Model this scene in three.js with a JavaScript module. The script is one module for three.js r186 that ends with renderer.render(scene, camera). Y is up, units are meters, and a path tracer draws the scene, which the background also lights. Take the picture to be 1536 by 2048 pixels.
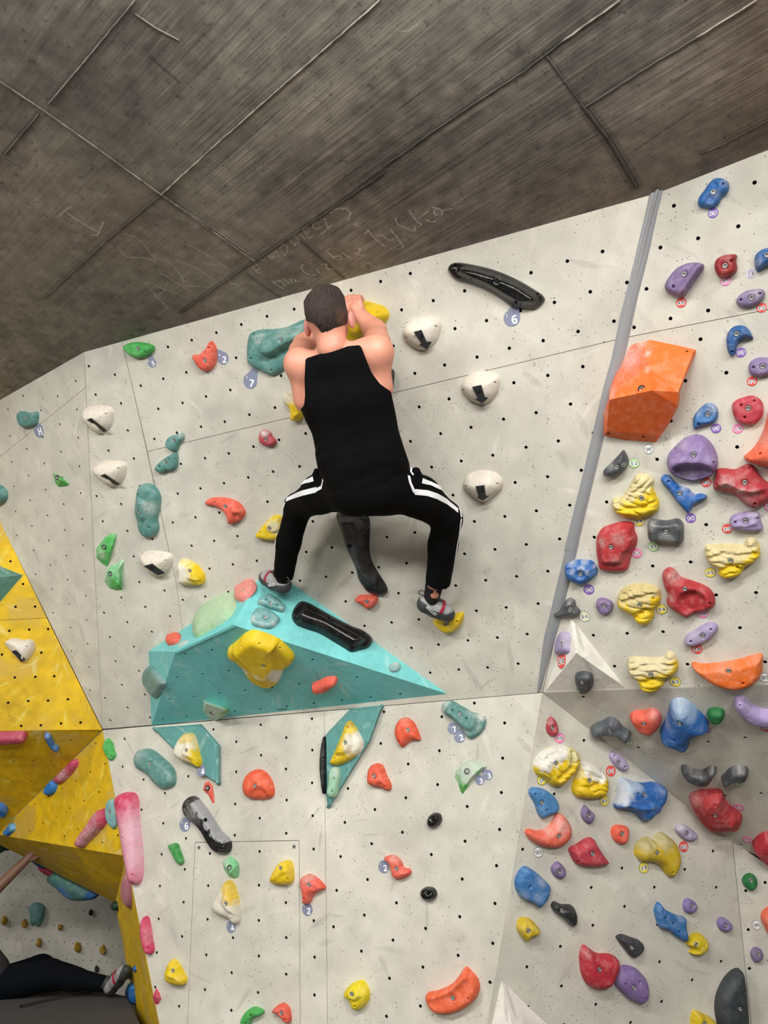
import * as THREE from 'three';
import { mergeGeometries } from 'three/addons/utils/BufferGeometryUtils.js';
import { RectAreaLightUniformsLib } from 'three/addons/lights/RectAreaLightUniformsLib.js';
import { FontLoader } from 'three/addons/loaders/FontLoader.js';
import { TextGeometry } from 'three/addons/geometries/TextGeometry.js';

// ---------------------------------------------------------------- camera, exposure, lights
const V3 = THREE.Vector3, R = Math.PI / 180;
const scene = new THREE.Scene();
scene.background = new THREE.Color(0x000000);
const FOC = 1480, PITCH = 21.3 * R, EYE = new V3(0, 1.5, 0);
const camera = new THREE.PerspectiveCamera(2 * Math.atan(1024 / FOC) / R, 1536 / 2048, 0.05, 60);
camera.position.copy(EYE);
camera.rotation.set(PITCH, 0, 0);
const renderer = new THREE.WebGLRenderer();
renderer.toneMapping = THREE.LinearToneMapping;
renderer.toneMappingExposure = 1.8;
renderer.shadowMap.enabled = true;
RectAreaLightUniformsLib.init();

const LAMPS = [ // x, y, z, length, width, tilt towards the climbing wall (degrees from straight down), intensity
  [-2.6, 3.35, -0.6, 1.8, 0.25, 34, 38], [0.0, 3.38, -0.6, 1.5, 0.25, 34, 24], [-2.2, 3.05, 3.2, 1.5, 0.35, 60, 20], [0.8, 3.05, 3.4, 1.5, 0.35, 60, 22],
  [1.7, 3.2, 1.3, 1.5, 0.25, 52, 26], [-5.4, 3.1, -2.6, 1.5, 0.3, 20, 26]];  // right middle lamp is added, unseen, to brighten the lower right wall
const LAMP_COLOR = 0xfbfaf8;

// ---------------------------------------------------------------- helpers
const FWD = new V3(0, Math.sin(PITCH), -Math.cos(PITCH)), UPV = new V3(0, Math.cos(PITCH), Math.sin(PITCH));
const ray = (px, py) => new V3((px - 768) / FOC, 0, 0).addScaledVector(UPV, (1024 - py) / FOC).add(FWD);
const atDepth = (px, py, z) => ray(px, py).multiplyScalar(z).add(EYE);
const rnd = (() => { let s = 12345; return () => { s = (Math.imul(s, 1664525) + 1013904223) | 0; return (s >>> 0) / 4294967296; }; })();
const hash = (x, y) => { let h = Math.imul(x, 374761393) ^ Math.imul(y, 668265263); h = Math.imul(h ^ (h >>> 13), 1274126177); return ((h ^ (h >>> 16)) >>> 0) / 4294967296; };
function vnoise(x, y, per = 0) {                    // value noise, periodic when per > 0
  let xi = Math.floor(x), yi = Math.floor(y), fx = x - xi, fy = y - yi;
  fx = fx * fx * (3 - 2 * fx); fy = fy * fy * (3 - 2 * fy);
  let x1 = xi + 1, y1 = yi + 1;
  if (per) { xi = ((xi % per) + per) % per; yi = ((yi % per) + per) % per; x1 = ((x1 % per) + per) % per; y1 = ((y1 % per) + per) % per; }
  const a = hash(xi, yi), b = hash(x1, yi), c = hash(xi, y1), d = hash(x1, y1);
  return a + (b - a) * fx + (c - a) * fy + (a - b - c + d) * fx * fy;
}
function fbm(x, y, oct, per = 0) { let s = 0, a = 0.5, t = 0; for (let i = 0; i < oct; i++) { s += a * vnoise(x + i * 17 * (per ? 0 : 1), y, per); t += a; a *= 0.5; x *= 2; y *= 2; per *= 2; } return s / t; }
const clamp = (x, a = 0, b = 1) => Math.min(b, Math.max(a, x));
const sstep = (a, b, x) => { const t = clamp((x - a) / (b - a)); return t * t * (3 - 2 * t); };
const mix = (a, b, t) => a + (b - a) * t;
const lin = (hex) => new THREE.Color(hex);
const used = {};
const numbered = (n) => { const k = used[n] = (used[n] ?? -1) + 1; return k ? n + '_' + String(k).padStart(3, '0') : n; };
function tag(o, label, category, group) { o.userData.label = label; o.userData.category = category; if (group) o.userData.group = group; return o; }
function mesh(name, geo, mat, parent) { const m = new THREE.Mesh(geo, mat); m.name = name; m.castShadow = m.receiveShadow = true; parent.add(m); return m; }
function thing(name, label, category, group) { const g = new THREE.Group(); g.name = numbered(name); scene.add(g); return tag(g, label, category, group); }
function struct(name) { const g = new THREE.Group(); g.name = name; g.userData.kind = 'structure'; scene.add(g); return g; }

class Facet {                                       // a plane of the place, with coordinates (u, v, height) in metres
  constructor(p, n) { this.o = p.clone(); this.n = n.clone().normalize(); if (this.n.dot(EYE.clone().sub(p)) < 0) this.n.negate();
    this.ex = new V3(0, 1, 0).cross(this.n).normalize(); this.ey = this.n.clone().cross(this.ex);
    this.m = new THREE.Matrix4().makeBasis(this.ex, this.ey, this.n).setPosition(this.o); }
  static of(a, b, c) { return new Facet(a, b.clone().sub(a).cross(c.clone().sub(a))); }
  hit(px, py, h = 0) { const d = ray(px, py), t = (this.o.clone().sub(EYE).dot(this.n) + h) / d.dot(this.n); return d.multiplyScalar(t).add(EYE); }
  uvP(p) { const q = p.clone().sub(this.o); return [q.dot(this.ex), q.dot(this.ey)]; }
  uv(px, py, h = 0) { return this.uvP(this.hit(px, py, h)); }
  at(u, v, h = 0) { return this.o.clone().addScaledVector(this.ex, u).addScaledVector(this.ey, v).addScaledVector(this.n, h); }
}
// frames: crops of the photograph that outlines were measured in (origin, magnification)
const fr = (x, y, s) => (a, b) => [x + a / s, y + b / s];
const PX = fr(0, 0, 1), C1 = fr(0, 0, 2), C2 = fr(768, 0, 2), G1 = fr(0, 640, 3), G2 = fr(450, 540, 3.4133), G3 = fr(480, 900, 3.2), G4 = fr(780, 480, 3.302),
  R1 = fr(1170, 320, 4.1967), R2 = fr(1170, 660, 4.1967), R3 = fr(1070, 900, 3.2961), R4 = fr(1060, 1150, 3.2269), R5 = fr(1020, 1400, 2.9767), R6 = fr(960, 1680, 2.6667),
  T7 = fr(240, 1150, 2.2588), T9 = fr(270, 1180, 4.6545), M8 = fr(600, 1380, 3.3391), L1 = fr(0, 1000, 4.2656), L2 = fr(0, 1430, 4.8), L3 = fr(0, 1660, 4.2667), L4 = fr(180, 1400, 3.3391),
  L5 = fr(280, 1650, 3.6571), L6 = fr(600, 1780, 3.3391), X1 = fr(80, 380, 3.84), X2 = fr(430, 400, 5.12), X3 = fr(680, 380, 6.144), M9 = fr(880, 1380, 9.307), R8 = fr(1380, 1360, 5.12);

// ---------------------------------------------------------------- the planes of the wall
const yawDir = (deg) => new V3(Math.cos(deg * R), 0, Math.sin(deg * R));
const nA = new V3(-Math.sin(22.5 * R) * Math.cos(34 * R), -Math.sin(34 * R), Math.cos(22.5 * R) * Math.cos(34 * R));
const A = new Facet(EYE.clone().addScaledVector(nA, -3.1), nA);
const H = (A.hit(168, 708).y + A.hit(1320, 380).y) / 2;                    // ceiling height
const onCeil = (px, py) => { const d = ray(px, py); return d.multiplyScalar((H - EYE.y) / d.y).add(EYE); };
const B = Facet.of(A.hit(168, 708), A.hit(205, 1458), onCeil(0, 800));
const C = Facet.of(A.hit(1315, 380), A.hit(1085, 1385), onCeil(1536, 300));
const D = Facet.of(A.hit(205, 1458), A.hit(1085, 1385), A.hit(645, 1421).add(new V3(0.02, -1, -0.05)));
const Fp = Facet.of(D.hit(1085, 1385), D.hit(990, 1960), D.hit(1085, 1385).add(yawDir(-14)));
const E = Facet.of(C.hit(1085, 1385), C.hit(1536, 1370), Fp.hit(1465, 1684));
const Gp = Facet.of(Fp.hit(1465, 1684), Fp.hit(1500, 2048), Fp.hit(1465, 1684).add(yawDir(12)));
const P205 = A.hit(205, 1458), zOf = (p) => p.clone().sub(EYE).dot(FWD);
const Y1 = Facet.of(B.hit(-95, 852), P205, atDepth(0, 1462, zOf(P205) * 0.97));
const VY = atDepth(-6, 1669, zOf(P205) * 1.10), WY = D.hit(252, 1712), XY = atDepth(230, 1805, zOf(WY) * 1.16);
const Y2 = Facet.of(P205, Y1.hit(0, 1462), VY), Y3 = Facet.of(P205, VY, WY), Y4 = Facet.of(VY, WY, XY), Y5 = Facet.of(WY, D.hit(320, 2056), XY);
const Z = new Facet(new V3(-3, 1, -6.6), new V3(0.25, 0, 1));              // far wall of the bay behind the yellow prow
const CEIL = new Facet(new V3(0, H, -2), new V3(0, -1, 0));
{ const a = onCeil(325, 390), b = onCeil(760, 0); CEIL.ex = b.sub(a).normalize(); CEIL.ey = CEIL.n.clone().cross(CEIL.ex); CEIL.m.makeBasis(CEIL.ex, CEIL.ey, CEIL.n).setPosition(CEIL.o); }


// ---------------------------------------------------------------- procedural textures
function dataTex(n, fill, srgb = true, repeat) {
  const d = new Uint8Array(n * n * 4);
  for (let j = 0; j < n; j++) for (let i = 0; i < n; i++) { const c = fill(i, j); const k = (j * n + i) * 4; d[k] = c[0]; d[k + 1] = c[1]; d[k + 2] = c[2]; d[k + 3] = 255; }
  return finishTex(new THREE.DataTexture(d, n, n), srgb, repeat);
}
function finishTex(t, srgb, repeat) {
  if (srgb) t.colorSpace = THREE.SRGBColorSpace;
  t.wrapS = t.wrapT = THREE.RepeatWrapping; t.magFilter = THREE.LinearFilter; t.minFilter = THREE.LinearMipmapLinearFilter; t.generateMipmaps = true;
  if (repeat) t.repeat.set(1 / repeat, 1 / repeat); t.needsUpdate = true; return t;
}
function paintedPly(n, base, size, opt) {            // worn painted plywood: mottled coat, chalk and rubber scuffs, tiny screw holes in clusters
  const d = new Float32Array(n * n * 3), bump = new Uint8Array(n * n * 4);
  for (let j = 0; j < n; j++) for (let i = 0; i < n; i++) {
    const x = i / n, y = j / n;
    const m1 = fbm(x * 6, y * 6, 5, 6), m2 = fbm(x * 40 + 3, y * 40, 3, 40), g = hash(i + 11, j + 7);
    const v = 1 + (m1 - 0.5) * opt.mottle + (m2 - 0.5) * opt.mottle * 0.55 + (g - 0.5) * 0.05;
    const w = sstep(opt.w0, opt.w0 + 0.22, fbm(x * 9 + 5, y * 9 + 2, 5, 9)) * opt.wear;
    const k = (j * n + i) * 3;
    for (let c = 0; c < 3; c++) d[k + c] = mix(base[c] * v, opt.worn[c], w);
    const b = 128 + (m2 - 0.5) * 90 + (g - 0.5) * 60, kk = (j * n + i) * 4; bump[kk] = bump[kk + 1] = bump[kk + 2] = clamp(b, 0, 255); bump[kk + 3] = 255;
  }
  let s = opt.seed; const r = () => { s = (Math.imul(s, 1664525) + 1013904223) | 0; return (s >>> 0) / 4294967296; };
  const dot = (cx, cy, rad, a, tone) => { const q = Math.ceil(rad + 1); for (let y = -q; y <= q; y++) for (let x = -q; x <= q; x++) {
    const t = a * clamp(rad + 0.5 - Math.hypot(x, y)); if (t <= 0) continue; const i = ((Math.round(cx) + x) % n + n) % n, j = ((Math.round(cy) + y) % n + n) % n, k = (j * n + i) * 3;
    for (let c = 0; c < 3; c++) d[k + c] = mix(d[k + c], tone[c], t); const kk = (j * n + i) * 4; bump[kk] = bump[kk + 1] = bump[kk + 2] = mix(bump[kk], tone[0] < 120 ? 40 : bump[kk], t); } };
  const ppm = n / size;
  for (let q = 0; q < opt.clusters; q++) { const cx = r() * n, cy = r() * n, cnt = 3 + r() * 9 | 0, sp = (0.03 + r() * 0.09) * ppm;   // screw holes where holds were once pinned
    for (let k = 0; k < cnt; k++) dot(cx + (r() + r() - 1) * sp, cy + (r() + r() - 1) * sp, (0.0008 + r() * r() * 0.0019) * ppm, 0.35 + r() * 0.5, opt.hole); }
  for (let q = 0; q < opt.streaks; q++) {             // scuffs of chalk (light) and shoe rubber (dark)
    let cx = r() * n, cy = r() * n, a = r() * 6.28; const len = (0.03 + r() * 0.14) * ppm, wd = (0.004 + r() * 0.014) * ppm, light = r() < 0.6, al = 0.05 + r() * 0.10, turn = (r() - 0.5) * 0.04;
    for (let t = 0; t < len; t += wd * 0.5) { dot(cx, cy, wd * (0.4 + 0.6 * Math.sin(3.14 * t / len)), al * (0.3 + 0.7 * hash(t | 0, q)), light ? [236, 232, 222] : opt.scuff); cx += Math.cos(a) * wd * 0.5; cy += Math.sin(a) * wd * 0.5; a += turn; } }
  const px = new Uint8Array(n * n * 4);
  for (let k = 0; k < n * n; k++) { for (let c = 0; c < 3; c++) px[k * 4 + c] = clamp(d[k * 3 + c], 0, 255); px[k * 4 + 3] = 255; }
  return [finishTex(new THREE.DataTexture(px, n, n), true, size), finishTex(new THREE.DataTexture(bump, n, n), false, size)];
}
const [plyMap, plyBump] = paintedPly(2048, [208, 204, 190], 2.9, { mottle: 0.20, w0: 0.62, wear: 0.45, worn: [190, 187, 176], clusters: 1250, streaks: 260, hole: [62, 58, 52], scuff: [150, 147, 138], seed: 5 });
const [yelMap, yelBump] = paintedPly(1024, [222, 180, 2], 1.6, { mottle: 0.30, w0: 0.44, wear: 0.85, worn: [204, 168, 70], clusters: 200, streaks: 420, hole: [70, 54, 10], scuff: [170, 140, 40], seed: 9 });
const MAT = {
  ply: new THREE.MeshStandardMaterial({ map: plyMap, bumpMap: plyBump, bumpScale: 0.0012, roughness: 0.82 }),
  yellowPly: new THREE.MeshStandardMaterial({ map: yelMap, bumpMap: yelBump, bumpScale: 0.001, roughness: 0.7 }),
  dark: new THREE.MeshStandardMaterial({ color: 0x17140f, roughness: 0.95 }),
  nut: new THREE.MeshStandardMaterial({ color: 0x1a1918, roughness: 0.6, metalness: 0.4, side: THREE.DoubleSide }),
  steel: new THREE.MeshStandardMaterial({ color: 0xb5b5b2, roughness: 0.4, metalness: 0.75 }),
  blackSteel: new THREE.MeshStandardMaterial({ color: 0x1c1c1d, roughness: 0.45, metalness: 0.5 }),
  shell: new THREE.MeshStandardMaterial({ color: 0xcfcbc2, roughness: 0.9 }),
  mat: new THREE.MeshStandardMaterial({ color: 0x64625f, roughness: 0.85 }),
};

// ---------------------------------------------------------------- boards with real T-nut holes
const inPoly = (p, x, y) => { let c = false; for (let i = 0, j = p.length - 1; i < p.length; j = i++) { const [a, b] = p[i], [d, e] = p[j]; if ((b > y) !== (e > y) && x < (d - a) * (y - b) / (e - b) + a) c = !c; } return c; };
const segDist = (p, x, y) => { let m = 1e9; for (let i = 0, j = p.length - 1; i < p.length; j = i++) { const [a, b] = p[j], [c, d] = p[i], l = (c - a) ** 2 + (d - b) ** 2 || 1e-12, t = clamp(((x - a) * (c - a) + (y - b) * (d - b)) / l); m = Math.min(m, Math.hypot(x - a - t * (c - a), y - b - t * (d - b))); } return m; };
const areaOf = (p) => { let s = 0; for (let i = 0, j = p.length - 1; i < p.length; j = i++) s += p[j][0] * p[i][1] - p[i][0] * p[j][1]; return s / 2; };
function inset(p, g) {                               // shrink a convex polygon by g metres
  if (areaOf(p) < 0) p = [...p].reverse(); const n = p.length, L = [];
  for (let i = 0; i < n; i++) { const [a, b] = p[i], [c, d] = p[(i + 1) % n], l = Math.hypot(c - a, d - b), nx = -(d - b) / l, ny = (c - a) / l; L.push([nx, ny, nx * a + ny * b + g]); }
  return L.map((q, i) => { const w = L[(i + n - 1) % n], det = w[0] * q[1] - w[1] * q[0]; return Math.abs(det) < 1e-6 ? [p[i][0] + q[0] * g, p[i][1] + q[1] * g] : [(w[2] * q[1] - q[2] * w[1]) / det, (w[0] * q[2] - q[0] * w[2]) / det]; });
}
const NUT = 0.0078;
const nutGeo = new THREE.LatheGeometry([[0.0005, -0.016], [NUT * 0.8, -0.016], [NUT * 0.8, -0.005], [NUT * 0.98, -0.0045], [NUT * 0.98, -0.0035]].map((q) => new THREE.Vector2(...q)), 10).rotateX(Math.PI / 2);
const taken = [];                                    // spots on the wall kept free of holes (none)
function lattice(f, frame, o, e1, n1, e2, n2) {      // T-nut raster from three measured holes
  const P = f.uv(...frame(...o)), Q = f.uv(...frame(...e1)), S = f.uv(...frame(...e2));
  return { P, a: [(Q[0] - P[0]) / n1, (Q[1] - P[1]) / n1], b: [(S[0] - P[0]) / n2, (S[1] - P[1]) / n2] };
}
function wall(name, f, boards, mat = MAT.ply, ns = 1) {      // boards: [pixel polygon, lattice, hatch polygon]
  const g = struct(name); g.applyMatrix4(f.m);
  const pieces = [];
  for (const [poly, lat, cut] of boards) {
    const out = inset(poly.map((q) => f.uv(...q)), 0.0011), sh = new THREE.Shape(out.map((q) => new THREE.Vector2(...q)));
    const holes = []; let cutP;
    if (cut) { cutP = inset(cut.map((q) => f.uv(...q)), -0.0016); sh.holes.push(new THREE.Path(cutP.map((q) => new THREE.Vector2(...q)))); }
    if (lat) for (let i = -40; i <= 40; i++) for (let j = -40; j <= 40; j++) {
      const u = lat.P[0] + i * lat.a[0] + j * lat.b[0] + (hash(i + 50, j + 90) - 0.5) * 0.006, v = lat.P[1] + i * lat.a[1] + j * lat.b[1] + (hash(i + 150, j + 9) - 0.5) * 0.006;
      const w = f.at(u, v); if (w.y > H - 0.03 || w.y < 0.25) continue;
      const cam = w.clone().sub(EYE), zz = cam.dot(FWD), sx = 768 + FOC * cam.x / zz, sy = 1024 - FOC * cam.dot(UPV) / zz;
      if (sx < -60 || sx > 1600 || sy > 2110) continue;
      if (inPoly(out, u, v) && segDist(out, u, v) > 0.016 && !(cutP && (inPoly(cutP, u, v) || segDist(cutP, u, v) < 0.016))) holes.push([u, v]);
    }
    for (const [u, v] of holes) { const p = new THREE.Path(); p.absellipse(u, v, NUT * ns, NUT * ns, 0, Math.PI * 2, true); const pts = p.getPoints(3).slice(0, -1); sh.holes.push(new THREE.Path(pts)); }
    const geo = new THREE.ExtrudeGeometry(sh, { depth: 0.02, bevelEnabled: false, curveSegments: 10 }); geo.translate(0, 0, -0.02);
    mesh('panel', geo, mat, g);
    for (const [u, v] of holes) { const t = mesh('t_nut', nutGeo, MAT.nut, g); t.position.set(u, v, 0); t.scale.set(ns, ns, 1); }
    const bs = new THREE.Shape(inset(poly.map((q) => f.uv(...q)), -0.004).map((q) => new THREE.Vector2(...q))), bg = new THREE.ExtrudeGeometry(bs, { depth: 0.02, bevelEnabled: false }); bg.translate(0, 0, -0.041); pieces.push(bg);
  }
  mesh('backing_board', mergeGeometries(pieces), MAT.dark, g);
  return g;
}
const latA2 = lattice(A, G4, [816, 946], [1270, 835], 2, [554, 1862], 4), latA1 = lattice(A, G4, [786, 718], [1477, 542], 3, [934, 212], 2), latA0 = lattice(A, G1, [532, 280], [686, 326], 1, [837, 1572], 8);
wall('wall_upper', A, [
  [[[168, 696], [243, 678], [352, 1165], [392, 1443], [205, 1458]], latA0],
  [[[243, 678], [1318, 368], [1247, 676], [295, 903]], latA1],
  [[[295, 903], [1247, 676], [1085, 1385], [392, 1443], [352, 1165]], latA2]]);
const latB = lattice(B, G1, [460, 541], [69, 850], 4, [513, 1655], 7);
wall('wall_left', B, [[[[168, 696], [171, 775], [-46, 951], [-98, 845]], latB], [[[171, 775], [205, 1458], [-46, 951]], latB]]);
const latC1 = lattice(C, R1, [744, 389], [1418, 188], 2, [413, 1402], 3), latC2 = lattice(C, R3, [389, 579], [1127, 498], 3, [470, 346], 1);
wall('wall_right', C, [[[[1318, 368], [1800, 180], [1800, 567], [1247, 676]], latC1], [[[1247, 676], [1800, 567], [1800, 1361], [1085, 1385]], latC2]]);
const latD1 = lattice(D, L4, [1480, 128], [1140, 367], 2, [1490, 998], 4), latD2 = lattice(D, M8, [498, 801], [916, 630], 2, [430, 1502], 3);
const hatch = [[390, 1685], [598, 1681], [601, 2150], [371, 2150]];
wall('wall_lower', D, [[[[205, 1460], [648, 1422], [660, 2500], [408, 2500], [252, 1712]], latD1, hatch], [hatch, latD1], [[[648, 1422], [1085, 1385], [902, 2500], [660, 2500]], latD2]]);
wall('wall_overhang', E, [[[[1085, 1385], [1800, 1361], [1800, 1978], [1468, 1702]], lattice(E, R4, [697, 1116], [1387, 1055], 3, [559, 758], 1)]]);
const latF = lattice(Fp, R6, [601, 458], [249, 676], 2, [621, 875], 2);
wall('wall_right_lower', Fp, [[[[1085, 1385], [1465, 1684], [1546, 2480], [902, 2480]], latF]]);
wall('wall_right_corner', Gp, [[[[1465, 1684], [1800, 1900], [1800, 2480], [1546, 2480]], lattice(Gp, R6, [1436, 688], [1540, 640], 1, [1444, 900], 1)]]);
const latY1 = lattice(Y1, L1, [238, 1718], [577, 1698], 2, [178, 1930], 1);
wall('wall_yellow_upper', Y1, [[[[-95, 846], [94, 1236], [-300, 1254], [-300, 760]], latY1], [[[94, 1236], [205, 1460], [-300, 1463], [-300, 1254]], latY1]], MAT.yellowPly);
wall('wall_yellow_overhang', Y2, [[[[205, 1460], [-6, 1669], [-300, 1700], [-300, 1463]], lattice(Y2, L2, [310, 447], [488, 447], 1, [286, 825], 2)]], MAT.yellowPly);
wall('wall_yellow_front', Y3, [[[[205, 1461], [252, 1712], [-6, 1669]], lattice(Y3, L2, [863, 550], [592, 707], 2, [949, 744], 1)]], MAT.yellowPly);
wall('wall_yellow_underside', Y4, [[[[-6, 1669], [252, 1712], [230, 1805], [0, 1690]], null]], MAT.yellowPly);
wall('wall_yellow_end', Y5, [[[[252, 1712], [412, 2520], [345, 2420], [230, 1805]], null]], MAT.yellowPly);

// ---------------------------------------------------------------- room shell
function slab(name, x0, x1, y0, y1, z0, z1, mat) { const g = new THREE.BoxGeometry(x1 - x0, y1 - y0, z1 - z0); const m = mesh(name, g, mat, scene); m.position.set((x0 + x1) / 2, (y0 + y1) / 2, (z0 + z1) / 2); m.userData.kind = 'structure'; return m; }
const RX0 = -8, RX1 = 5.5, RZ0 = -9.5, RZ1 = 7;
slab('floor', RX0, RX1, -0.2, 0, RZ0, RZ1, MAT.mat);
slab('wall_back', RX0, RX1, 0, H, RZ1, RZ1 + 0.2, MAT.shell);
slab('wall_front', RX0, RX1, 0, H, RZ0 - 0.2, RZ0, MAT.shell);
slab('wall_west', RX0 - 0.2, RX0, 0, H, RZ0 - 0.2, RZ1 + 0.2, MAT.shell);
slab('wall_east', RX1, RX1 + 0.2, 0, H, RZ0 - 0.2, RZ1 + 0.2, MAT.shell);
// ---------------------------------------------------------------- concrete ceiling: board-marked slab, joint fins, chalk writing
{
  const us = [[0, 0], [1536, 0], [0, 800], [1536, 300], [768, 0]].map(([x, y]) => CEIL.uvP(onCeil(x, y)));
  const S = 4.9, u0 = Math.min(...us.map((q) => q[0])) - 0.05, v0 = Math.min(...us.map((q) => q[1])) - 0.05, n = 2048, ppm = n / S;
  const toT = (p) => { const [u, v] = CEIL.uvP(onCeil(...p)); return [(u - u0) * ppm, (v - v0) * ppm]; };
  const layer = (draw) => { const c = document.createElement('canvas'); c.width = c.height = n; const x = c.getContext('2d'); x.fillStyle = '#000'; x.fillRect(0, 0, n, n); x.lineCap = x.lineJoin = 'round'; x.strokeStyle = '#fff'; draw(x); return x.getImageData(0, 0, n, n).data; };
  const stroke = (x, frame, flat, w, a) => { x.globalAlpha = a; x.lineWidth = w * ppm; x.beginPath(); for (let i = 0; i < flat.length; i += 2) { const [s, t] = toT(frame(flat[i], flat[i + 1])); i ? x.lineTo(s, t) : x.moveTo(s, t); } x.stroke(); };
  const chalk = layer((x) => {
    const w = 0.0055;
    for (const s of [[205, 175, 300, 240, 440, 320], [145, 200, 190, 160, 240, 125], [400, 345, 440, 350, 460, 300, 485, 250]]) stroke(x, X1, s, 0.008, 0.6);      // I
    for (const s of [[600, 440, 640, 500, 700, 520], [650, 335, 740, 360, 810, 430, 850, 490, 900, 530], [700, 520, 800, 520, 880, 545]]) stroke(x, X1, s, 0.008, 0.33);
    stroke(x, X1, [640, 420, 720, 400, 760, 440, 680, 470, 620, 460], 0.035, 0.10);
    for (const s of [[800, 710, 880, 800, 980, 905], [820, 710, 980, 770, 1150, 835], [985, 710, 950, 780, 915, 800], [925, 640, 1030, 700, 1155, 780], [1030, 600, 1090, 660, 1100, 700], [1105, 735, 1200, 738, 1305, 745], [1045, 540, 1180, 590, 1340, 690], [1140, 420, 1290, 500, 1450, 605], [1260, 560, 1330, 575, 1390, 580]]) stroke(x, X1, s, w, 0.5);
    for (const s of [[95, 600, 130, 580, 150, 610], [170, 575, 200, 560, 215, 580, 190, 600, 170, 575]]) stroke(x, X2, s, 0.004, 0.5);
    for (const s of [[385, 690, 440, 745, 500, 760], [385, 690, 430, 660], [415, 725, 460, 700, 430, 660], [470, 600, 490, 625, 520, 620, 500, 590], [540, 570, 590, 605], [550, 580, 590, 545], [580, 600, 620, 520, 660, 580, 595, 590], [660, 500, 710, 570, 740, 530, 735, 470, 700, 455, 660, 500], [760, 400, 820, 470, 830, 430, 870, 450], [815, 360, 870, 430], [860, 345, 920, 400], [900, 300, 965, 395, 1000, 370], [900, 300, 945, 275, 975, 310, 940, 335], [1040, 235, 1000, 250, 1005, 285, 1050, 300, 1080, 280], [1085, 200, 1125, 195, 1140, 250, 1160, 290, 1085, 350], [1150, 290, 1200, 255]]) stroke(x, X2, s, w, 0.62);
    stroke(x, X2, [1180, 135, 1220, 100, 1280, 85, 1350, 90, 1390, 125, 1375, 170, 1365, 210], 0.007, 0.85); stroke(x, X2, [1420, 250, 1450, 240, 1440, 270, 1475, 265], 0.007, 0.6);
    for (const s of [[580, 830, 630, 870, 690, 905], [600, 835, 670, 825, 710, 860, 690, 905], [705, 810, 760, 855], [790, 840, 770, 805, 815, 810, 830, 840, 875, 830], [900, 660, 880, 690, 910, 740, 980, 770, 1035, 765], [1040, 710, 1075, 750], [975, 650, 990, 655], [1090, 660, 1150, 655, 1130, 690, 1170, 715, 1220, 705], [1140, 520, 1210, 590, 1260, 610, 1300, 600, 1280, 570, 1220, 585], [1310, 545, 1380, 590], [1410, 515, 1460, 490, 1490, 500, 1470, 540, 1440, 550, 1490, 565, 1536, 565]]) stroke(x, X2, s, 0.006, 0.75);
    for (const s of [[340, 490, 420, 590, 545, 690], [300, 540, 340, 510], [430, 575, 515, 545], [530, 560, 580, 610, 640, 620, 665, 600], [620, 485, 690, 570, 740, 640, 775, 690, 760, 730], [690, 340, 685, 385, 720, 430, 800, 465, 890, 500], [915, 450, 920, 510], [850, 250, 900, 330, 960, 395, 1000, 425], [965, 350, 1020, 310, 1085, 260], [1065, 370, 1110, 390, 1180, 388], [1140, 215, 1210, 225, 1255, 260, 1255, 300, 1200, 315, 1150, 285, 1160, 245, 1210, 230], [1275, 250, 1375, 230]]) stroke(x, X3, s, 0.006, 0.72);
    stroke(x, X2, [165, 855, 210, 858, 235, 880], 0.008, 0.6); stroke(x, C2, [60, 125, 100, 122, 135, 95], 0.004, 0.5);
  });
  const JOINTS = [ // frame, points, fin width, fin height, pale bloom, dark line
    [C1, [0, 325, 165, 435, 400, 600, 645, 778], 0.007, 0.004, 0.55, 0.25], [C1, [645, 778, 860, 930, 1020, 1045], 0.008, 0.004, 0.45, 0.35], [C1, [660, 790, 870, 925, 1000, 1020], 0.004, 0.003, 0.35, 0.2],
    [C1, [540, 0, 350, 230, 195, 415], 0.006, 0.004, 0.45, 0.4], [C1, [155, 455, 20, 615], 0.006, 0.003, 0.1, 0.6], [C1, [1520, 0, 1190, 290, 900, 545, 645, 778], 0.007, 0.004, 0.6, 0.3], [C1, [645, 778, 440, 950, 180, 1190], 0.006, 0.002, 0.05, 0.5],
    [C2, [945, 0, 720, 160], 0.009, 0.004, 0.7, 0.2], [C2, [720, 160, 560, 285, 380, 400, 190, 530, 0, 665], 0.008, 0.003, 0.05, 0.75], [C1, [1536, 690, 1290, 860, 1015, 1045, 860, 1150, 720, 1250], 0.007, 0.003, 0.03, 0.8],
    [C2, [640, 210, 800, 430], 0.006, 0.003, 0.15, 0.6], [C2, [800, 430, 900, 560, 1010, 745], 0.012, 0.005, 0.03, 0.95], [C2, [1490, 0, 1250, 150], 0.007, 0.004, 0.7, 0.2], [C2, [1250, 150, 1050, 270, 800, 430], 0.007, 0.003, 0.1, 0.7],
    [C1, [1205, 965, 1310, 1055, 1375, 1110], 0.004, 0.002, 0, 0.8], [C1, [985, 1095, 1130, 1195], 0.004, 0.002, 0, 0.6], [C1, [540, 55, 620, 110, 715, 160], 0.006, 0.003, 0.5, 0.15], [C1, [600, 225, 720, 330], 0.003, 0.001, 0, 0.5], [C2, [1536, 480, 1350, 580, 1270, 612], 0.005, 0.002, 0.25, 0.5], [C2, [1000, 600, 1270, 415], 0.003, 0.001, 0, 0.4]];
  const bloom = layer((x) => { for (const [f, p, w, , b] of JOINTS) stroke(x, f, p, w * 0.9, b); }), darkLine = layer((x) => { for (const [f, p, w, , , d] of JOINTS) { stroke(x, f, p, w * 4, d * 0.35); stroke(x, f, p, w * 1.6, d); } });
  const px = new Uint8Array(n * n * 4), bp = new Uint8Array(n * n * 4);
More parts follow.
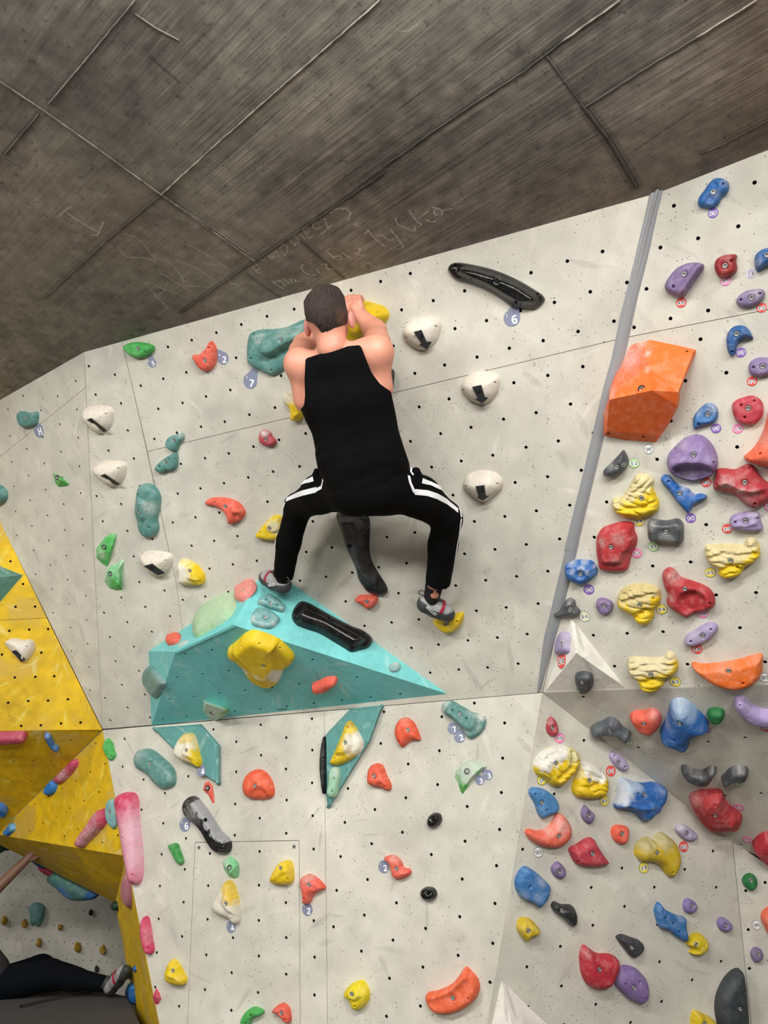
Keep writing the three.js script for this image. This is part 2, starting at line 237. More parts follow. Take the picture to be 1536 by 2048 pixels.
  for (let j = 0; j < n; j++) for (let i = 0; i < n; i++) {
    const u = i / ppm + u0, v = j / ppm + v0, k = (j * n + i) * 4;
    const warm = sstep(0.32, 0.68, fbm(u * 0.55 + 9, v * 0.55 + 4, 3)), blot = fbm(u * 2.1 + 31, v * 2.6 + 8, 5), fine = fbm(u * 22, v * 22 + 3, 4);
    const board = vnoise(7.3, Math.floor(v / 0.105 + 0.3 * vnoise(u * 0.2, 1)) * 3.7) - 0.5, grain = fbm(u * 3.2, v * 95, 3) - 0.5, g2 = fbm(u * 9, v * 240, 2) - 0.5, sp = hash(i, j);
    const gm = 0.35 + 0.65 * sstep(0.4, 0.65, fbm(u * 1.3 + 70, v * 1.3, 3));
    let t = 1 + (blot - 0.5) * 0.55 + (fine - 0.5) * 0.40 + board * 0.08 + (grain * 0.34 + g2 * 0.2) * gm + (sp - 0.5) * 0.10;
    const pore = sstep(0.72, 0.86, fbm(u * 75 + 5, v * 75, 3)) * 0.22; t *= 1 - pore;
    let c = [mix(131, 133, warm) * t, mix(127, 116, warm) * t, mix(118, 101, warm) * t];
    const dk = darkLine[k] / 255, bl = bloom[k] / 255 * (0.35 + 0.65 * sstep(0.35, 0.6, fbm(u * 40, v * 40, 2))), ch = chalk[k] / 255 * (0.5 + 0.5 * sstep(0.3, 0.6, fbm(u * 130, v * 130, 2)));
    for (let q = 0; q < 3; q++) { let x = c[q] * (1 - 0.42 * dk); x = mix(x, [222, 214, 202][q], bl * 0.7); x = mix(x, [232, 230, 228][q], ch * 0.85); px[k + q] = clamp(x, 0, 255); }
    const b = 128 + (grain * 120 + g2 * 90) * gm + (fine - 0.5) * 110 - pore * 160 - dk * 30; bp[k] = bp[k + 1] = bp[k + 2] = clamp(b, 0, 255); px[k + 3] = bp[k + 3] = 255;
  }
  const map = finishTex(new THREE.DataTexture(px, n, n), true), bump = finishTex(new THREE.DataTexture(bp, n, n), false);
  map.wrapS = map.wrapT = bump.wrapS = bump.wrapT = THREE.MirroredRepeatWrapping;
  const mat = new THREE.MeshStandardMaterial({ map, bumpMap: bump, bumpScale: 0.0022, roughness: 0.9 });
  const g = struct('ceiling'), geo = new THREE.BoxGeometry(RX1 - RX0 + 0.4, 0.3, RZ1 - RZ0 + 0.4); geo.translate((RX0 + RX1) / 2, H + 0.15, (RZ0 + RZ1) / 2);
  const setUV = (ge) => { const p = ge.attributes.position, uv = ge.attributes.uv; for (let i = 0; i < p.count; i++) { const q = CEIL.uvP(new V3().fromBufferAttribute(p, i)); uv.setXY(i, (q[0] - u0) / S, (q[1] - v0) / S); } };
  setUV(geo); mesh('slab', geo, mat, g);
  const fin = new THREE.MeshStandardMaterial({ map, bumpMap: bump, bumpScale: 0.0022, roughness: 0.9 });
  for (const [f, flat, w, h] of JOINTS) {            // each cast joint stands a few millimetres proud
    const pts = []; for (let i = 0; i < flat.length; i += 2) pts.push(CEIL.uvP(onCeil(...f(flat[i], flat[i + 1]))));
    const pos = [], idx = [], uv = []; let L = [];
    for (let i = 0; i < pts.length - 1; i++) { const [a, b] = [pts[i], pts[i + 1]], l = Math.hypot(b[0] - a[0], b[1] - a[1]), m = Math.max(1, Math.round(l / 0.025)); for (let k = i ? 1 : 0; k <= m; k++) L.push([mix(a[0], b[0], k / m), mix(a[1], b[1], k / m), -(b[1] - a[1]) / l, (b[0] - a[0]) / l]); }
    L.forEach(([u, v, nx, ny], i) => { const jx = (hash(i, 3) - 0.5) * w * 0.22, ww = w * (0.35 + 0.3 * hash(i, 8)), hh = h * (0.5 + 0.6 * hash(i, 21));
      for (const [o, z] of [[-ww, -0.002], [-ww * 0.4, hh], [ww * 0.4, hh], [ww, -0.002]]) { const uu = u + nx * (o + jx), vv = v + ny * (o + jx), q = CEIL.at(uu, vv, z); pos.push(q.x, q.y, q.z); uv.push((uu - u0) / S, (vv - v0) / S); }
      if (i) for (let k = 0; k < 3; k++) { const a = (i - 1) * 4 + k; idx.push(a, a + 1, a + 4, a + 1, a + 5, a + 4); } });
    const ge = new THREE.BufferGeometry(); ge.setAttribute('position', new THREE.Float32BufferAttribute(pos, 3)); ge.setAttribute('uv', new THREE.Float32BufferAttribute(uv, 2)); ge.setIndex(idx); ge.computeVertexNormals(); mesh('joint_ridge', ge, fin, g);
  }
}
// ---------------------------------------------------------------- strip lights behind the photographer and in the next bay, plus an added fill at the right
{
  const box = new THREE.MeshStandardMaterial({ color: 0xd8d8d6, roughness: 0.5, metalness: 0.2 });
  LAMPS.forEach(([x, y, z, lx, lz, tilt, power], i) => {
    const g = thing('flood_light', ['left front', 'right front', 'left rear', 'right rear', 'added right middle', 'far bay'][i] + ' white strip flood light hung below the ceiling, outside the picture', 'lamp', 'hanging flood lights'); g.position.set(x, y, z); g.rotation.x = -(90 - tilt) * R;
    const h = mesh('housing', new THREE.BoxGeometry(lx + 0.04, lz + 0.04, 0.05), box, g); h.position.z = 0.035;
    const glow = new THREE.MeshStandardMaterial({ color: 0xffffff, emissive: LAMP_COLOR, emissiveIntensity: 3, roughness: 0.6 });
    const d = mesh('diffuser', new THREE.BoxGeometry(lx, lz, 0.012), glow, g); d.position.z = 0.004;
    for (const s of [-1, 1]) { const rod = mesh('hanger_rod', new THREE.CylinderGeometry(0.006, 0.006, H - y + 0.02, 8), MAT.blackSteel, g); rod.rotation.x = (90 - tilt) * R; const up = new V3(0, 1, 0).applyAxisAngle(new V3(1, 0, 0), (90 - tilt) * R); rod.position.copy(up.multiplyScalar((H - y) / 2 + 0.02)).add(new V3(s * lx * 0.42, 0, 0.05)); }
    const l = new THREE.RectAreaLight(LAMP_COLOR, power, lx, lz); l.position.set(0, 0, -0.012); g.add(l);
  });
}
// ---------------------------------------------------------------- bay behind the yellow prow
wall('wall_far', Z, [[[[-120, 1560], [520, 1560], [520, 2300], [-120, 2300]], lattice(Z, L3, [446, 672], [914, 709], 7, [396, 808], 1)]], MAT.ply, 0.55);
// ---------------------------------------------------------------- hold builder
function delaunay(P) {
  const n = P.length; let x0 = 1e9, x1 = -1e9, y0 = 1e9, y1 = -1e9; for (const [x, y] of P) { x0 = Math.min(x0, x); x1 = Math.max(x1, x); y0 = Math.min(y0, y); y1 = Math.max(y1, y); }
  const d = Math.max(x1 - x0, y1 - y0) * 20, cx = (x0 + x1) / 2, cy = (y0 + y1) / 2, Q = [...P, [cx - d, cy - d], [cx + d, cy - d], [cx, cy + d]];
  const circ = (a, b, c) => { const [ax, ay] = Q[a], bx = Q[b][0] - ax, by = Q[b][1] - ay, ex = Q[c][0] - ax, ey = Q[c][1] - ay, D2 = 2 * (bx * ey - by * ex), b2 = bx * bx + by * by, e2 = ex * ex + ey * ey, ux = (ey * b2 - by * e2) / D2, uy = (bx * e2 - ex * b2) / D2; return { v: [a, b, c], x: ax + ux, y: ay + uy, r: ux * ux + uy * uy }; };
  let T = [circ(n, n + 1, n + 2)];
  const order = [...P.keys()].sort((a, b) => P[a][0] - P[b][0]); let done = [];
  for (const i of order) {
    const [x, y] = Q[i], keep = [], E = new Map();
    for (const t of T) {
      const dx = x - t.x;
      if (dx > 0 && dx * dx > t.r) { done.push(t); continue; }
      if (dx * dx + (y - t.y) ** 2 < t.r) for (let k = 0; k < 3; k++) { const a = t.v[k], b = t.v[(k + 1) % 3], key = a < b ? a * 100003 + b : b * 100003 + a; E.set(key, E.has(key) ? null : [a, b]); } else keep.push(t);
    }
    for (const e of E.values()) if (e) { const c = circ(e[0], e[1], i); if (isFinite(c.r)) keep.push(c); }
    T = keep;
  }
  return [...done, ...T].map((t) => t.v).filter((v) => v.every((k) => k < n)).map(([a, b, c]) => ((P[b][0] - P[a][0]) * (P[c][1] - P[a][1]) - (P[b][1] - P[a][1]) * (P[c][0] - P[a][0]) > 0 ? [a, b, c] : [a, c, b]));
}
const sheets = [128, 256].map((cell) => { const n = 2048, col = new Uint8Array(n * n * 4).fill(255), bmp = new Uint8Array(n * n * 4).fill(128); return { cell, n, k: 0, col, bmp, map: finishTex(new THREE.DataTexture(col, n, n), true), bump: finishTex(new THREE.DataTexture(bmp, n, n), false) }; });
const toS = (x) => 255 * (x <= 0.0031308 ? 12.92 * x : 1.055 * Math.pow(x, 1 / 2.4) - 0.055);
function bakeSkin(x0, y0, size, colour) {            // colour and grain of one moulded hold, in metres on the hold
  const sh = sheets[size > 0.2 ? 1 : 0], per = sh.n / sh.cell, k = sh.k++, X = (k % per) * sh.cell, Y = Math.floor(k / per) * sh.cell, cc = new THREE.Color(); if (k >= per * per) throw new Error('skin sheet full');
  for (let j = 0; j < sh.cell; j++) for (let i = 0; i < sh.cell; i++) { const x = x0 + (i - 2) / (sh.cell - 4) * size, y = y0 + (j - 2) / (sh.cell - 4) * size, q = ((Y + j) * sh.n + X + i) * 4; colour(x, y, cc); sh.col[q] = clamp(toS(cc.r), 0, 255); sh.col[q + 1] = clamp(toS(cc.g), 0, 255); sh.col[q + 2] = clamp(toS(cc.b), 0, 255); sh.bmp[q] = sh.bmp[q + 1] = sh.bmp[q + 2] = clamp(120 + (vnoise(x * 420, y * 420) - 0.5) * 130 + (hash(i + X, j + Y) - 0.5) * 60, 0, 255); }
  return { sh, uv: (x, y) => [(X + 2.5 + (x - x0) / size * (sh.cell - 5)) / sh.n, (Y + 2.5 + (y - y0) / size * (sh.cell - 5)) / sh.n] };
}
const holdMats = {};
const holdMat = (sh, rough, flat) => holdMats[sh.cell + '_' + rough + '_' + flat] ??= new THREE.MeshPhysicalMaterial({ map: sh.map, roughness: rough, flatShading: !!flat, bumpMap: rough < 0.35 ? null : sh.bump, bumpScale: 0.0007 });
const boltGeo = (() => { // socket-head bolt: rim, hexagonal recess
  const rim = new THREE.LatheGeometry([[0.0045, 0.0005], [0.0045, 0.0058], [0.0078, 0.0062], [0.0092, 0.005], [0.0092, 0]].map((q) => new THREE.Vector2(...q)), 14); const floor = new THREE.CylinderGeometry(0.0046, 0.0046, 0.001, 6); floor.translate(0, 0.001, 0);
  return mergeGeometries([rim.toNonIndexed(), floor.toNonIndexed()]).rotateX(Math.PI / 2); })();
const pairs = (flat) => { const r = []; for (let i = 0; i < flat.length; i += 2) r.push([flat[i], flat[i + 1]]); return r; };
const CHALK = lin(0xdcd9d2);
let holdSeed = 0;
function skinColour(cc, base, x, y, sd, c2, ck, dust) {
  cc.copy(base).multiplyScalar(0.9);
  for (const [a, b, r, hx, soft = 0.35] of c2) { const d = Math.hypot(x - a, y - b) / r; if (d < 2) cc.lerp(hx, 1 - sstep(1 - soft, 1 + soft, d + (fbm(x * 60 + sd, y * 60, 3) - 0.5) * 0.8)); }
  const n1 = fbm(x * 55 + sd, y * 55 + 3, 3), n2 = fbm(x * 210 + sd, y * 210, 2);
  cc.multiplyScalar(1 + (n1 - 0.5) * 0.24 + (n2 - 0.5) * 0.14);
  let k = dust * sstep(0.46, 0.72, n1) * (0.4 + 1.2 * n2); for (const [a, b, r, am] of ck) { const d = Math.hypot(x - a, y - b) / r; if (d < 1.2) k = Math.max(k, am * 0.85 * (1 - sstep(0.2, 1.1, d + (n1 - 0.5) * 0.7)) * (0.25 + 1.3 * n2)); }
  cc.lerp(CHALK, clamp(k, 0, 0.9));
}
function hold(f, frame, color, label, o, q = {}) {
  const sd = ++holdSeed * 7.31, g = thing(q.name || 'climbing_hold', label, q.cat || 'climbing hold', q.group);
  let ol = pairs(o).map((p) => f.uv(...frame(...p)));
  if (areaOf(ol) < 0) ol.reverse();
  const area = areaOf(ol), c = [0, 1].map((k) => ol.reduce((s, p) => s + p[k], 0) / ol.length), loc = (p) => [p[0] - c[0], p[1] - c[1]];
  const F = (x, y, h = 0) => loc(f.uv(...frame(x, y), h)), px = Math.hypot(...F(1, 0).map((v, k) => v - F(0, 0)[k]));   // metres per unit of the frame
  ol = ol.map(loc);
  const s = q.s || clamp(Math.sqrt(area / 230), 0.005, 0.03);
  let bd = [];
  if (q.p) ol.forEach((a, i) => { const b = ol[(i + 1) % ol.length], m = Math.max(1, Math.round(Math.hypot(b[0] - a[0], b[1] - a[1]) / s)); for (let k = 0; k < m; k++) bd.push([mix(a[0], b[0], k / m), mix(a[1], b[1], k / m)]); });
  else { const cv = new THREE.CatmullRomCurve3(ol.map((p) => new V3(p[0], p[1], 0)), true, 'centripetal'); bd = cv.getSpacedPoints(Math.max(14, Math.round(cv.getLength() / s))).slice(0, -1).map((v) => [v.x, v.y]); }
  const dist = (x, y) => segDist(bd, x, y);
  let x0 = 1e9, x1 = -1e9, y0 = 1e9, y1 = -1e9; for (const [x, y] of bd) { x0 = Math.min(x0, x); x1 = Math.max(x1, x); y0 = Math.min(y0, y); y1 = Math.max(y1, y); }
  let dm = 0; for (let x = x0; x < x1; x += s) for (let y = y0; y < y1; y += s) if (inPoly(bd, x, y)) dm = Math.max(dm, dist(x, y));
  const hh = q.h ?? dm * 0.75, e = (q.e ?? 0.7) * dm, pw = q.ep ?? 2.1;
  const pk = (q.pk || []).map(([x, y, h]) => [...F(x, y, h), h]), lb = (q.lb || []).map(([add, ew, ...flat]) => ({ add, ew, p: pairs(flat).map((p) => F(...p, hh)) })), rg = (q.rg || []).map(([w, dh, ...flat]) => ({ w: w * px, dh, p: pairs(flat).map((p) => F(...p, hh)) })), ds = (q.ds || []).map(([x, y, r, dh]) => [...F(x, y, hh), r * px, dh]);
  const openDist = (p, x, y) => { let m = 1e9; for (let i = 0; i < p.length - 1; i++) { const [a, b] = p[i], [u, v] = p[i + 1], l = (u - a) ** 2 + (v - b) ** 2 || 1e-12, t = clamp(((x - a) * (u - a) + (y - b) * (v - b)) / l); m = Math.min(m, Math.hypot(x - a - t * (u - a), y - b - t * (v - b))); } return m; };
  const height = (x, y) => {
    const t = clamp(dist(x, y) / e), prof = (1 - (1 - t) ** pw) ** (1 / pw); let h = hh;
    if (pk.length) { let W = 0, S = 0; for (const [a, b, k] of pk) { const w = 1 / (((x - a) ** 2 + (y - b) ** 2) ** 1.25 + 1e-7); W += w; S += w * k; } h = S / W; }
    for (const l of lb) { const d2 = segDist(l.p, x, y); if (inPoly(l.p, x, y)) h += l.add * sstep(-l.ew * 0.3, l.ew, d2); else h += l.add * sstep(-l.ew * 0.3, l.ew, -d2); }
    for (const r of rg) h += r.dh * Math.exp(-((openDist(r.p, x, y) / r.w) ** 2));
    for (const [a, b, r, dh] of ds) h -= dh * (1 - sstep(0.55, 1, Math.hypot(x - a, y - b) / r));
    if (q.br) { const [fq, am, an] = q.br, t = (x * Math.sin(an) + y * Math.cos(an)) * fq + 2.2 * fbm(x * 16 + sd, y * 16, 2), w = Math.abs(t - Math.floor(t) - 0.5) * 2; h -= am * sstep(0.55, 1, w); }
    h += (fbm(x * 32 + sd, y * 32, 2) - 0.5) * (q.n ?? 0.004);
    return Math.max(0, h) * prof;
  };
  const pts = [], hs = [], dk = []; const add = (x, y, h, k = 0) => { pts.push([x + (hash(pts.length, 5) - 0.5) * 1e-6, y + (hash(pts.length, 9) - 0.5) * 1e-6]); hs.push(h); dk.push(k); };
  for (const [x, y] of bd) add(x, y, -0.003);
  const bolts = (q.b || []).map(([x, y, h]) => { const p = F(x, y, h ?? hh * 0.9); return [p[0], p[1], 0.0125, 0.006, true]; }), screws = (q.sc || []).map(([x, y]) => { const p = F(x, y, hh * 0.5); return [p[0], p[1], 0.0052, 0.010, false]; });
  const wells = [...bolts, ...screws].filter(([x, y, r]) => inPoly(bd, x, y) && dist(x, y) > r * 1.15);
  for (const [x, y, r, dep] of wells) { const h0 = height(x, y), m = r > 0.01 ? 12 : 7; for (let k = 0; k < m; k++) { const a = k / m * 6.283, cs = Math.cos(a), sn = Math.sin(a); add(x + cs * r, y + sn * r, mix(height(x + cs * r, y + sn * r), h0, 0.3)); add(x + cs * r * 0.86, y + sn * r * 0.86, h0 - dep); } add(x, y, h0 - dep); }
  const free = (x, y) => wells.every(([a, b, r]) => Math.hypot(x - a, y - b) > r * 1.3);
  if (!q.skirt0) for (const fr2 of [0.10, 0.32]) { const w = Math.min(e * fr2, dm * 0.4); if (w < 0.0008) continue; bd.forEach((p, i) => { const a = bd[(i + bd.length - 1) % bd.length], b = bd[(i + 1) % bd.length], l = Math.hypot(b[0] - a[0], b[1] - a[1]) || 1, x = p[0] - (b[1] - a[1]) / l * w, y = p[1] + (b[0] - a[0]) / l * w; if (inPoly(bd, x, y) && dist(x, y) > w * 0.85 && free(x, y)) add(x, y, height(x, y)); }); }
  let row = 0; for (let y = y0; y < y1; y += s * 0.866, row++) for (let x = x0 + (row % 2) * s / 2; x < x1; x += s) { const jx = x + (hash(row, (x * 1e4) | 0) - 0.5) * s * 0.25, jy = y + (hash((x * 1e4) | 0, row) - 0.5) * s * 0.25; if (inPoly(bd, jx, jy) && dist(jx, jy) > Math.max(s * 0.35, Math.min(e * 0.32, dm * 0.4) + s * 0.3) && free(jx, jy)) add(jx, jy, height(jx, jy)); }
  const tri = delaunay(pts).filter(([a, b, d]) => { const x = (pts[a][0] + pts[b][0] + pts[d][0]) / 3, y = (pts[a][1] + pts[b][1] + pts[d][1]) / 3; return inPoly(bd, x, y); });
  const base = lin(color), pos = [], uv = [], ck = (q.ck || []).map(([x, y, r, a]) => [...F(x, y, hh * 0.5), r * px, a]), c2 = (q.c2 || []).map(([x, y, r, hex, soft = 0.35]) => [...F(x, y, hh * 0.5), r * px, lin(hex), soft]), dust = q.dust ?? (base.r + base.g + base.b < 0.3 ? 0.025 : 0.09);
  const skin = bakeSkin(x0 - 0.002, y0 - 0.002, Math.max(x1 - x0, y1 - y0) + 0.004, (x, y, cc) => skinColour(cc, base, x, y, sd, c2, ck, dust));
  pts.forEach(([x, y], i) => { pos.push(x, y, hs[i]); uv.push(...skin.uv(x, y)); });
  const geo = new THREE.BufferGeometry(); geo.setAttribute('position', new THREE.Float32BufferAttribute(pos, 3)); geo.setAttribute('uv', new THREE.Float32BufferAttribute(uv, 2)); geo.setIndex(tri.flat()); geo.computeVertexNormals();
  g.applyMatrix4(new THREE.Matrix4().makeBasis(f.ex, f.ey, f.n).setPosition(f.at(c[0], c[1])));
  mesh('body', geo, holdMat(skin.sh, q.r ?? 0.6, false), g);
  for (const [x, y, r, dep, isB] of wells) if (isB) { const b = mesh('bolt', boltGeo, q.dkb ? MAT.blackSteel : MAT.steel, g); b.position.set(x, y, height(x, y) - dep); b.rotation.z = hash(x * 1e4 | 0, y * 1e4 | 0) * 6; }
  g.userData.top = height; return g;
}
// a faceted hold or volume: vertices [x, y, height above f], faces as lists of vertex numbers
function facets(f, frame, color, label, verts, faces, q = {}) {
  const g = thing(q.name || 'climbing_hold', label, q.cat || 'climbing hold', q.group), sd = ++holdSeed * 3.7;
  const W = verts.map(([x, y, h]) => { const [u, v] = f.uv(...frame(x, y), h); return [u, v, h < 0.001 ? -0.002 : h]; });
  const cu = W.reduce((s, p) => s + p[0], 0) / W.length, cv = W.reduce((s, p) => s + p[1], 0) / W.length; W.forEach((p) => { p[0] -= cu; p[1] -= cv; });
  const F = (x, y, h = 0) => { const p = f.uv(...frame(x, y), h); return [p[0] - cu, p[1] - cv]; }, px = Math.hypot(F(1, 0)[0] - F(0, 0)[0], F(1, 0)[1] - F(0, 0)[1]);
  const pos = [], uv = [], base = lin(color), ck = (q.ck || []).map(([x, y, r, a, h = 0.03]) => [...F(x, y, h), r * px, a]), c2 = (q.c2 || []).map(([x, y, r, hex, h = 0.03]) => [...F(x, y, h), r * px, lin(hex), 0.4]);
  const bx = [0, 1].map((k) => [Math.min(...W.map((p) => p[k])), Math.max(...W.map((p) => p[k]))]), skin = bakeSkin(bx[0][0] - 0.002, bx[1][0] - 0.002, Math.max(bx[0][1] - bx[0][0], bx[1][1] - bx[1][0]) + 0.004, (x, y, cc) => skinColour(cc, base, x, y, sd, c2, ck, q.dust ?? 0.12));
  const put = (p) => { pos.push(...p); uv.push(...skin.uv(p[0], p[1])); };
  const split = (a, b, c, n) => { if (!n) { put(a); put(b); put(c); return; } const m = (p, r) => p.map((v, k) => (v + r[k]) / 2), ab = m(a, b), bc = m(b, c), ca = m(c, a); split(a, ab, ca, n - 1); split(ab, b, bc, n - 1); split(ca, bc, c, n - 1); split(ab, bc, ca, n - 1); };
  for (const fc of faces) for (let k = 1; k < fc.length - 1; k++) { let [a, b, c] = [W[fc[0]], W[fc[k]], W[fc[k + 1]]]; const z = (b[0] - a[0]) * (c[1] - a[1]) - (b[1] - a[1]) * (c[0] - a[0]); if (z < 0) [b, c] = [c, b]; split(a, b, c, 0); }
  const geo = new THREE.BufferGeometry(); geo.setAttribute('position', new THREE.Float32BufferAttribute(pos, 3)); geo.setAttribute('uv', new THREE.Float32BufferAttribute(uv, 2)); geo.computeVertexNormals();
  g.applyMatrix4(new THREE.Matrix4().makeBasis(f.ex, f.ey, f.n).setPosition(f.at(cu, cv))); mesh('body', geo, holdMat(skin.sh, q.r ?? 0.6, true), g);
  const tops = (x, y) => { let m = 0; for (let i = 0; i < pos.length; i += 9) { const [ax, ay, az, bx2, by, bz, cx, cy, cz] = pos.slice(i, i + 9), d = (by - cy) * (ax - cx) + (cx - bx2) * (ay - cy); if (Math.abs(d) < 1e-12) continue; const l1 = ((by - cy) * (x - cx) + (cx - bx2) * (y - cy)) / d, l2 = ((cy - ay) * (x - cx) + (ax - cx) * (y - cy)) / d, l3 = 1 - l1 - l2; if (l1 > -1e-6 && l2 > -1e-6 && l3 > -1e-6) m = Math.max(m, l1 * az + l2 * bz + l3 * cz); } return m; };
  const seat = ([x, y, h]) => { for (let k = 0; k < 6; k++) { const p = F(x, y, h); h = mix(h, tops(...p), 0.7); } return [...F(x, y, h), h]; };
  for (const bt of q.b || []) { const p = seat(bt), h = p[2] + 0.001, w = mesh('bolt_well', wellGeo, MAT.nut, g); w.position.set(p[0], p[1], h); const b = mesh('bolt', boltGeo, MAT.steel, g); b.position.set(p[0], p[1], h - 0.004); }
  for (const bt of q.sc || []) { const p = seat(bt), h = p[2] + 0.0005, w = mesh('screw_hole', wellGeo, MAT.nut, g); w.position.set(p[0], p[1], h); w.scale.set(0.4, 0.4, 0.6); }
  return g;
}
const wellGeo = new THREE.LatheGeometry([[0.0001, -0.006], [0.011, -0.006], [0.0115, 0.0015], [0.0135, 0.0012], [0.0138, -0.004]].map((q) => new THREE.Vector2(...q)), 14).rotateX(Math.PI / 2);

// ---------------------------------------------------------------- printed tags
const tagAtlas = (() => { const c = document.createElement('canvas'); c.width = 2048; c.height = 1024; return { c, x: c.getContext('2d'), n: 0 }; })();
const tagMat = new THREE.MeshStandardMaterial({ roughness: 0.45 });
function tagCell(bg, ring, text, opt = {}) {
  const k = tagAtlas.n++, X = (k % 16) * 128, Y = Math.floor(k / 16) * 128, x = tagAtlas.x;
  x.fillStyle = bg; x.fillRect(X, Y, 128, 128); x.save(); x.translate(X + 64, Y + 64);
  x.strokeStyle = ring; x.lineWidth = 5; x.beginPath(); x.arc(0, 0, 59, 0, 7); x.stroke(); x.textAlign = 'center'; x.textBaseline = 'middle';
  if (opt.big) { x.font = 'bold 82px sans-serif'; x.fillStyle = '#fff'; x.strokeStyle = '#2a2c38'; x.lineWidth = 6; x.font = 'bold 34px sans-serif'; x.strokeText(opt.small, -34, -26); x.fillText(opt.small, -34, -26); x.font = 'bold 82px sans-serif'; x.fillText(text, 16, 16); }
  else { x.font = 'bold 58px sans-serif'; x.strokeStyle = opt.out || '#fff'; x.lineWidth = 13; x.lineJoin = 'round'; x.strokeText(text, 0, 3); x.fillStyle = opt.fg || '#26221f'; x.fillText(text, 0, 3); }
  x.restore(); return [X / 2048, 1 - (Y + 128) / 1024, 128 / 2048, 128 / 1024];
}
function tagMesh(f, frame, cx, cy, r, rot, cell, label, cat, group, tail, lift = 0.0015) {
  const g = thing('route_tag', label, cat, group), O = f.uv(...frame(cx, cy)), px = (a, b) => { const p = f.uv(...frame(a, b)); return [p[0] - O[0], p[1] - O[1]]; };
  const ax = px(cx + Math.cos(rot * R) * 10, cy - Math.sin(rot * R) * 10), l = Math.hypot(...ax), X = [ax[0] / l, ax[1] / l], Yv = [-X[1], X[0]], rr = (l / 10) * r;
  const ring = []; for (let k = 0; k < 28; k++) { const a = k / 28 * 6.28319; ring.push([Math.cos(a) * rr, Math.sin(a) * rr]); }
  const round = ring.map((p) => [...p]);
  if (tail) { const t = px(...tail), tx = t[0] * X[0] + t[1] * X[1], ty = t[0] * Yv[0] + t[1] * Yv[1], d = Math.hypot(tx, ty), nx = tx / d, ny = ty / d; 
    for (const p of ring) { const q = p[0] * nx + p[1] * ny, w = -p[0] * ny + p[1] * nx; if (q > 0.55 * rr) { const s = (q / rr - 0.55) / 0.45, along = mix(0.55 * rr, d, s); const wd = Math.sign(w || 1) * Math.max(Math.abs(w) * 0.9, rr * 0.28); p[0] = nx * along - ny * wd; p[1] = ny * along + nx * wd; } } }
  const pos = [], uv = [], idx = [], UV = (x, y) => [cell[0] + cell[2] * clamp(0.5 + 0.47 * x / rr, 0.02, 0.98), cell[1] + cell[3] * clamp(0.5 + 0.47 * y / rr, 0.02, 0.98)], T = 0.0022;
  const n = ring.length, inner = round.map((p) => [p[0] * 0.96, p[1] * 0.96]);
  pos.push(0, 0, T); uv.push(...UV(0, 0)); for (const [set, z] of [[inner, T], [ring, T], [ring, 0]]) set.forEach((p) => { pos.push(p[0], p[1], z); uv.push(...UV(...p)); });
  for (let k = 0; k < n; k++) { const a = 1 + k, b = 1 + (k + 1) % n; idx.push(0, a, b); for (const o of [0, n]) idx.push(a + o, a + o + n, b + o, b + o, a + o + n, b + o + n); }
  const geo = new THREE.BufferGeometry(); geo.setAttribute('position', new THREE.Float32BufferAttribute(pos, 3)); geo.setAttribute('uv', new THREE.Float32BufferAttribute(uv, 2)); geo.setIndex(idx); const ge = geo.toNonIndexed(); ge.computeVertexNormals();
  const ex = f.ex.clone().multiplyScalar(X[0]).addScaledVector(f.ey, X[1]), ey = f.ex.clone().multiplyScalar(Yv[0]).addScaledVector(f.ey, Yv[1]);
  g.applyMatrix4(new THREE.Matrix4().makeBasis(ex, ey, f.n).setPosition(f.at(O[0], O[1], lift - 0.0015))); mesh('disc', ge, tagMat, g); return g;
}
const TC = { red: ['#e8584f', '#c9463f'], pink: ['#f08ab4', '#e070a0'], purple: ['#8a68b8', '#77559f'], yellow: ['#f2e04a', '#6b6222'], green: ['#b9dfa2', '#54704a'], pale: ['#e3ecc0', '#6a7052'], black: ['#f2f2ef', '#2a2a2a'], white: ['#b9b0cc', '#f2f2ef'] };
function disc(f, frame, x, y, text, kind, label, q = {}) { const r = q.r ?? 10.5, s = frame(1, 0)[0] - frame(0, 0)[0]; return tagMesh(f, frame, x, y, r / s, q.rot ?? 6, tagCell(...TC[kind], text, kind === 'black' ? { fg: '#fff', out: '#1a1a1a' } : kind === 'purple' ? { fg: '#4a3560', out: '#f4f0fa' } : {}), label, 'tag', 'numbered round tags on the right-hand walls', null, q.lift); }
function grey(f, frame, x, y, r, rot, text, small, label, tail, lift) { return tagMesh(f, frame, x, y, r, rot, tagCell('#878ca3', '#878ca3', text, { big: 1, small }), label, 'tag', 'grey problem tags', tail, lift); }
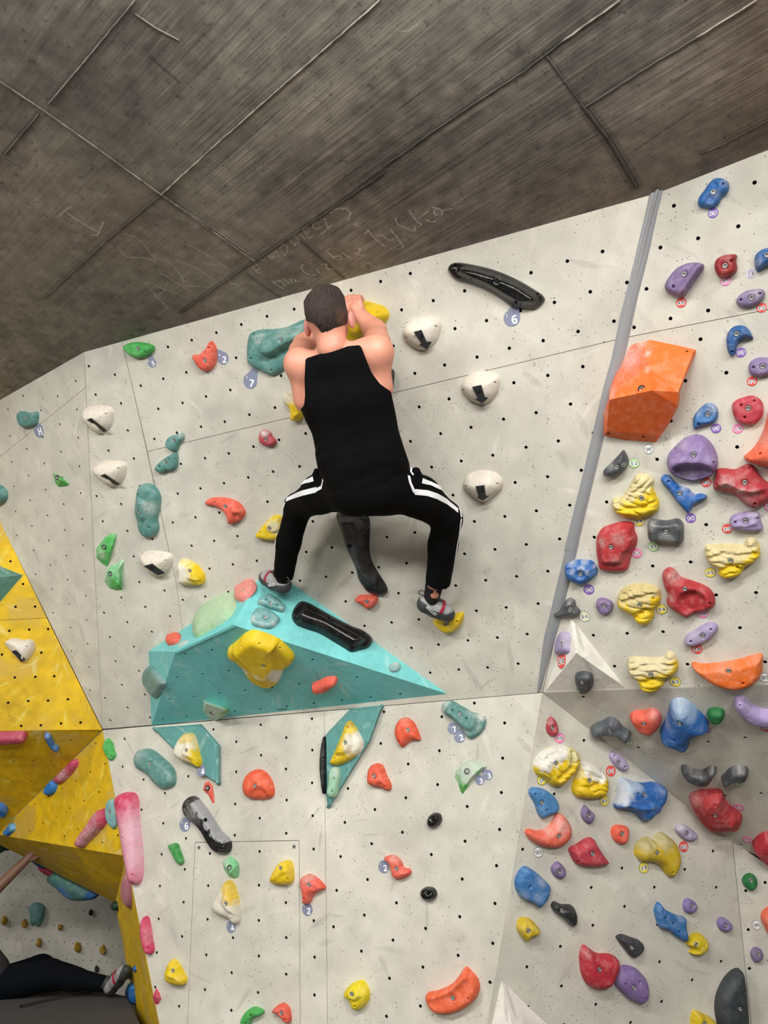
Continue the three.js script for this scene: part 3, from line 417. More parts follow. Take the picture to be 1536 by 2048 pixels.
// ---------------------------------------------------------------- grey cover strip over the fold between upper and right wall
{
  const L = [[R1, 545, 272], [R1, 500, 480], [R1, 400, 900], [R1, 300, 1290], [R1, 220, 1679], [G4, 1405, 990], [G4, 1290, 1480], [G4, 1150, 2048], [R3, 215, 600], [R3, 80, 1154], [R4, 90, 400], [R4, 45, 752]], Rr = [[R1, 660, 232], [R1, 612, 420], [R1, 530, 800], [R1, 440, 1160], [R1, 345, 1600], [G4, 1485, 990], [G4, 1370, 1480], [G4, 1232, 2048], [R3, 292, 600], [R3, 160, 1154], [R4, 165, 400], [R4, 72, 735]];
  const g = thing('cover_strip', 'long grey plastic strip taped over the fold beside the orange volume', 'strip'), pos = [], idx = [], nU = 9, nV = 80;
  const sample = (arr, t) => { const k = Math.min(arr.length - 2, Math.floor(t * (arr.length - 1))), s = t * (arr.length - 1) - k, a = arr[k][0](arr[k][1], arr[k][2]), b = arr[k + 1][0](arr[k + 1][1], arr[k + 1][2]); return [mix(a[0], b[0], s), mix(a[1], b[1], s)]; };
  for (let j = 0; j <= nV; j++) { const t = j / nV, l = sample(L, t), r = sample(Rr, t), a = A.hit(...l, 0.002), b = C.hit(...r, 0.002), fx = mix(1315, 1085, (mix(l[1], r[1], 0.5) - 380) / 1005), crumple = sstep(0.38, 0.0, t);
    for (let i = 0; i <= nU; i++) { const s = i / nU, p = a.clone().lerp(b, s), bulge = 0.006 * Math.sin(Math.PI * s) + 0.0055 * crumple * Math.sin(s * 14 + t * 9) * Math.sin(Math.PI * s); p.addScaledVector(nA, bulge + 0.004 * Math.sin(Math.PI * s)); pos.push(p.x, p.y, p.z); if (i && j) { const q = j * (nU + 1) + i; idx.push(q, q - 1, q - nU - 1, q - 1, q - nU - 2, q - nU - 1); } } }
  const geo = new THREE.BufferGeometry(); geo.setAttribute('position', new THREE.Float32BufferAttribute(pos, 3)); geo.setIndex(idx); geo.computeVertexNormals();
  mesh('strip', geo, new THREE.MeshPhysicalMaterial({ color: 0x929395, roughness: 0.38, side: THREE.DoubleSide }), g);
}
// ---------------------------------------------------------------- volumes
const [turqMap, turqBump] = paintedPly(512, [118, 203, 200], 1.0, { mottle: 0.14, w0: 0.62, wear: 0.3, worn: [176, 214, 210], clusters: 40, streaks: 60, hole: [40, 70, 70], scuff: [80, 150, 148], seed: 21 });
const [tealMap, tealBump] = paintedPly(512, [92, 152, 147], 1.0, { mottle: 0.16, w0: 0.55, wear: 0.5, worn: [158, 192, 188], clusters: 60, streaks: 120, hole: [40, 70, 70], scuff: [70, 120, 118], seed: 25 });
const [whiteMap, whiteBump] = paintedPly(512, [240, 235, 224], 0.8, { mottle: 0.12, w0: 0.62, wear: 0.3, worn: [190, 180, 165], clusters: 130, streaks: 90, hole: [60, 55, 50], scuff: [150, 147, 138], seed: 31 });
MAT.turq = new THREE.MeshStandardMaterial({ map: turqMap, bumpMap: turqBump, bumpScale: 0.0008, roughness: 0.6 });
MAT.tealPaint = new THREE.MeshStandardMaterial({ map: tealMap, bumpMap: tealBump, bumpScale: 0.0008, roughness: 0.6 });
MAT.whitePaint = new THREE.MeshStandardMaterial({ map: whiteMap, bumpMap: whiteBump, bumpScale: 0.0008, roughness: 0.65 });
function volume(name, label, mat, faces, group) {    // faces: [facet, pixel polygon, lattice]
  const g = thing(name, label, 'volume', group); g.position.copy(faces[0][0].hit(...faces[0][1][0]));
  for (const [f, poly, lat] of faces) {
    const out = poly.map((q) => (q.isVector3 ? f.uvP(q) : f.uv(...q))); if (areaOf(out) < 0) out.reverse(); const sh = new THREE.Shape(out.map((q) => new THREE.Vector2(...q))), holes = [];
    if (lat) for (let i = -15; i <= 15; i++) for (let j = -15; j <= 15; j++) { const u = lat.P[0] + i * lat.a[0] + j * lat.b[0], v = lat.P[1] + i * lat.a[1] + j * lat.b[1]; if (inPoly(out, u, v) && segDist(out, u, v) > 0.02) holes.push([u, v]); }
    for (const [u, v] of holes) { const p = new THREE.Path(); p.absellipse(u, v, NUT, NUT, 0, Math.PI * 2, true); sh.holes.push(new THREE.Path(p.getPoints(3).slice(0, -1))); }
    const geo = new THREE.ExtrudeGeometry(sh, { depth: 0.012, bevelEnabled: false }); geo.translate(0, 0, -0.012);
    const m4 = f.m.clone(); m4.elements[12] -= g.position.x; m4.elements[13] -= g.position.y; m4.elements[14] -= g.position.z;
    mesh('face', geo, mat, g).applyMatrix4(m4);
    for (const [u, v] of holes) { const t = mesh('t_nut', nutGeo, MAT.nut, g); t.position.set(u, v, 0); t.updateMatrix(); t.applyMatrix4(m4); }
  }
  return g;
}
const t0 = A.hit(297, 1303), t2 = A.hit(466, 1250, 0.30), t3 = A.hit(517, 1159), t4 = A.hit(588, 1170), t5 = A.hit(895, 1388), t6 = A.hit(303, 1451);
const TF = Facet.of(t2, t5, t6), t1 = TF.hit(351, 1303), T1 = Facet.of(t2, t4, t5), T0 = Facet.of(t0, t2, t3), TL = Facet.of(t0, t1, t6), T0b = Facet.of(t0, t1, t2), T1b = Facet.of(t2, t3, t4);
const turq = volume('turquoise_volume', 'large turquoise plywood volume under the climber with a dark front face', MAT.turq, [[TF, [t1, t2, t5, t6], lattice(TF, T9, [551, 991], [1025, 935], 2, [630, 784], 1)], [T1, [t2, t4, t5], null], [T1b, [t2, t3, t4], null], [T0, [t0, t2, t3], null], [T0b, [t0, t1, t2], null], [TL, [t0, t1, t6], null]]);
{ const m = TF.m.clone(); m.elements[12] -= turq.position.x; m.elements[13] -= turq.position.y; m.elements[14] -= turq.position.z; const ink = new THREE.MeshStandardMaterial({ color: 0x1d4a4a, roughness: 0.7 }), gs = [];
  for (const [x0, x1, y] of [[1318, 1390, 1106], [1330, 1390, 1118]]) { const a = TF.uv(...T9(x0, y)), b = TF.uv(...T9(x1, y - 4)), g = new THREE.BoxGeometry(Math.hypot(b[0] - a[0], b[1] - a[1]), 0.0022, 0.001); g.rotateZ(Math.atan2(b[1] - a[1], b[0] - a[0])); g.translate((a[0] + b[0]) / 2, (a[1] + b[1]) / 2, 0.0004); gs.push(g); }
  const c = TF.uv(...T9(1405, 1106)), d = new THREE.CylinderGeometry(0.006, 0.006, 0.001, 16); d.rotateX(Math.PI / 2); d.translate(c[0], c[1], 0.0004); gs.push(d); mesh('maker_mark', mergeGeometries(gs), ink, turq).applyMatrix4(m); }
const flatVol = (label, frame, o, h, ridge) => { const P = pairs(o), b = P.map((p) => D.hit(...frame(...p))), cu = P.reduce((s, p) => [s[0] + p[0] / P.length, s[1] + p[1] / P.length], [0, 0]); const top = P.map((p, i) => D.hit(...frame(mix(p[0], cu[0], 0.07), mix(p[1], cu[1], 0.07)), h[i])); const faces = [[Facet.of(top[0], top[2], top[4]), top]]; b.forEach((p, i) => { const j = (i + 1) % b.length; faces.push([Facet.of(b[i], b[j], top[i]), [b[i], b[j], top[j], top[i]]]); }); return volume('teal_volume', label, MAT.tealPaint, faces.map(([f, p]) => [f, p, null]), 'flat teal volumes below the turquoise volume'); };
flatVol('flat teal volume carrying a yellow and white hold, left of the round orange hold', L4, [415, 185, 745, 160, 868, 300, 868, 570, 770, 510, 580, 350], [0.03, 0.03, 0.03, 0.03, 0.03, 0.03]);
flatVol('slim pointed teal volume with a yellow hold and black sliver, centre of the lower wall', M8, [335, 125, 560, 98, 470, 340, 188, 795, 172, 700, 165, 305], [0.045, 0.03, 0.03, 0.03, 0.03, 0.045]);
const w0 = C.hit(1143, 1237), w1 = C.hit(1252, 1376), w2 = C.hit(1091, 1382), w3 = C.hit(1153, 1306, 0.10), WA = Facet.of(w0, w3, w1), WB = Facet.of(w3, w2, w1), WC = Facet.of(w0, w2, w3);
volume('white_volume', 'white three-sided pyramid volume at the foot of the grey strip', MAT.whitePaint, [[WB, [w3, w2, w1], null], [WA, [w0, w3, w1], null], [WC, [w0, w2, w3], null]]);
const v0 = Fp.hit(1003, 1961), v1 = Fp.hit(1105, 2060), v2 = Fp.hit(970, 2110), v3 = Fp.hit(1030, 2075, 0.10);
volume('white_volume', 'white pointed volume cut off by the bottom edge of the picture', MAT.whitePaint, [[Facet.of(v0, v3, v1), [v0, v3, v1], null], [Facet.of(v3, v2, v1), [v3, v2, v1], null], [Facet.of(v0, v2, v3), [v0, v2, v3], null]]);
{ const a = Y1.hit(...L1(195, 642)), b = Y1.hit(...L1(-160, 500)), c = Y1.hit(...L1(-160, 1060)), d = Y1.hit(...L1(-90, 665), 0.16); volume('teal_volume', 'teal pyramid volume on the yellow wall at the left edge', MAT.tealPaint, [[Facet.of(a, b, d), [a, b, d], null], [Facet.of(a, d, c), [a, d, c], null], [Facet.of(b, c, d), [b, c, d], null]]); }
// ---------------------------------------------------------------- holds: colours
const TEAL = 0x5e928a, GRN = 0x4db356, LGRN = 0x86cf94, COR = 0xee6650, ORG = 0xff7a30, RED = 0xb83238, CRI = 0xc4424f, PNK = 0xd8406a, YEL = 0xf0cc12, PUR = 0x826d96, LPU = 0xb6a8c8, BLU = 0x2d6cb0, LBL = 0x4f8abf, CHA = 0x484b4f, BLK = 0x101011, DGR = 0x22763c, CRM = 0xe8dece, OLV = 0xb08a1c, WHT = 0xe9e2cf;
const gL = 'holds on the left wall', gU = 'holds on the upper wall', gD = 'holds on the lower wall', gR = 'holds on the right wall', gO = 'holds on the right overhang', gF = 'holds on the lower right wall', gY = 'holds on the yellow prow', gV = 'holds on the turquoise volume', gZ = 'holds in the bay behind the yellow prow';
const BL = { r: 0.22, dust: 0.015, n: 0.001, dkb: 1 };
// ---- left wall and left part of the upper wall
hold(B, G1, TEAL, 'small teal hold with a grey tag at the far left', [124, 580, 130, 548, 178, 556, 232, 552, 235, 585, 222, 630, 150, 640, 132, 612], { h: 0.035, e: 0.5, b: [[158, 587]], group: gL });
hold(A, G1, GRN, 'green half-round hold touching the ceiling edge, upper left', [752, 160, 790, 135, 850, 132, 930, 158, 925, 190, 895, 215, 850, 230, 795, 215], { h: 0.04, e: 0.6, b: [[830, 172]], sc: [[882, 193]], group: gU });
hold(A, G1, COR, 'coral pointed hold beside grey tag 2 near the ceiling', [1165, 210, 1200, 205, 1240, 175, 1272, 125, 1300, 165, 1305, 230, 1285, 285, 1245, 310, 1205, 290, 1178, 250], { h: 0.045, b: [[1231, 243]], sc: [[1264, 167]], group: gU });
function startHold(f, frame, label, o, arrow, bolt, scr, group) {
  const g = hold(f, frame, CRM, label, o, { name: 'start_hold', h: 0.06, e: 1.0, ep: 1.7, n: 0.002, dust: 0.1, sc: scr, r: 0.55, group });
  const P = pairs(arrow).map((p) => { const [u, v] = f.uv(...frame(...p), 0.05), w = f.at(u, v), q = g.worldToLocal(w.clone()); return [q.x, q.y, g.userData.top(q.x, q.y) + 0.0025]; });
  const sh = new THREE.Shape(P.map((q) => new THREE.Vector2(q[0], q[1]))), ge = new THREE.ExtrudeGeometry(sh, { depth: 0.003, bevelEnabled: true, bevelSize: 0.0008, bevelThickness: 0.0008, bevelSegments: 1 });
  // lay the plate on the dome: shear its height along the local slope
  let A0 = 0, sx = 0, sy = 0; const n = P.length, mx = P.reduce((s, q) => s + q[0], 0) / n, my = P.reduce((s, q) => s + q[1], 0) / n, mz = P.reduce((s, q) => s + q[2], 0) / n; let xx = 0, xy = 0, yy = 0, xz = 0, yz = 0; for (const [x, y, z] of P) { xx += (x - mx) ** 2; xy += (x - mx) * (y - my); yy += (y - my) ** 2; xz += (x - mx) * (z - mz); yz += (y - my) * (z - mz); } const det = xx * yy - xy * xy; sx = (xz * yy - yz * xy) / det; sy = (yz * xx - xz * xy) / det;
  let lift = 0; for (const [x, y] of P) { const zz = mz + sx * (x - mx) + sy * (y - my); lift = Math.max(lift, g.userData.top(x, y) - zz); } lift = Math.max(lift, g.userData.top(mx, my) + 0.001 - mz);
  const pa = ge.attributes.position; for (let i = 0; i < pa.count; i++) pa.setZ(i, pa.getZ(i) + mz + lift - 0.0005 + sx * (pa.getX(i) - mx) + sy * (pa.getY(i) - my)); ge.computeVertexNormals();
  mesh('arrow_plate', ge, new THREE.MeshStandardMaterial({ color: 0x2a2c2d, roughness: 0.6 }), g).userData.label = 'black arrow plate';
  if (bolt) { const [u, v] = f.uv(...frame(...bolt), 0.055), q = g.worldToLocal(f.at(u, v)); const b = mesh('bolt', boltGeo, MAT.blackSteel, g); b.position.set(q.x, q.y, mz + lift + sx * (q.x - mx) + sy * (q.y - my) - 0.001); }
  delete g.userData.top; return g;
}
const gS = 'cream start holds with black arrow';
startHold(A, G1, 'cream start hold with black arrow, highest of the left column', [500, 560, 520, 525, 590, 512, 660, 518, 685, 545, 680, 610, 650, 660, 610, 685, 560, 660, 510, 610], [535, 595, 570, 585, 632, 668, 604, 676], [560, 602], [[642, 562]], gS);
startHold(A, G1, 'cream start hold with black arrow, second in the left column', [565, 880, 590, 855, 650, 842, 720, 845, 757, 858, 762, 890, 745, 950, 715, 990, 685, 1003, 630, 975, 580, 930], [615, 930, 650, 918, 710, 989, 680, 997], [643, 938], [[717, 890]], gS);
startHold(A, G1, 'cream start hold with black arrow, left of a white and yellow hold', [850, 1410, 890, 1385, 960, 1385, 1030, 1405, 1038, 1440, 1015, 1500, 965, 1540, 910, 1520, 860, 1460], [886, 1465, 925, 1456, 977, 1526, 943, 1532], [915, 1478], [[997, 1441]], gS);
startHold(A, G4, 'cream start hold with black arrow, right of the big yellow hold', [85, 610, 105, 560, 170, 515, 240, 500, 310, 510, 340, 545, 338, 600, 310, 670, 260, 715, 210, 730, 140, 700, 95, 650], [170, 607, 216, 594, 238, 672, 270, 674, 236, 722, 193, 692, 210, 684], [208, 629], [[306, 572], [108, 647]], gS);
startHold(A, G4, 'cream start hold with black arrow, crossing the panel seam right of the climber', [468, 970, 485, 920, 545, 875, 600, 865, 680, 875, 725, 905, 728, 960, 700, 1030, 640, 1080, 600, 1085, 530, 1060, 485, 1010], [550, 968, 608, 955, 625, 1035, 648, 1043, 606, 1080, 563, 1052, 583, 1046], [588, 990], [[695, 940], [483, 995]], gS);
startHold(A, G4, 'cream start hold with black arrow, lowest on the right beside the striped knee', [480, 1610, 510, 1550, 570, 1525, 640, 1520, 710, 1540, 748, 1590, 740, 1640, 690, 1690, 630, 1730, 600, 1728, 540, 1690, 495, 1645], [573, 1620, 628, 1614, 632, 1688, 656, 1690, 611, 1720, 576, 1697, 588, 1693], [605, 1643], [[712, 1608], [501, 1624]], gS);
startHold(Y1, L1, 'cream heart-shaped start hold with black arrow on yellow wall', [42, 1220, 80, 1185, 150, 1178, 200, 1192, 260, 1185, 295, 1210, 300, 1260, 260, 1340, 205, 1385, 160, 1360, 80, 1280], [103, 1288, 143, 1283, 214, 1362, 170, 1380], [122, 1300], [[237, 1252]], gS);
hold(A, G1, TEAL, 'upper of two small teal holds beside the left seam', [1000, 740, 1015, 705, 1060, 685, 1105, 678, 1107, 715, 1085, 745, 1065, 785, 1020, 775], { h: 0.03, e: 0.6, b: [[1043, 720]], ck: [[1090, 690, 25, 0.5]], group: gU });
hold(A, G1, TEAL, 'lower of two small teal holds beside the left seam', [937, 890, 965, 850, 1020, 810, 1065, 792, 1072, 840, 1065, 885, 1030, 905, 1010, 900, 985, 918, 955, 908], { h: 0.035, e: 0.6, b: [[993, 850]], sc: [[965, 875], [1023, 832]], group: gU });
hold(A, G1, TEAL, 'long upright teal hold with smooth rounded lobes on the left', [830, 1030, 845, 990, 885, 978, 930, 992, 965, 1045, 966, 1120, 950, 1190, 958, 1245, 940, 1290, 900, 1305, 865, 1292, 838, 1240, 832, 1200, 818, 1150, 822, 1085], { h: 0.04, e: 0.55, r: 0.4, lb: [[0.016, 0.008, 825, 1080, 870, 1085, 885, 1130, 880, 1190, 850, 1205, 825, 1160]], b: [[848, 1150]], sc: [[908, 1240], [838, 1045]], ck: [[915, 1125, 45, 0.5]], group: gU });
hold(A, G1, COR, 'coral hooked horn hold left of the climber', [1232, 1095, 1260, 1070, 1320, 1062, 1400, 1075, 1450, 1105, 1475, 1145, 1465, 1185, 1420, 1215, 1385, 1222, 1370, 1180, 1345, 1145, 1300, 1122, 1250, 1112], { h: 0.05, e: 0.8, pk: [[1250, 1092, 0.025], [1350, 1118, 0.04], [1430, 1150, 0.065], [1400, 1205, 0.05]], lb: [[-0.015, 0.008, 1390, 1165, 1440, 1150, 1460, 1190, 1385, 1220]], b: [[1350, 1118, 0.04]], sc: [[1287, 1096]], group: gU });
facets(B, G1, GRN, 'small green triangular hold on the left wall', [[312, 912, 0], [355, 928, 0], [420, 990, 0], [395, 1002, 0], [350, 1005, 0], [328, 978, 0], [362, 960, 0.035]], [[0, 1, 6], [1, 2, 6], [2, 3, 6], [3, 4, 6], [4, 5, 6], [5, 0, 6]], { b: [[345, 945, 0.022]], ck: [[320, 925, 40, 0.5]], group: gL });
facets(A, L1, LGRN, 'upper of two green faceted holds by the left fold', [[820, 412, 0], [890, 320, 0], [950, 285, 0], [1002, 280, 0], [960, 425, 0], [915, 578, 0], [880, 560, 0], [818, 498, 0], [905, 345, 0.03], [850, 450, 0.035], [935, 440, 0.03]], [[0, 1, 8], [1, 2, 8], [2, 3, 8], [3, 10, 8], [3, 4, 10], [4, 5, 10], [5, 6, 9], [6, 7, 9], [7, 0, 9], [0, 8, 9], [8, 10, 9], [10, 5, 9]], { b: [[888, 402, 0.032]], c2: [[930, 500, 110, GRN], [950, 340, 60, GRN]], ck: [[860, 460, 50, 0.6], [960, 285, 50, 0.5]], group: gU });
facets(A, L1, LGRN, 'lower of two green faceted holds by the left fold', [[888, 705, 0], [905, 610, 0], [945, 560, 0], [1000, 540, 0], [1038, 495, 0], [1060, 512, 0], [1048, 580, 0], [1036, 650, 0], [1040, 772, 0], [985, 775, 0], [930, 757, 0], [915, 640, 0.03], [1010, 590, 0.035], [1015, 720, 0.04]], [[0, 1, 11], [1, 2, 11], [2, 3, 12], [2, 12, 11], [3, 4, 12], [4, 5, 12], [5, 6, 12], [6, 7, 12], [7, 13, 12], [7, 8, 13], [8, 9, 13], [9, 10, 13], [10, 0, 13], [0, 11, 13], [11, 12, 13]], { b: [[940, 630, 0.032]], c2: [[985, 750, 70, GRN]], ck: [[1030, 530, 60, 0.5], [900, 680, 50, 0.4]], group: gU });
hold(A, G1, YEL, 'white and yellow pointed hold right of a cream start hold', [1072, 1470, 1090, 1435, 1140, 1440, 1200, 1480, 1232, 1535, 1225, 1580, 1160, 1585, 1095, 1580, 1075, 1560, 1082, 1520], { h: 0.05, e: 0.7, lb: [[0.014, 0.006, 1120, 1550, 1150, 1500, 1150, 1470, 1200, 1490, 1230, 1545, 1200, 1575]], b: [[1140, 1505]], sc: [[1205, 1560]], c2: [[1085, 1520, 62, WHT]], group: gU });
hold(B, G1, TEAL, 'teal hold cut by the left edge above the yellow wall', [0, 988, 25, 1000, 48, 1030, 45, 1075, 0, 1110, -40, 1100, -60, 1020], { h: 0.05, group: gL });
// ---- upper wall around the climber
const N1 = fr(480, 620, 10.971);
hold(A, N1, TEAL, 'big teal hold with raised lip left of the head of the climber', [175, 900, 190, 700, 240, 520, 330, 455, 500, 420, 800, 405, 1000, 370, 1200, 290, 1420, 200, 1600, 190, 1750, 300, 1700, 600, 1400, 850, 1000, 1300, 850, 1400, 720, 1440, 600, 1400, 450, 1330, 330, 1270, 210, 1180, 180, 1080], { h: 0.035, e: 0.35, s: 0.0075, r: 0.42, lb: [[0.05, 0.018, 450, 900, 520, 620, 700, 545, 1000, 470, 1450, 430, 1620, 500, 1500, 640, 1200, 750, 950, 880, 800, 990, 650, 1030, 520, 980]], b: [[897, 655, 0.08]], sc: [[325, 522], [265, 1060], [715, 1315]], ck: [[480, 650, 180, 0.35], [1000, 420, 260, 0.25], [1350, 500, 120, 0.35]], group: gU });
hold(A, G2, YEL, 'big bright yellow finish hold gripped by the climber', [800, 215, 880, 200, 940, 205, 1000, 218, 1090, 250, 1125, 305, 1090, 370, 1050, 420, 990, 470, 910, 520, 850, 525, 790, 490, 750, 400, 760, 280], { h: 0.06, e: 0.6, s: 0.009, pk: [[860, 260, 0.09], [1000, 320, 0.10], [900, 400, 0.10], [1080, 300, 0.06], [1040, 390, 0.05], [880, 490, 0.06]], rg: [[18, 0.012, 800, 330, 920, 340, 1020, 325, 1110, 308]], sc: [[1060, 288]], dust: 0.06, group: gU });
hold(A, G2, YEL, 'yellow hold with chalky top beside the left armpit of climber', [412, 880, 430, 835, 470, 845, 510, 880, 540, 930, 540, 985, 515, 1025, 485, 1030, 460, 1015, 462, 985, 455, 940, 425, 910], { h: 0.05, sc: [[490, 880]], c2: [[435, 870, 40, 0xded2b4]], lb: [[0.012, 0.006, 462, 990, 500, 970, 538, 940, 535, 990, 490, 1028]], group: gU });
hold(A, G2, CRI, 'small red bean-shaped hold with chalky top', [240, 1130, 250, 1095, 280, 1085, 315, 1105, 325, 1130, 353, 1160, 350, 1190, 310, 1205, 265, 1190, 242, 1165], { h: 0.035, b: [[282, 1157]], ck: [[275, 1110, 40, 0.8]], group: gU });
hold(A, G4, BLK, 'long curved glossy black hold near the ceiling above grey tag 6', [383, 195, 400, 160, 440, 148, 540, 160, 700, 200, 850, 265, 960, 330, 1010, 365, 1025, 395, 1000, 430, 960, 455, 870, 455, 820, 452, 780, 425, 720, 380, 620, 325, 510, 285, 440, 265, 405, 235], { ...BL, h: 0.03, e: 0.6, s: 0.0065, lb: [[0.035, 0.02, 470, 175, 560, 185, 700, 225, 850, 290, 960, 360, 985, 400, 950, 430, 850, 430, 760, 380, 640, 310, 520, 260, 440, 220]], b: [[707, 267, 0.06]], sc: [[435, 165], [975, 355], [838, 412]], group: gU });
hold(A, G2, BLK, 'black hold almost hidden behind the right ribs of climber', [1090, 690, 1135, 672, 1155, 690, 1155, 760, 1140, 830, 1095, 830], { ...BL, h: 0.05, group: gU });
hold(A, G3, 0x1c1d1f, 'long twisted black hold with painted grey reflection between the legs', [618, 420, 640, 370, 760, 365, 825, 425, 832, 560, 830, 640, 850, 720, 890, 790, 940, 870, 945, 910, 920, 930, 880, 925, 820, 905, 790, 870, 760, 820, 745, 760, 715, 690, 680, 610, 655, 520, 630, 460], { ...BL, r: 0.3, h: 0.035, e: 0.6, s: 0.0065, c2: [[700, 480, 90, 0x4a4c4f, 0.2], [720, 600, 75, 0x4a4c4f, 0.2], [770, 700, 60, 0x45474a, 0.2], [820, 800, 50, 0x3a3c3f, 0.2]], lb: [[0.05, 0.022, 640, 430, 760, 420, 800, 500, 795, 600, 810, 700, 870, 800, 870, 860, 830, 840, 770, 760, 720, 650, 670, 540]], b: [[701, 613, 0.08]], group: gU });  // grey patches paint the bright reflection on its left face
hold(A, G3, COR, 'coral hold just below the tip of the long black hold', [740, 950, 760, 930, 800, 925, 880, 935, 884, 960, 870, 990, 820, 1013, 790, 985, 755, 970], { h: 0.035, b: [[811, 970]], group: gU });
hold(A, G3, YEL, 'yellow wedge hold with pale plate behind the left knee', [107, 540, 125, 515, 180, 450, 215, 420, 260, 415, 290, 480, 280, 560, 215, 575, 115, 555], { h: 0.04, e: 0.5, lb: [[0.01, 0.004, 170, 500, 200, 440, 270, 430, 280, 500, 220, 530, 185, 520]], c2: [[225, 480, 42, 0xd9cf9a]], b: [[196, 497]], sc: [[137, 522]], group: gU });
hold(A, G3, YEL, 'yellow foothold under the right shoe of the climber', [1240, 1085, 1290, 1070, 1370, 1050, 1430, 1038, 1435, 1060, 1420, 1110, 1380, 1150, 1330, 1160, 1290, 1140], { h: 0.055, e: 0.7, sc: [[1395, 1085]], b: [[1320, 1110]], group: gU });
// ---- on the turquoise volume
hold(T0, T9, 0x62a85e, 'big pale green chalky hold on the upper left slope of turquoise volume', [545, 380, 570, 280, 640, 190, 730, 100, 830, 45, 930, 30, 945, 90, 940, 170, 900, 240, 800, 320, 700, 380, 620, 430, 570, 450], { h: 0.05, e: 0.9, s: 0.009, c2: [[850, 60, 100, 0x9cc494, 0.6]], sc: [[920, 188], [865, 222]], ck: [[850, 70, 130, 0.35], [680, 190, 80, 0.2]], group: gV });
hold(T0, T7, COR, 'coral hold with chalky top at the peak of turquoise volume', [527, 110, 535, 55, 575, 22, 615, 35, 610, 70, 590, 95, 555, 122, 530, 118], { h: 0.035, e: 0.5, b: [[557, 72]], ck: [[580, 45, 35, 0.35]], group: gV });
hold(T0, T9, COR, 'small coral hold at left corner of turquoise volume', [300, 490, 320, 450, 370, 415, 425, 410, 425, 450, 400, 495, 350, 520, 310, 515], { h: 0.03, sc: [[347, 455]], group: gV });
hold(T0, T9, 0x8fb5b0, 'tiny chalked teal foothold beside small coral hold', [405, 545, 440, 490, 510, 480, 490, 510, 430, 550], { h: 0.012, e: 0.6, ck: [[450, 515, 50, 0.6]], group: gV });
hold(TL, T9, 0x5d8f8b, 'dark teal diamond hold on the left flank of turquoise volume', [85, 800, 110, 730, 160, 700, 200, 740, 250, 800, 288, 860, 270, 920, 195, 1003, 140, 930, 95, 860], { h: 0.03, e: 0.5, sc: [[110, 800], [248, 838]], r: 0.4, ck: [[215, 700, 60, 0.4]], group: gV });
hold(TF, T9, YEL, 'big yellow and white swirl hold on the front of turquoise volume', [866, 545, 950, 470, 1040, 390, 1110, 372, 1200, 395, 1340, 455, 1420, 520, 1485, 600, 1470, 660, 1390, 730, 1370, 790, 1330, 850, 1270, 888, 1200, 885, 1120, 850, 1050, 790, 1000, 710, 940, 650, 875, 610], { h: 0.035, e: 0.3, s: 0.0075, n: 0.001, lb: [[0.035, 0.007, 880, 545, 1040, 405, 1110, 388, 1330, 475, 1320, 520, 1262, 560, 1245, 620, 1270, 720, 1250, 790, 1200, 815, 1120, 780, 1060, 700, 990, 620, 930, 570]], b: [[1190, 728, 0.08]], sc: [[1012, 467], [1182, 440], [1356, 524], [1412, 676]], c2: [[1330, 790, 95, 0xe6dfcf, 0.4], [1140, 745, 60, 0xe9dc9a, 0.5], [1010, 740, 50, 0xe6dfcf, 0.4]], dust: 0.05, group: gV });
hold(TF, T7, COR, 'coral mushroom-shaped hold on the front of turquoise volume', [868, 490, 900, 475, 940, 458, 975, 458, 985, 472, 965, 490, 935, 510, 880, 512], { h: 0.045, e: 0.8, b: [[930, 493]], group: gV });
facets(TF, T9, 0xbfd8c0, 'pale green faceted hold at bottom edge of turquoise volume', [[633, 1030, 0], [720, 1062, 0], [868, 1105, 0], [880, 1140, 0], [800, 1205, 0], [740, 1226, 0], [680, 1188, 0], [640, 1147, 0], [660, 1060, 0.05], [820, 1110, 0.06], [760, 1190, 0.05]], [[0, 1, 8], [1, 2, 9], [1, 9, 8], [2, 3, 9], [3, 4, 9], [4, 10, 9], [4, 5, 10], [5, 6, 10], [6, 7, 8], [6, 8, 10], [7, 0, 8], [8, 9, 10]], { b: [[722, 1148, 0.053]], c2: [[850, 1150, 50, 0x6fae6a]], ck: [[700, 1100, 90, 0.5]], group: gV });
hold(T1, T9, 0x6fa5a1, 'upper of two grey-teal slick holds under the left shoe', [1140, 120, 1180, 60, 1240, 40, 1350, 110, 1395, 170, 1375, 210, 1300, 195, 1200, 160], { h: 0.025, e: 0.4, r: 0.3, b: [[1266, 125]], sc: [[1320, 148], [1220, 100]], ck: [[1150, 130, 50, 0.4], [1380, 190, 50, 0.5]], group: gV });
hold(T1, T9, 0x6fa5a1, 'lower of two grey-teal slick holds under the left shoe', [1075, 280, 1100, 200, 1150, 165, 1240, 185, 1310, 230, 1350, 280, 1300, 345, 1250, 368, 1160, 355, 1090, 330], { h: 0.022, e: 0.4, r: 0.35, b: [[1215, 255]], ck: [[1085, 270, 60, 0.55], [1300, 330, 70, 0.5], [1170, 350, 60, 0.4]], group: gV });
hold(T1, T7, BLK, 'long glossy black hold on the right slope of turquoise volume', [775, 190, 785, 150, 815, 122, 850, 128, 900, 155, 980, 200, 1050, 235, 1100, 255, 1135, 285, 1140, 305, 1120, 330, 1080, 342, 1045, 350, 1010, 330, 960, 300, 900, 265, 840, 245, 795, 225], { ...BL, h: 0.035, e: 0.6, s: 0.006, lb: [[0.03, 0.018, 800, 180, 830, 150, 900, 180, 980, 225, 1060, 265, 1110, 295, 1080, 320, 1040, 325, 960, 285, 880, 245, 810, 225]], b: [[950, 202]], sc: [[829, 139], [824, 217], [1099, 270], [1032, 316]], group: gV });
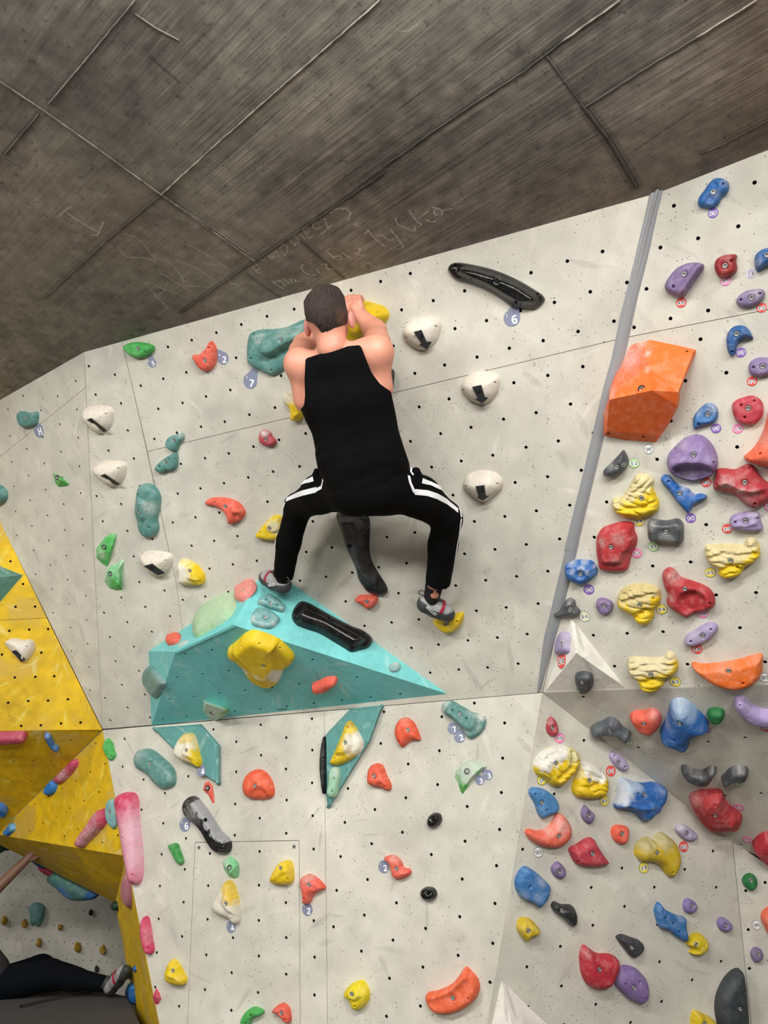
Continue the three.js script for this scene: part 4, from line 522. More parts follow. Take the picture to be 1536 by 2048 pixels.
hold(T1, T7, 0x8fb5b0, 'tiny chalked teal foothold at right tip of turquoise volume', [1212, 420, 1225, 400, 1255, 395, 1268, 412, 1255, 435, 1225, 440], { h: 0.014, e: 0.6, ck: [[1240, 400, 25, 0.5]], group: gV });
// ---- lower wall
const onVol = D.uv ? new Facet(D.at(0, 0, 0.03), D.n) : D;
hold(onVol, L4, YEL, 'white and yellow pear-shaped hold on the left flat teal volume', [575, 350, 590, 290, 640, 225, 690, 220, 715, 260, 735, 350, 750, 420, 735, 452, 690, 430, 620, 405, 580, 375], { h: 0.05, e: 0.6, lb: [[0.014, 0.006, 610, 365, 640, 300, 660, 240, 700, 240, 720, 330, 740, 420, 690, 405]], c2: [[600, 300, 80, WHT, 0.3], [650, 235, 40, 0xd8c27a]], b: [[656, 335]], sc: [[720, 428]], group: gD });
hold(D, L4, TEAL, 'oblong teal hold leaning right, left of the flat teal volume', [306, 400, 320, 350, 360, 325, 420, 330, 500, 390, 560, 450, 580, 510, 570, 570, 530, 592, 490, 595, 440, 560, 400, 510, 360, 480, 320, 455], { h: 0.045, e: 0.6, r: 0.4, b: [[400, 423]], ck: [[330, 360, 60, 0.3]], group: gD });
hold(D, L4, GRN, 'small curved green hold beside the yellow prow', [97, 310, 125, 255, 155, 285, 165, 330, 178, 370, 150, 405, 120, 380, 105, 345], { h: 0.03, sc: [[150, 375], [125, 285]], group: gD });
facets(D, L4, COR, 'small pointed coral hold above the black and grey hold', [[748, 600, 0], [765, 550, 0], [790, 538, 0], [822, 570, 0], [830, 640, 0], [835, 692, 0], [818, 695, 0], [790, 640, 0], [785, 585, 0.025], [800, 630, 0.02]], [[0, 1, 8], [1, 2, 8], [2, 3, 8], [3, 4, 9], [3, 9, 8], [4, 5, 9], [5, 6, 9], [6, 7, 9], [7, 0, 8], [7, 8, 9]], { b: [[784, 588, 0.024]], group: gD });
hold(D, L4, 0xf2653f, 'round orange dome hold in the middle of the lower wall', [1032, 570, 1050, 510, 1100, 465, 1160, 468, 1210, 520, 1235, 590, 1230, 640, 1195, 662, 1120, 665, 1060, 650, 1038, 615], { h: 0.06, e: 0.8, ds: [[1115, 650, 50, 0.02]], b: [[1104, 574]], sc: [[1180, 618]], group: gD });
hold(D, L4, 0x161618, 'long black hold with pale grey top crossing the hatch edge', [632, 720, 640, 680, 680, 642, 715, 645, 760, 690, 830, 790, 880, 870, 940, 930, 950, 980, 935, 1018, 890, 1025, 840, 1010, 800, 960, 760, 890, 720, 840, 670, 800, 640, 760], { ...BL, r: 0.35, h: 0.04, e: 0.4, s: 0.008, lb: [[0.016, 0.006, 640, 700, 700, 660, 740, 720, 790, 800, 850, 900, 930, 945, 930, 1000, 860, 1000, 780, 880, 680, 790]], c2: [[745, 700, 32, 0x9a9b9e, 0.1], [785, 750, 34, 0x9a9b9e, 0.1], [825, 810, 34, 0x9a9b9e, 0.1], [865, 870, 34, 0x9a9b9e, 0.1], [905, 905, 26, 0x9a9b9e, 0.1]], b: [[772, 800, 0.05]], sc: [[882, 893], [910, 963], [815, 975]], ck: [[700, 760, 70, 0.3]], group: gD });
hold(D, L4, 0x3f9a48, 'narrow green stick hold left of the hatch', [533, 970, 560, 955, 590, 958, 610, 1010, 632, 1080, 615, 1100, 590, 1085, 560, 1030], { h: 0.03, rg: [[6, 0.005, 565, 965, 610, 1080]], group: gD });
facets(D, L5, LGRN, 'light green faceted hold at top of the hatch', [[600, 275, 0], [625, 240, 0], [655, 222, 0], [700, 250, 0], [725, 290, 0], [722, 385, 0], [690, 396, 0], [650, 382, 0], [610, 322, 0], [625, 300, 0.035], [700, 300, 0.04], [660, 350, 0.04]], [[0, 1, 9], [1, 2, 9], [2, 3, 10], [2, 10, 9], [3, 4, 10], [4, 5, 10], [5, 11, 10], [5, 6, 11], [6, 7, 11], [7, 8, 11], [8, 0, 9], [8, 9, 11], [9, 10, 11]], { b: [[655, 313, 0.038]], ck: [[610, 290, 50, 0.5]], group: gD });
hold(D, L5, WHT, 'creamy white and yellow shell-shaped hold on the hatch', [545, 590, 570, 520, 610, 440, 640, 405, 680, 410, 710, 470, 735, 580, 738, 700, 705, 725, 670, 690, 600, 660, 555, 630], { h: 0.05, e: 0.6, lb: [[0.02, 0.008, 600, 560, 620, 470, 650, 420, 690, 430, 725, 560, 730, 690, 680, 660, 630, 620]], c2: [[700, 480, 60, 0xe3bf3c, 0.5], [650, 420, 40, 0xdab94a, 0.5]], b: [[648, 569]], sc: [[613, 458], [689, 682]], group: gD });
hold(D, L5, YEL, 'yellow pointed hold at top right of the hatch', [962, 400, 985, 340, 1020, 280, 1060, 257, 1110, 262, 1128, 320, 1125, 410, 1090, 437, 1030, 437, 980, 425], { h: 0.05, e: 0.7, rg: [[14, 0.012, 970, 395, 1040, 335, 1120, 340]], b: [[1031, 313]], sc: [[1091, 391]], group: gD });
hold(D, L5, COR, 'coral hooked hold over grey tag 2 beside the hatch', [1185, 430, 1190, 385, 1240, 355, 1290, 375, 1340, 420, 1365, 460, 1330, 480, 1280, 510, 1255, 560, 1235, 578, 1205, 570, 1200, 500], { h: 0.05, b: [[1239, 436]], sc: [[1214, 535]], ck: [[1240, 375, 50, 0.4]], ds: [[1270, 440, 30, 0.01]], group: gD });
hold(D, L5, YEL, 'yellow teardrop hold low on the left of the hatch', [205, 1080, 215, 1030, 250, 975, 285, 1000, 325, 1070, 350, 1130, 335, 1165, 250, 1160, 210, 1130], { h: 0.05, e: 0.7, rg: [[14, 0.012, 215, 1100, 260, 1110, 330, 1150]], b: [[241, 1065]], group: gD });
hold(D, L5, GRN, 'green crescent hold at the bottom edge of the hatch', [750, 1500, 752, 1456, 760, 1400, 800, 1345, 850, 1325, 915, 1362, 890, 1390, 840, 1410, 815, 1456, 800, 1500], { h: 0.04, sc: [[825, 1384], [785, 1440]], group: gD });
hold(D, L5, COR, 'small coral shell hold at the bottom edge of the hatch', [978, 1360, 1010, 1315, 1060, 1300, 1095, 1330, 1112, 1400, 1105, 1440, 1080, 1442, 1050, 1410, 1020, 1380], { h: 0.04, b: [[1036, 1375]], sc: [[1075, 1415]], group: gD });
hold(onVol, M8, YEL, 'yellow and white leaf-shaped hold on the slim teal volume', [210, 490, 250, 390, 290, 290, 320, 215, 345, 200, 375, 235, 410, 300, 430, 350, 420, 400, 380, 440, 300, 490, 240, 505], { h: 0.045, e: 0.5, lb: [[0.022, 0.008, 235, 430, 270, 360, 310, 270, 340, 290, 350, 360, 330, 410, 280, 435]], c2: [[400, 360, 75, WHT, 0.4], [345, 215, 32, 0xcaa83a]], b: [[318, 352]], sc: [[328, 250], [241, 456]], group: gD });
hold(onVol, M8, 0x9fd0ae, 'pale green rounded bar hold low on the slim teal volume', [205, 540, 225, 515, 260, 515, 275, 545, 265, 640, 240, 710, 210, 720, 188, 690, 195, 620], { h: 0.03, e: 0.6, sc: [[234, 590], [222, 675]], ck: [[240, 540, 60, 0.4]], group: gD });
hold(D, M8, 0x202022, 'thin black sliver hold along the left edge of slim teal volume', [178, 306, 192, 340, 194, 500, 187, 640, 172, 697, 156, 600, 150, 480, 160, 370], { r: 0.45, h: 0.045, e: 0.5, dkb: 1, sc: [[172, 455]], group: gD });
hold(D, M8, 0xf2603c, 'upper orange hold in the right part of the lower wall', [640, 290, 650, 230, 680, 190, 715, 180, 760, 210, 795, 280, 808, 335, 760, 335, 720, 360, 690, 385, 660, 350], { h: 0.05, b: [[723, 267]], sc: [[670, 343]], rg: [[10, 0.008, 720, 190, 770, 260, 800, 330]], ck: [[700, 190, 40, 0.3]], group: gD });
hold(D, M8, 0xf06546, 'lower orange hold with flared foot in the right part', [458, 580, 470, 520, 510, 488, 555, 500, 580, 560, 612, 630, 608, 668, 580, 668, 530, 650, 480, 640, 460, 620], { h: 0.05, b: [[496, 575]], sc: [[577, 643]], ds: [[530, 650, 30, 0.012]], group: gD });
hold(D, M9, TEAL, 'teal hold with thick chalky rim below the right tip of the turquoise volume', [45, 340, 90, 220, 240, 200, 400, 290, 600, 400, 850, 500, 865, 600, 820, 740, 700, 860, 590, 912, 530, 885, 430, 760, 330, 640, 250, 560, 100, 450], { h: 0.03, e: 0.3, lb: [[0.018, 0.006, 120, 340, 180, 270, 260, 235, 640, 430, 690, 480, 690, 640, 640, 740, 560, 760, 430, 700, 300, 590, 110, 440]], b: [[392, 455]], sc: [[530, 535], [265, 385]], ck: [[120, 250, 120, 0.8], [60, 360, 90, 0.6], [780, 480, 150, 0.75], [600, 390, 100, 0.4], [720, 700, 110, 0.3], [480, 790, 120, 0.25]], group: gD });
facets(D, M9, 0xc3d8bf, 'chalky pale green pointed hold with two grey tags', [[280, 1495, 0], [370, 1400, 0], [560, 1285, 0], [720, 1330, 0], [880, 1430, 0], [800, 1500, 0], [640, 1650, 0], [420, 1952, 0], [380, 1900, 0], [330, 1750, 0], [265, 1640, 0], [390, 1450, 0.03], [570, 1320, 0.035], [780, 1440, 0.03], [420, 1830, 0.02], [600, 1600, 0.035]], [[0, 1, 11], [1, 2, 12], [1, 12, 11], [2, 3, 12], [3, 4, 13], [3, 13, 12], [4, 5, 13], [5, 6, 15], [5, 15, 13], [6, 7, 14], [6, 14, 15], [7, 8, 14], [8, 9, 14], [9, 10, 11], [9, 11, 14], [10, 0, 11], [11, 12, 15], [12, 13, 15], [11, 15, 14]], { b: [[505, 1510, 0.035]], c2: [[430, 1880, 130, 0x4fa848], [280, 1680, 80, 0x8fbf8a], [700, 1560, 50, 0x7fbf78]], ck: [[560, 1450, 260, 0.45]], group: gD });
hold(D, M8, BLK, 'upper of two glossy black button holds', [852, 880, 865, 840, 900, 818, 940, 828, 950, 870, 930, 905, 890, 924, 860, 910], { ...BL, r: 0.12, h: 0.04, e: 1, b: [[890, 862]], group: gD });
hold(D, M8, BLK, 'lower of two glossy black button holds', [808, 1360, 815, 1330, 850, 1312, 900, 1322, 918, 1360, 905, 1395, 870, 1408, 830, 1400], { ...BL, r: 0.12, h: 0.04, e: 1, b: [[857, 1350]], group: gD });
hold(D, M8, COR, 'coral comma-shaped hold beside grey tag 2, centre of lower wall', [568, 1120, 595, 1103, 640, 1102, 680, 1140, 700, 1185, 735, 1192, 748, 1215, 730, 1240, 690, 1258, 650, 1262, 625, 1240, 610, 1180, 590, 1150], { h: 0.04, b: [[645, 1193]], ck: [[640, 1120, 40, 0.35]], group: gD });
hold(D, L6, 0xf3dc15, 'bright yellow knob hold near the bottom centre', [303, 690, 320, 650, 360, 615, 425, 600, 455, 640, 470, 690, 455, 750, 400, 798, 360, 785, 340, 740, 310, 710], { h: 0.05, e: 0.7, lb: [[0.015, 0.006, 310, 690, 340, 640, 390, 670, 410, 710, 370, 740, 330, 725]], b: [[357, 687]], sc: [[378, 768]], group: gD });
hold(D, L6, 0xfa7044, 'big orange crescent hold at the bottom of the lower wall', [850, 690, 930, 665, 1020, 620, 1080, 550, 1110, 508, 1150, 540, 1190, 590, 1203, 640, 1190, 700, 1140, 760, 1060, 805, 980, 822, 910, 810, 870, 770], { h: 0.05, e: 0.4, s: 0.008, rg: [[16, 0.016, 870, 710, 960, 685, 1060, 620, 1115, 560]], b: [[1021, 720]], sc: [[1133, 716]], dust: 0.08, group: gD });
// ---- pink, red and blue holds around the yellow prow
hold(D, L2, PNK, 'huge pink club-shaped hold hanging along the corner of yellow prow', [1130, 830, 1145, 780, 1190, 745, 1260, 738, 1310, 755, 1335, 810, 1345, 950, 1365, 1150, 1385, 1400, 1380, 1540, 1355, 1610, 1310, 1632, 1275, 1605, 1250, 1520, 1215, 1350, 1180, 1130, 1150, 980, 1140, 900], { h: 0.07, e: 0.95, s: 0.009, c2: [[1290, 1120, 120, 0xe09aae, 0.7], [1315, 1370, 110, 0xe09aae, 0.7]], sc: [[1217, 1180], [1297, 1530], [1158, 830]], ck: [[1290, 1130, 130, 0.3], [1315, 1340, 110, 0.25]], r: 0.45, group: gY });
hold(Y3, L2, 0xc8375c, 'long crimson chalked hold lying across the yellow front', [760, 1230, 770, 1180, 860, 1050, 940, 930, 1000, 895, 1025, 900, 1035, 980, 1020, 1050, 950, 1130, 870, 1210, 810, 1272, 775, 1265], { h: 0.05, e: 0.8, sc: [[985, 1032]], ck: [[880, 1130, 90, 0.5], [800, 1210, 60, 0.45], [920, 985, 50, 0.35]], group: gY });
hold(Y3, L2, 0x83b3b2, 'grey-teal leaf hold between the pink club and yellow front', [1030, 880, 1050, 820, 1085, 800, 1125, 840, 1145, 950, 1140, 1040, 1105, 1095, 1075, 1070, 1035, 1000], { h: 0.025, e: 0.5, b: [[1050, 932]], sc: [[1078, 1015]], group: gY });
hold(Y3, L2, 0xc93f64, 'crimson bar hold on the upper edge of yellow front', [555, 610, 570, 580, 650, 500, 730, 422, 750, 425, 757, 470, 700, 560, 620, 640, 585, 658, 562, 645], { h: 0.04, e: 0.8, sc: [[628, 552]], ck: [[620, 570, 60, 0.5]], group: gY });
hold(Y3, L2, 0x2f7fd0, 'blue wedge hold at the lower end of crimson bar', [460, 720, 480, 670, 530, 620, 550, 640, 552, 690, 530, 745, 490, 770, 465, 760], { h: 0.04, e: 0.6, group: gY });
hold(Y2, L2, 0xb8455c, 'dull red bar hold along the fold at the left edge', [-60, 165, 0, 160, 240, 157, 268, 185, 255, 215, 0, 240, -60, 243], { h: 0.05, e: 0.7, sc: [[212, 182]], group: gY });
hold(Y2, L2, 0x3f7fd2, 'narrow blue boomerang hold on the shaded yellow face', [430, 180, 450, 165, 485, 180, 520, 260, 570, 310, 555, 325, 510, 310, 470, 270, 445, 220], { h: 0.03, ck: [[460, 200, 30, 0.3], [540, 300, 30, 0.4]], group: gY });
hold(Y2, L2, 0x3a74c4, 'blue rounded hold cut by the left edge on shaded yellow face', [0, 840, 40, 850, 80, 890, 80, 925, 50, 945, 0, 940, -40, 900], { h: 0.04, group: gY });
hold(Y3, L2, 0x69a8d0, 'pale blue hold at the left tip of yellow front', [55, 1110, 80, 1090, 120, 1035, 145, 1045, 150, 1100, 120, 1135, 85, 1160, 65, 1150], { h: 0.03, c2: [[70, 1120, 30, 0x2f7fd0]], group: gY });
hold(Y5, L3, 0xd99aa5, 'chalky pink hold on the yellow end face under the pink club', [1062, 500, 1075, 380, 1105, 370, 1120, 470, 1128, 600, 1122, 660, 1100, 650, 1080, 590], { h: 0.03, ck: [[1100, 560, 60, 0.4]], c2: [[1090, 420, 60, 0xc43d60]], group: gY });
hold(D, L3, PNK, 'long red cucumber-shaped hold low beside yellow end face', [1220, 880, 1225, 780, 1250, 730, 1275, 745, 1295, 830, 1310, 930, 1322, 1020, 1305, 1058, 1275, 1055, 1245, 1000], { h: 0.045, e: 0.9, ck: [[1280, 880, 60, 0.25]], sc: [[1280, 1000]], group: gY });
facets(D, L3, 0xdf4a62, 'small red wedge hold low beside yellow end face', [[1300, 1420, 0], [1330, 1343, 0], [1362, 1390, 0], [1377, 1440, 0], [1345, 1498, 0], [1322, 1490, 0], [1345, 1430, 0.03]], [[0, 1, 6], [1, 2, 6], [2, 3, 6], [3, 4, 6], [4, 5, 6], [5, 0, 6]], { group: gY });
hold(Y5, L3, 0x2f7fc8, 'blue shield hold on the lower yellow end face', [1097, 1380, 1122, 1295, 1143, 1330, 1160, 1470, 1148, 1488, 1107, 1440], { h: 0.03, group: gY });
hold(Y5, L3, 0x2f6fc0, 'tiny blue hold above the blue shield', [1143, 1180, 1152, 1155, 1165, 1190, 1158, 1212], { h: 0.012, group: gY });
hold(Y5, L3, 0x2f8a3e, 'small green hold beside the shoe in the bay', [1087, 1225, 1105, 1190, 1122, 1230, 1113, 1265, 1097, 1260], { h: 0.02, group: gY });
hold(Y5, L3, 0x1d3a2c, 'dark green hold at the top of yellow end face', [976, 622, 1003, 618, 1012, 668, 988, 670], { h: 0.03, group: gY });
// ---- bay behind the prow
hold(Z, L3, 0x6b9f98, 'teal shield hold on the far wall', [250, 650, 300, 618, 380, 640, 385, 690, 370, 770, 325, 835, 300, 800, 270, 825, 255, 730], { h: 0.06, s: 0.03, group: gZ });
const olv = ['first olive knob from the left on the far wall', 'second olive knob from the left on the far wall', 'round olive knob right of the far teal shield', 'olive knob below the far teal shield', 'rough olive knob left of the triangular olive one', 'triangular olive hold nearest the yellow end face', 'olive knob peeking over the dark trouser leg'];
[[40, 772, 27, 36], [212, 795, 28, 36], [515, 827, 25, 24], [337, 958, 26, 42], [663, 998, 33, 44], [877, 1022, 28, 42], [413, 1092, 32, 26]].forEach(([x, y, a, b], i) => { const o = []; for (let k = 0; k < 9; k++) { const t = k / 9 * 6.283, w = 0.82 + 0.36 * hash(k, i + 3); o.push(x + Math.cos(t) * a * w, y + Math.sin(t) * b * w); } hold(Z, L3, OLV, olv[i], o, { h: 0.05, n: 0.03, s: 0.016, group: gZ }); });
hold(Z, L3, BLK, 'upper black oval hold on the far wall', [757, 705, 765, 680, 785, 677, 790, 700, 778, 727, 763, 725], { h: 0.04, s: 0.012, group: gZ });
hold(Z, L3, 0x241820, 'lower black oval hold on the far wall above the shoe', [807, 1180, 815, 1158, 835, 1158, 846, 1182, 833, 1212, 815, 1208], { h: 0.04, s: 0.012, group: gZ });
// ---- holds hanging from the back rim of the yellow prow
const Y6 = Facet.of(atDepth(0, 1690, zOf(VY) * 1.05), atDepth(230, 1805, zOf(XY) * 1.03), atDepth(60, 1850, zOf(XY) * 1.10));
hold(Y6, L3, 0x5d8f86, 'wide teal hold under the back rim of yellow prow', [420, 390, 480, 330, 640, 400, 860, 520, 845, 560, 800, 575, 660, 577, 600, 552, 520, 480], { h: 0.06, s: 0.02, sc: [[630, 462], [712, 517]], c2: [[560, 530, 60, 0x5f8fc0], [800, 572, 50, 0x2f5f98]], group: gZ });
hold(Y6, L3, 0xb83a50, 'crimson bar hold under the back rim of yellow prow', [345, 295, 370, 285, 440, 315, 492, 350, 470, 368, 430, 362, 385, 335], { h: 0.04, group: gZ });
hold(Y6, L3, 0x2d66ae, 'blue hold under the back rim beside the brown forearm', [280, 225, 330, 215, 440, 270, 420, 310, 365, 300, 310, 260], { h: 0.04, group: gZ });
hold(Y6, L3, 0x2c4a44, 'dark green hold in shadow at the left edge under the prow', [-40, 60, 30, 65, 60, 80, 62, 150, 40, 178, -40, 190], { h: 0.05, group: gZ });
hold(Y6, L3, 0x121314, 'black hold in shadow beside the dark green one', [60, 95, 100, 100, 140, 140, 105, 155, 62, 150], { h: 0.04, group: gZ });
// ---- right wall, upper part
hold(C, R1, BLU, 'blue lumpy hold over tag 2-9 at the top right', [945, 360, 960, 310, 1000, 260, 1040, 200, 1090, 158, 1150, 155, 1200, 180, 1213, 220, 1195, 280, 1150, 320, 1125, 370, 1080, 405, 1010, 408, 960, 395], { h: 0.04, n: 0.014, ds: [[1080, 210, 35, 0.008], [1050, 330, 40, 0.008]], b: [[1078, 270]], sc: [[1164, 206]], ck: [[1180, 190, 50, 0.3], [1100, 300, 50, 0.2]], group: gR });
hold(C, R1, PUR, 'purple half-leaf hold over tag 4-0', [670, 1070, 690, 1010, 760, 920, 850, 870, 930, 860, 1000, 880, 995, 920, 940, 1000, 880, 1090, 825, 1155, 770, 1145, 690, 1105], { h: 0.045, e: 0.4, rg: [[40, 0.02, 960, 900, 900, 980, 830, 1090]], b: [[833, 960]], sc: [[747, 1066], [937, 881]], group: gR });
hold(C, R1, 0xa02a2c, 'dark red hold with pointed corner over pink tag 2-1', [1085, 890, 1100, 840, 1150, 805, 1210, 793, 1275, 797, 1270, 850, 1280, 900, 1265, 950, 1220, 975, 1140, 990, 1110, 965, 1092, 925], { h: 0.045, e: 0.5, b: [[1175, 888]], sc: [[1232, 850]], group: gR });
hold(C, R1, 0x27609e, 'blue hold cut by the right edge beside tag 3-8', [1425, 900, 1430, 800, 1480, 755, 1560, 735, 1650, 760, 1660, 830, 1560, 870, 1500, 910, 1450, 940], { h: 0.05, b: [[1528, 798]], ck: [[1450, 860, 50, 0.25]], group: gR });
hold(C, R1, 0x88789c, 'grey-purple oval hold over red tag 2-0', [1268, 1190, 1290, 1140, 1350, 1100, 1430, 1080, 1490, 1085, 1512, 1120, 1490, 1180, 1430, 1225, 1360, 1240, 1295, 1230], { h: 0.035, b: [[1398, 1157]], sc: [[1308, 1175], [1471, 1122]], ck: [[1430, 1110, 70, 0.3]], group: gR });
hold(C, R1, 0x245d9c, 'blue crescent hold beside tag 3-7', [1185, 1500, 1210, 1430, 1260, 1392, 1330, 1388, 1375, 1420, 1412, 1505, 1360, 1490, 1310, 1515, 1280, 1560, 1262, 1620, 1240, 1650, 1205, 1620, 1188, 1560], { h: 0.04, b: [[1273, 1459]], sc: [[1236, 1608]], group: gR });
hold(C, R2, 0x8f7ca6, 'purple oval hold cut by the right edge over red tag 2-1', [1370, 320, 1385, 270, 1430, 235, 1500, 228, 1580, 235, 1620, 300, 1590, 360, 1520, 385, 1440, 395, 1385, 370], { h: 0.035, b: [[1492, 306]], sc: [[1415, 312]], group: gR });
facets(C, R2, ORG, 'giant orange faceted volume-like hold beside the grey strip', [[205, 480, 0], [265, 345, 0], [370, 140, 0], [420, 108, 0], [480, 102, 0], [545, 80, 0], [740, 120, 0], [932, 165, 0], [932, 195, 0], [840, 400, 0], [797, 515, 0], [787, 640, 0], [700, 800, 0], [595, 945, 0], [350, 930, 0], [158, 888, 0], [148, 720, 0], [195, 590, 0],
  [505, 140, 0.05], [557, 508, 0.20], [205, 585, 0.16], [905, 190, 0.04], [782, 520, 0.13], [768, 628, 0.11], [600, 880, 0.05], [180, 850, 0.05], [530, 300, 0.125], [690, 750, 0.08]],
  [[0, 1, 20], [1, 2, 18], [1, 18, 26], [1, 26, 20], [2, 3, 18], [3, 4, 18], [26, 19, 20], [4, 5, 18], [5, 6, 18], [6, 7, 21], [6, 21, 26], [6, 26, 18], [21, 22, 26], [22, 19, 26], [7, 8, 21], [8, 9, 22], [8, 22, 21], [9, 10, 22], [10, 11, 23], [10, 23, 22], [11, 12, 27], [11, 27, 23], [12, 13, 24], [12, 24, 27], [13, 14, 24], [14, 15, 25], [14, 25, 24], [15, 16, 25], [16, 17, 20], [16, 20, 25], [17, 0, 20], [20, 19, 25], [25, 19, 24], [24, 19, 27], [27, 19, 23], [23, 19, 22]],
  { b: [[475, 495, 0.145]], sc: [[199, 865, 0.022], [490, 893, 0.03], [856, 185, 0.04]], c2: [[330, 300, 170, 0xf4785a, 0.08], [250, 480, 130, 0xf4785a, 0.08], [470, 700, 330, 0xf06a22, 0.06]], ck: [[350, 240, 130, 0.45, 0.06], [470, 120, 70, 0.5, 0.04], [520, 200, 40, 0.5, 0.08], [530, 330, 35, 0.4, 0.12], [230, 520, 80, 0.3, 0.06], [180, 700, 60, 0.25, 0.03]], dust: 0.08, group: gR });
hold(C, R2, 0x4279b4, 'grey-blue scoop hold over purple tag 1-7', [905, 790, 915, 720, 960, 660, 1020, 615, 1080, 618, 1115, 660, 1118, 720, 1095, 770, 1040, 790, 980, 800, 930, 830, 912, 825], { h: 0.035, e: 0.6, ds: [[1010, 700, 75, 0.012]], b: [[1031, 711, 0.022]], sc: [[955, 787]], ck: [[1070, 650, 70, 0.4], [960, 690, 40, 0.2]], group: gR });
hold(C, R2, CRI, 'flat crimson plate hold over pink tag 1-9', [1232, 640, 1245, 605, 1320, 565, 1400, 548, 1460, 570, 1495, 620, 1500, 680, 1480, 740, 1430, 785, 1360, 795, 1285, 775, 1255, 740], { h: 0.035, e: 0.35, b: [[1370, 657]], sc: [[1342, 730], [1422, 590], [1312, 628]], group: gR });
hold(C, R2, 0xf4704e, 'big coral hold cut by the right edge above red hold', [1330, 1070, 1400, 1000, 1470, 900, 1520, 760, 1560, 640, 1700, 640, 1750, 900, 1700, 1100, 1600, 1140, 1480, 1135, 1380, 1105], { h: 0.09, e: 0.9, sc: [[1469, 1027]], ck: [[1500, 900, 100, 0.25]], group: gR });
hold(C, R2, 0x8f79a8, 'big pale purple dome hold over red tag 2-2', [688, 1090, 700, 1040, 760, 970, 850, 895, 940, 873, 1010, 895, 1070, 960, 1112, 1050, 1118, 1120, 1095, 1190, 1040, 1230, 960, 1262, 880, 1265, 800, 1240, 720, 1190, 692, 1140], { h: 0.06, e: 0.45, s: 0.007, n: 0.002, pk: [[900, 920, 0.04], [760, 1030, 0.055], [900, 1050, 0.075], [1050, 1030, 0.06], [800, 1120, 0.085], [920, 1115, 0.09], [1050, 1150, 0.08], [860, 1220, 0.07], [980, 1220, 0.07]], lb: [[-0.045, 0.012, 735, 1155, 790, 1128, 860, 1115, 950, 1118, 1050, 1150, 1080, 1200, 960, 1290, 850, 1290, 740, 1225]], b: [[911, 1047, 0.072]], sc: [[1076, 997], [1086, 1103]], ck: [[880, 1210, 80, 0.25], [820, 960, 60, 0.25]], dust: 0.1, group: gR });
hold(C, R2, CHA, 'charcoal twisted pinch beside pale green tag 3-2', [155, 1180, 200, 1130, 270, 1060, 325, 1005, 350, 1040, 368, 1100, 355, 1150, 310, 1200, 250, 1232, 190, 1225, 160, 1205], { h: 0.05, e: 0.9, r: 0.45, b: [[267, 1150]], ck: [[220, 1140, 50, 0.3], [335, 1130, 30, 0.3]], group: gR });
const braid = (frame, label, o, q) => hold(q.f || C, frame, YEL, label, o, { h: 0.055, e: 0.55, n: 0.006, br: [38, 0.008, 0.25], s: 0.0048, dust: 0.06, group: q.g || gR, ...q });
braid(R2, 'yellow and white braided hold over yellow tag 0-6', [228, 1450, 240, 1410, 300, 1400, 350, 1340, 400, 1260, 430, 1215, 480, 1203, 540, 1215, 580, 1260, 575, 1320, 595, 1370, 625, 1440, 615, 1510, 560, 1550, 450, 1568, 350, 1568, 280, 1540, 240, 1500], { b: [[475, 1412]], c2: [[430, 1290, 110, 0xd9cb98, 0.35], [360, 1370, 70, 0xd9cb98, 0.35], [520, 1270, 70, 0xd9cb98, 0.35], [270, 1440, 60, 0xd9c890, 0.4]], rg: [[14, -0.016, 560, 1240, 480, 1320, 400, 1370, 350, 1440], [14, -0.016, 500, 1225, 400, 1320, 330, 1400], [15, -0.016, 260, 1460, 340, 1500, 460, 1500, 590, 1450], [14, -0.016, 550, 1300, 500, 1370, 540, 1420]] });
hold(C, R2, 0x2c69b2, 'blue bird-shaped hold over purple tag 1-6', [637, 1245, 660, 1215, 710, 1218, 745, 1260, 790, 1300, 860, 1320, 920, 1375, 970, 1370, 1020, 1385, 1025, 1405, 980, 1430, 920, 1470, 870, 1535, 830, 1500, 760, 1420, 700, 1340, 650, 1280], { h: 0.04, e: 0.7, b: [[797, 1367]], sc: [[705, 1265], [780, 1323]], ck: [[840, 1320, 50, 0.55], [720, 1240, 40, 0.25], [900, 1370, 40, 0.3]], group: gR });
hold(C, R3, 0xb3363c, 'big red three-armed hold with chalked lip at the right edge', [1172, 240, 1185, 180, 1200, 125, 1250, 118, 1320, 125, 1400, 90, 1440, 100, 1475, 150, 1520, 200, 1580, 230, 1590, 290, 1550, 330, 1470, 375, 1430, 380, 1370, 345, 1310, 290, 1240, 270, 1185, 262], { h: 0.06, e: 0.7, s: 0.008, rg: [[16, 0.025, 1180, 230, 1270, 210, 1350, 255, 1430, 268, 1540, 240]], b: [[1384, 213]], sc: [[1413, 117], [1204, 217], [1449, 347]], ck: [[1270, 210, 50, 0.45], [1360, 255, 40, 0.45], [1440, 268, 40, 0.35], [1400, 330, 60, 0.25]], group: gR });
hold(C, R3, 0x9d8bb5, 'small purple block hold beside red tag 2-3', [1283, 460, 1300, 430, 1370, 408, 1470, 405, 1490, 460, 1503, 520, 1440, 533, 1360, 530, 1300, 515], { h: 0.035, e: 0.45, rg: [[14, 0.01, 1300, 500, 1390, 495, 1450, 480]], b: [[1388, 468]], sc: [[1320, 470], [1468, 445]], ck: [[1440, 430, 50, 0.3]], group: gR });
hold(C, R3, 0x4a4d50, 'charcoal saddle block over green tag 3-1', [743, 530, 745, 480, 765, 450, 800, 455, 870, 462, 945, 450, 978, 480, 982, 540, 978, 600, 960, 618, 900, 608, 830, 600, 770, 600, 750, 575], { h: 0.05, e: 0.5, r: 0.4, b: [[864, 539]], ck: [[770, 490, 50, 0.35], [870, 580, 60, 0.3], [950, 500, 30, 0.15]], group: gR });
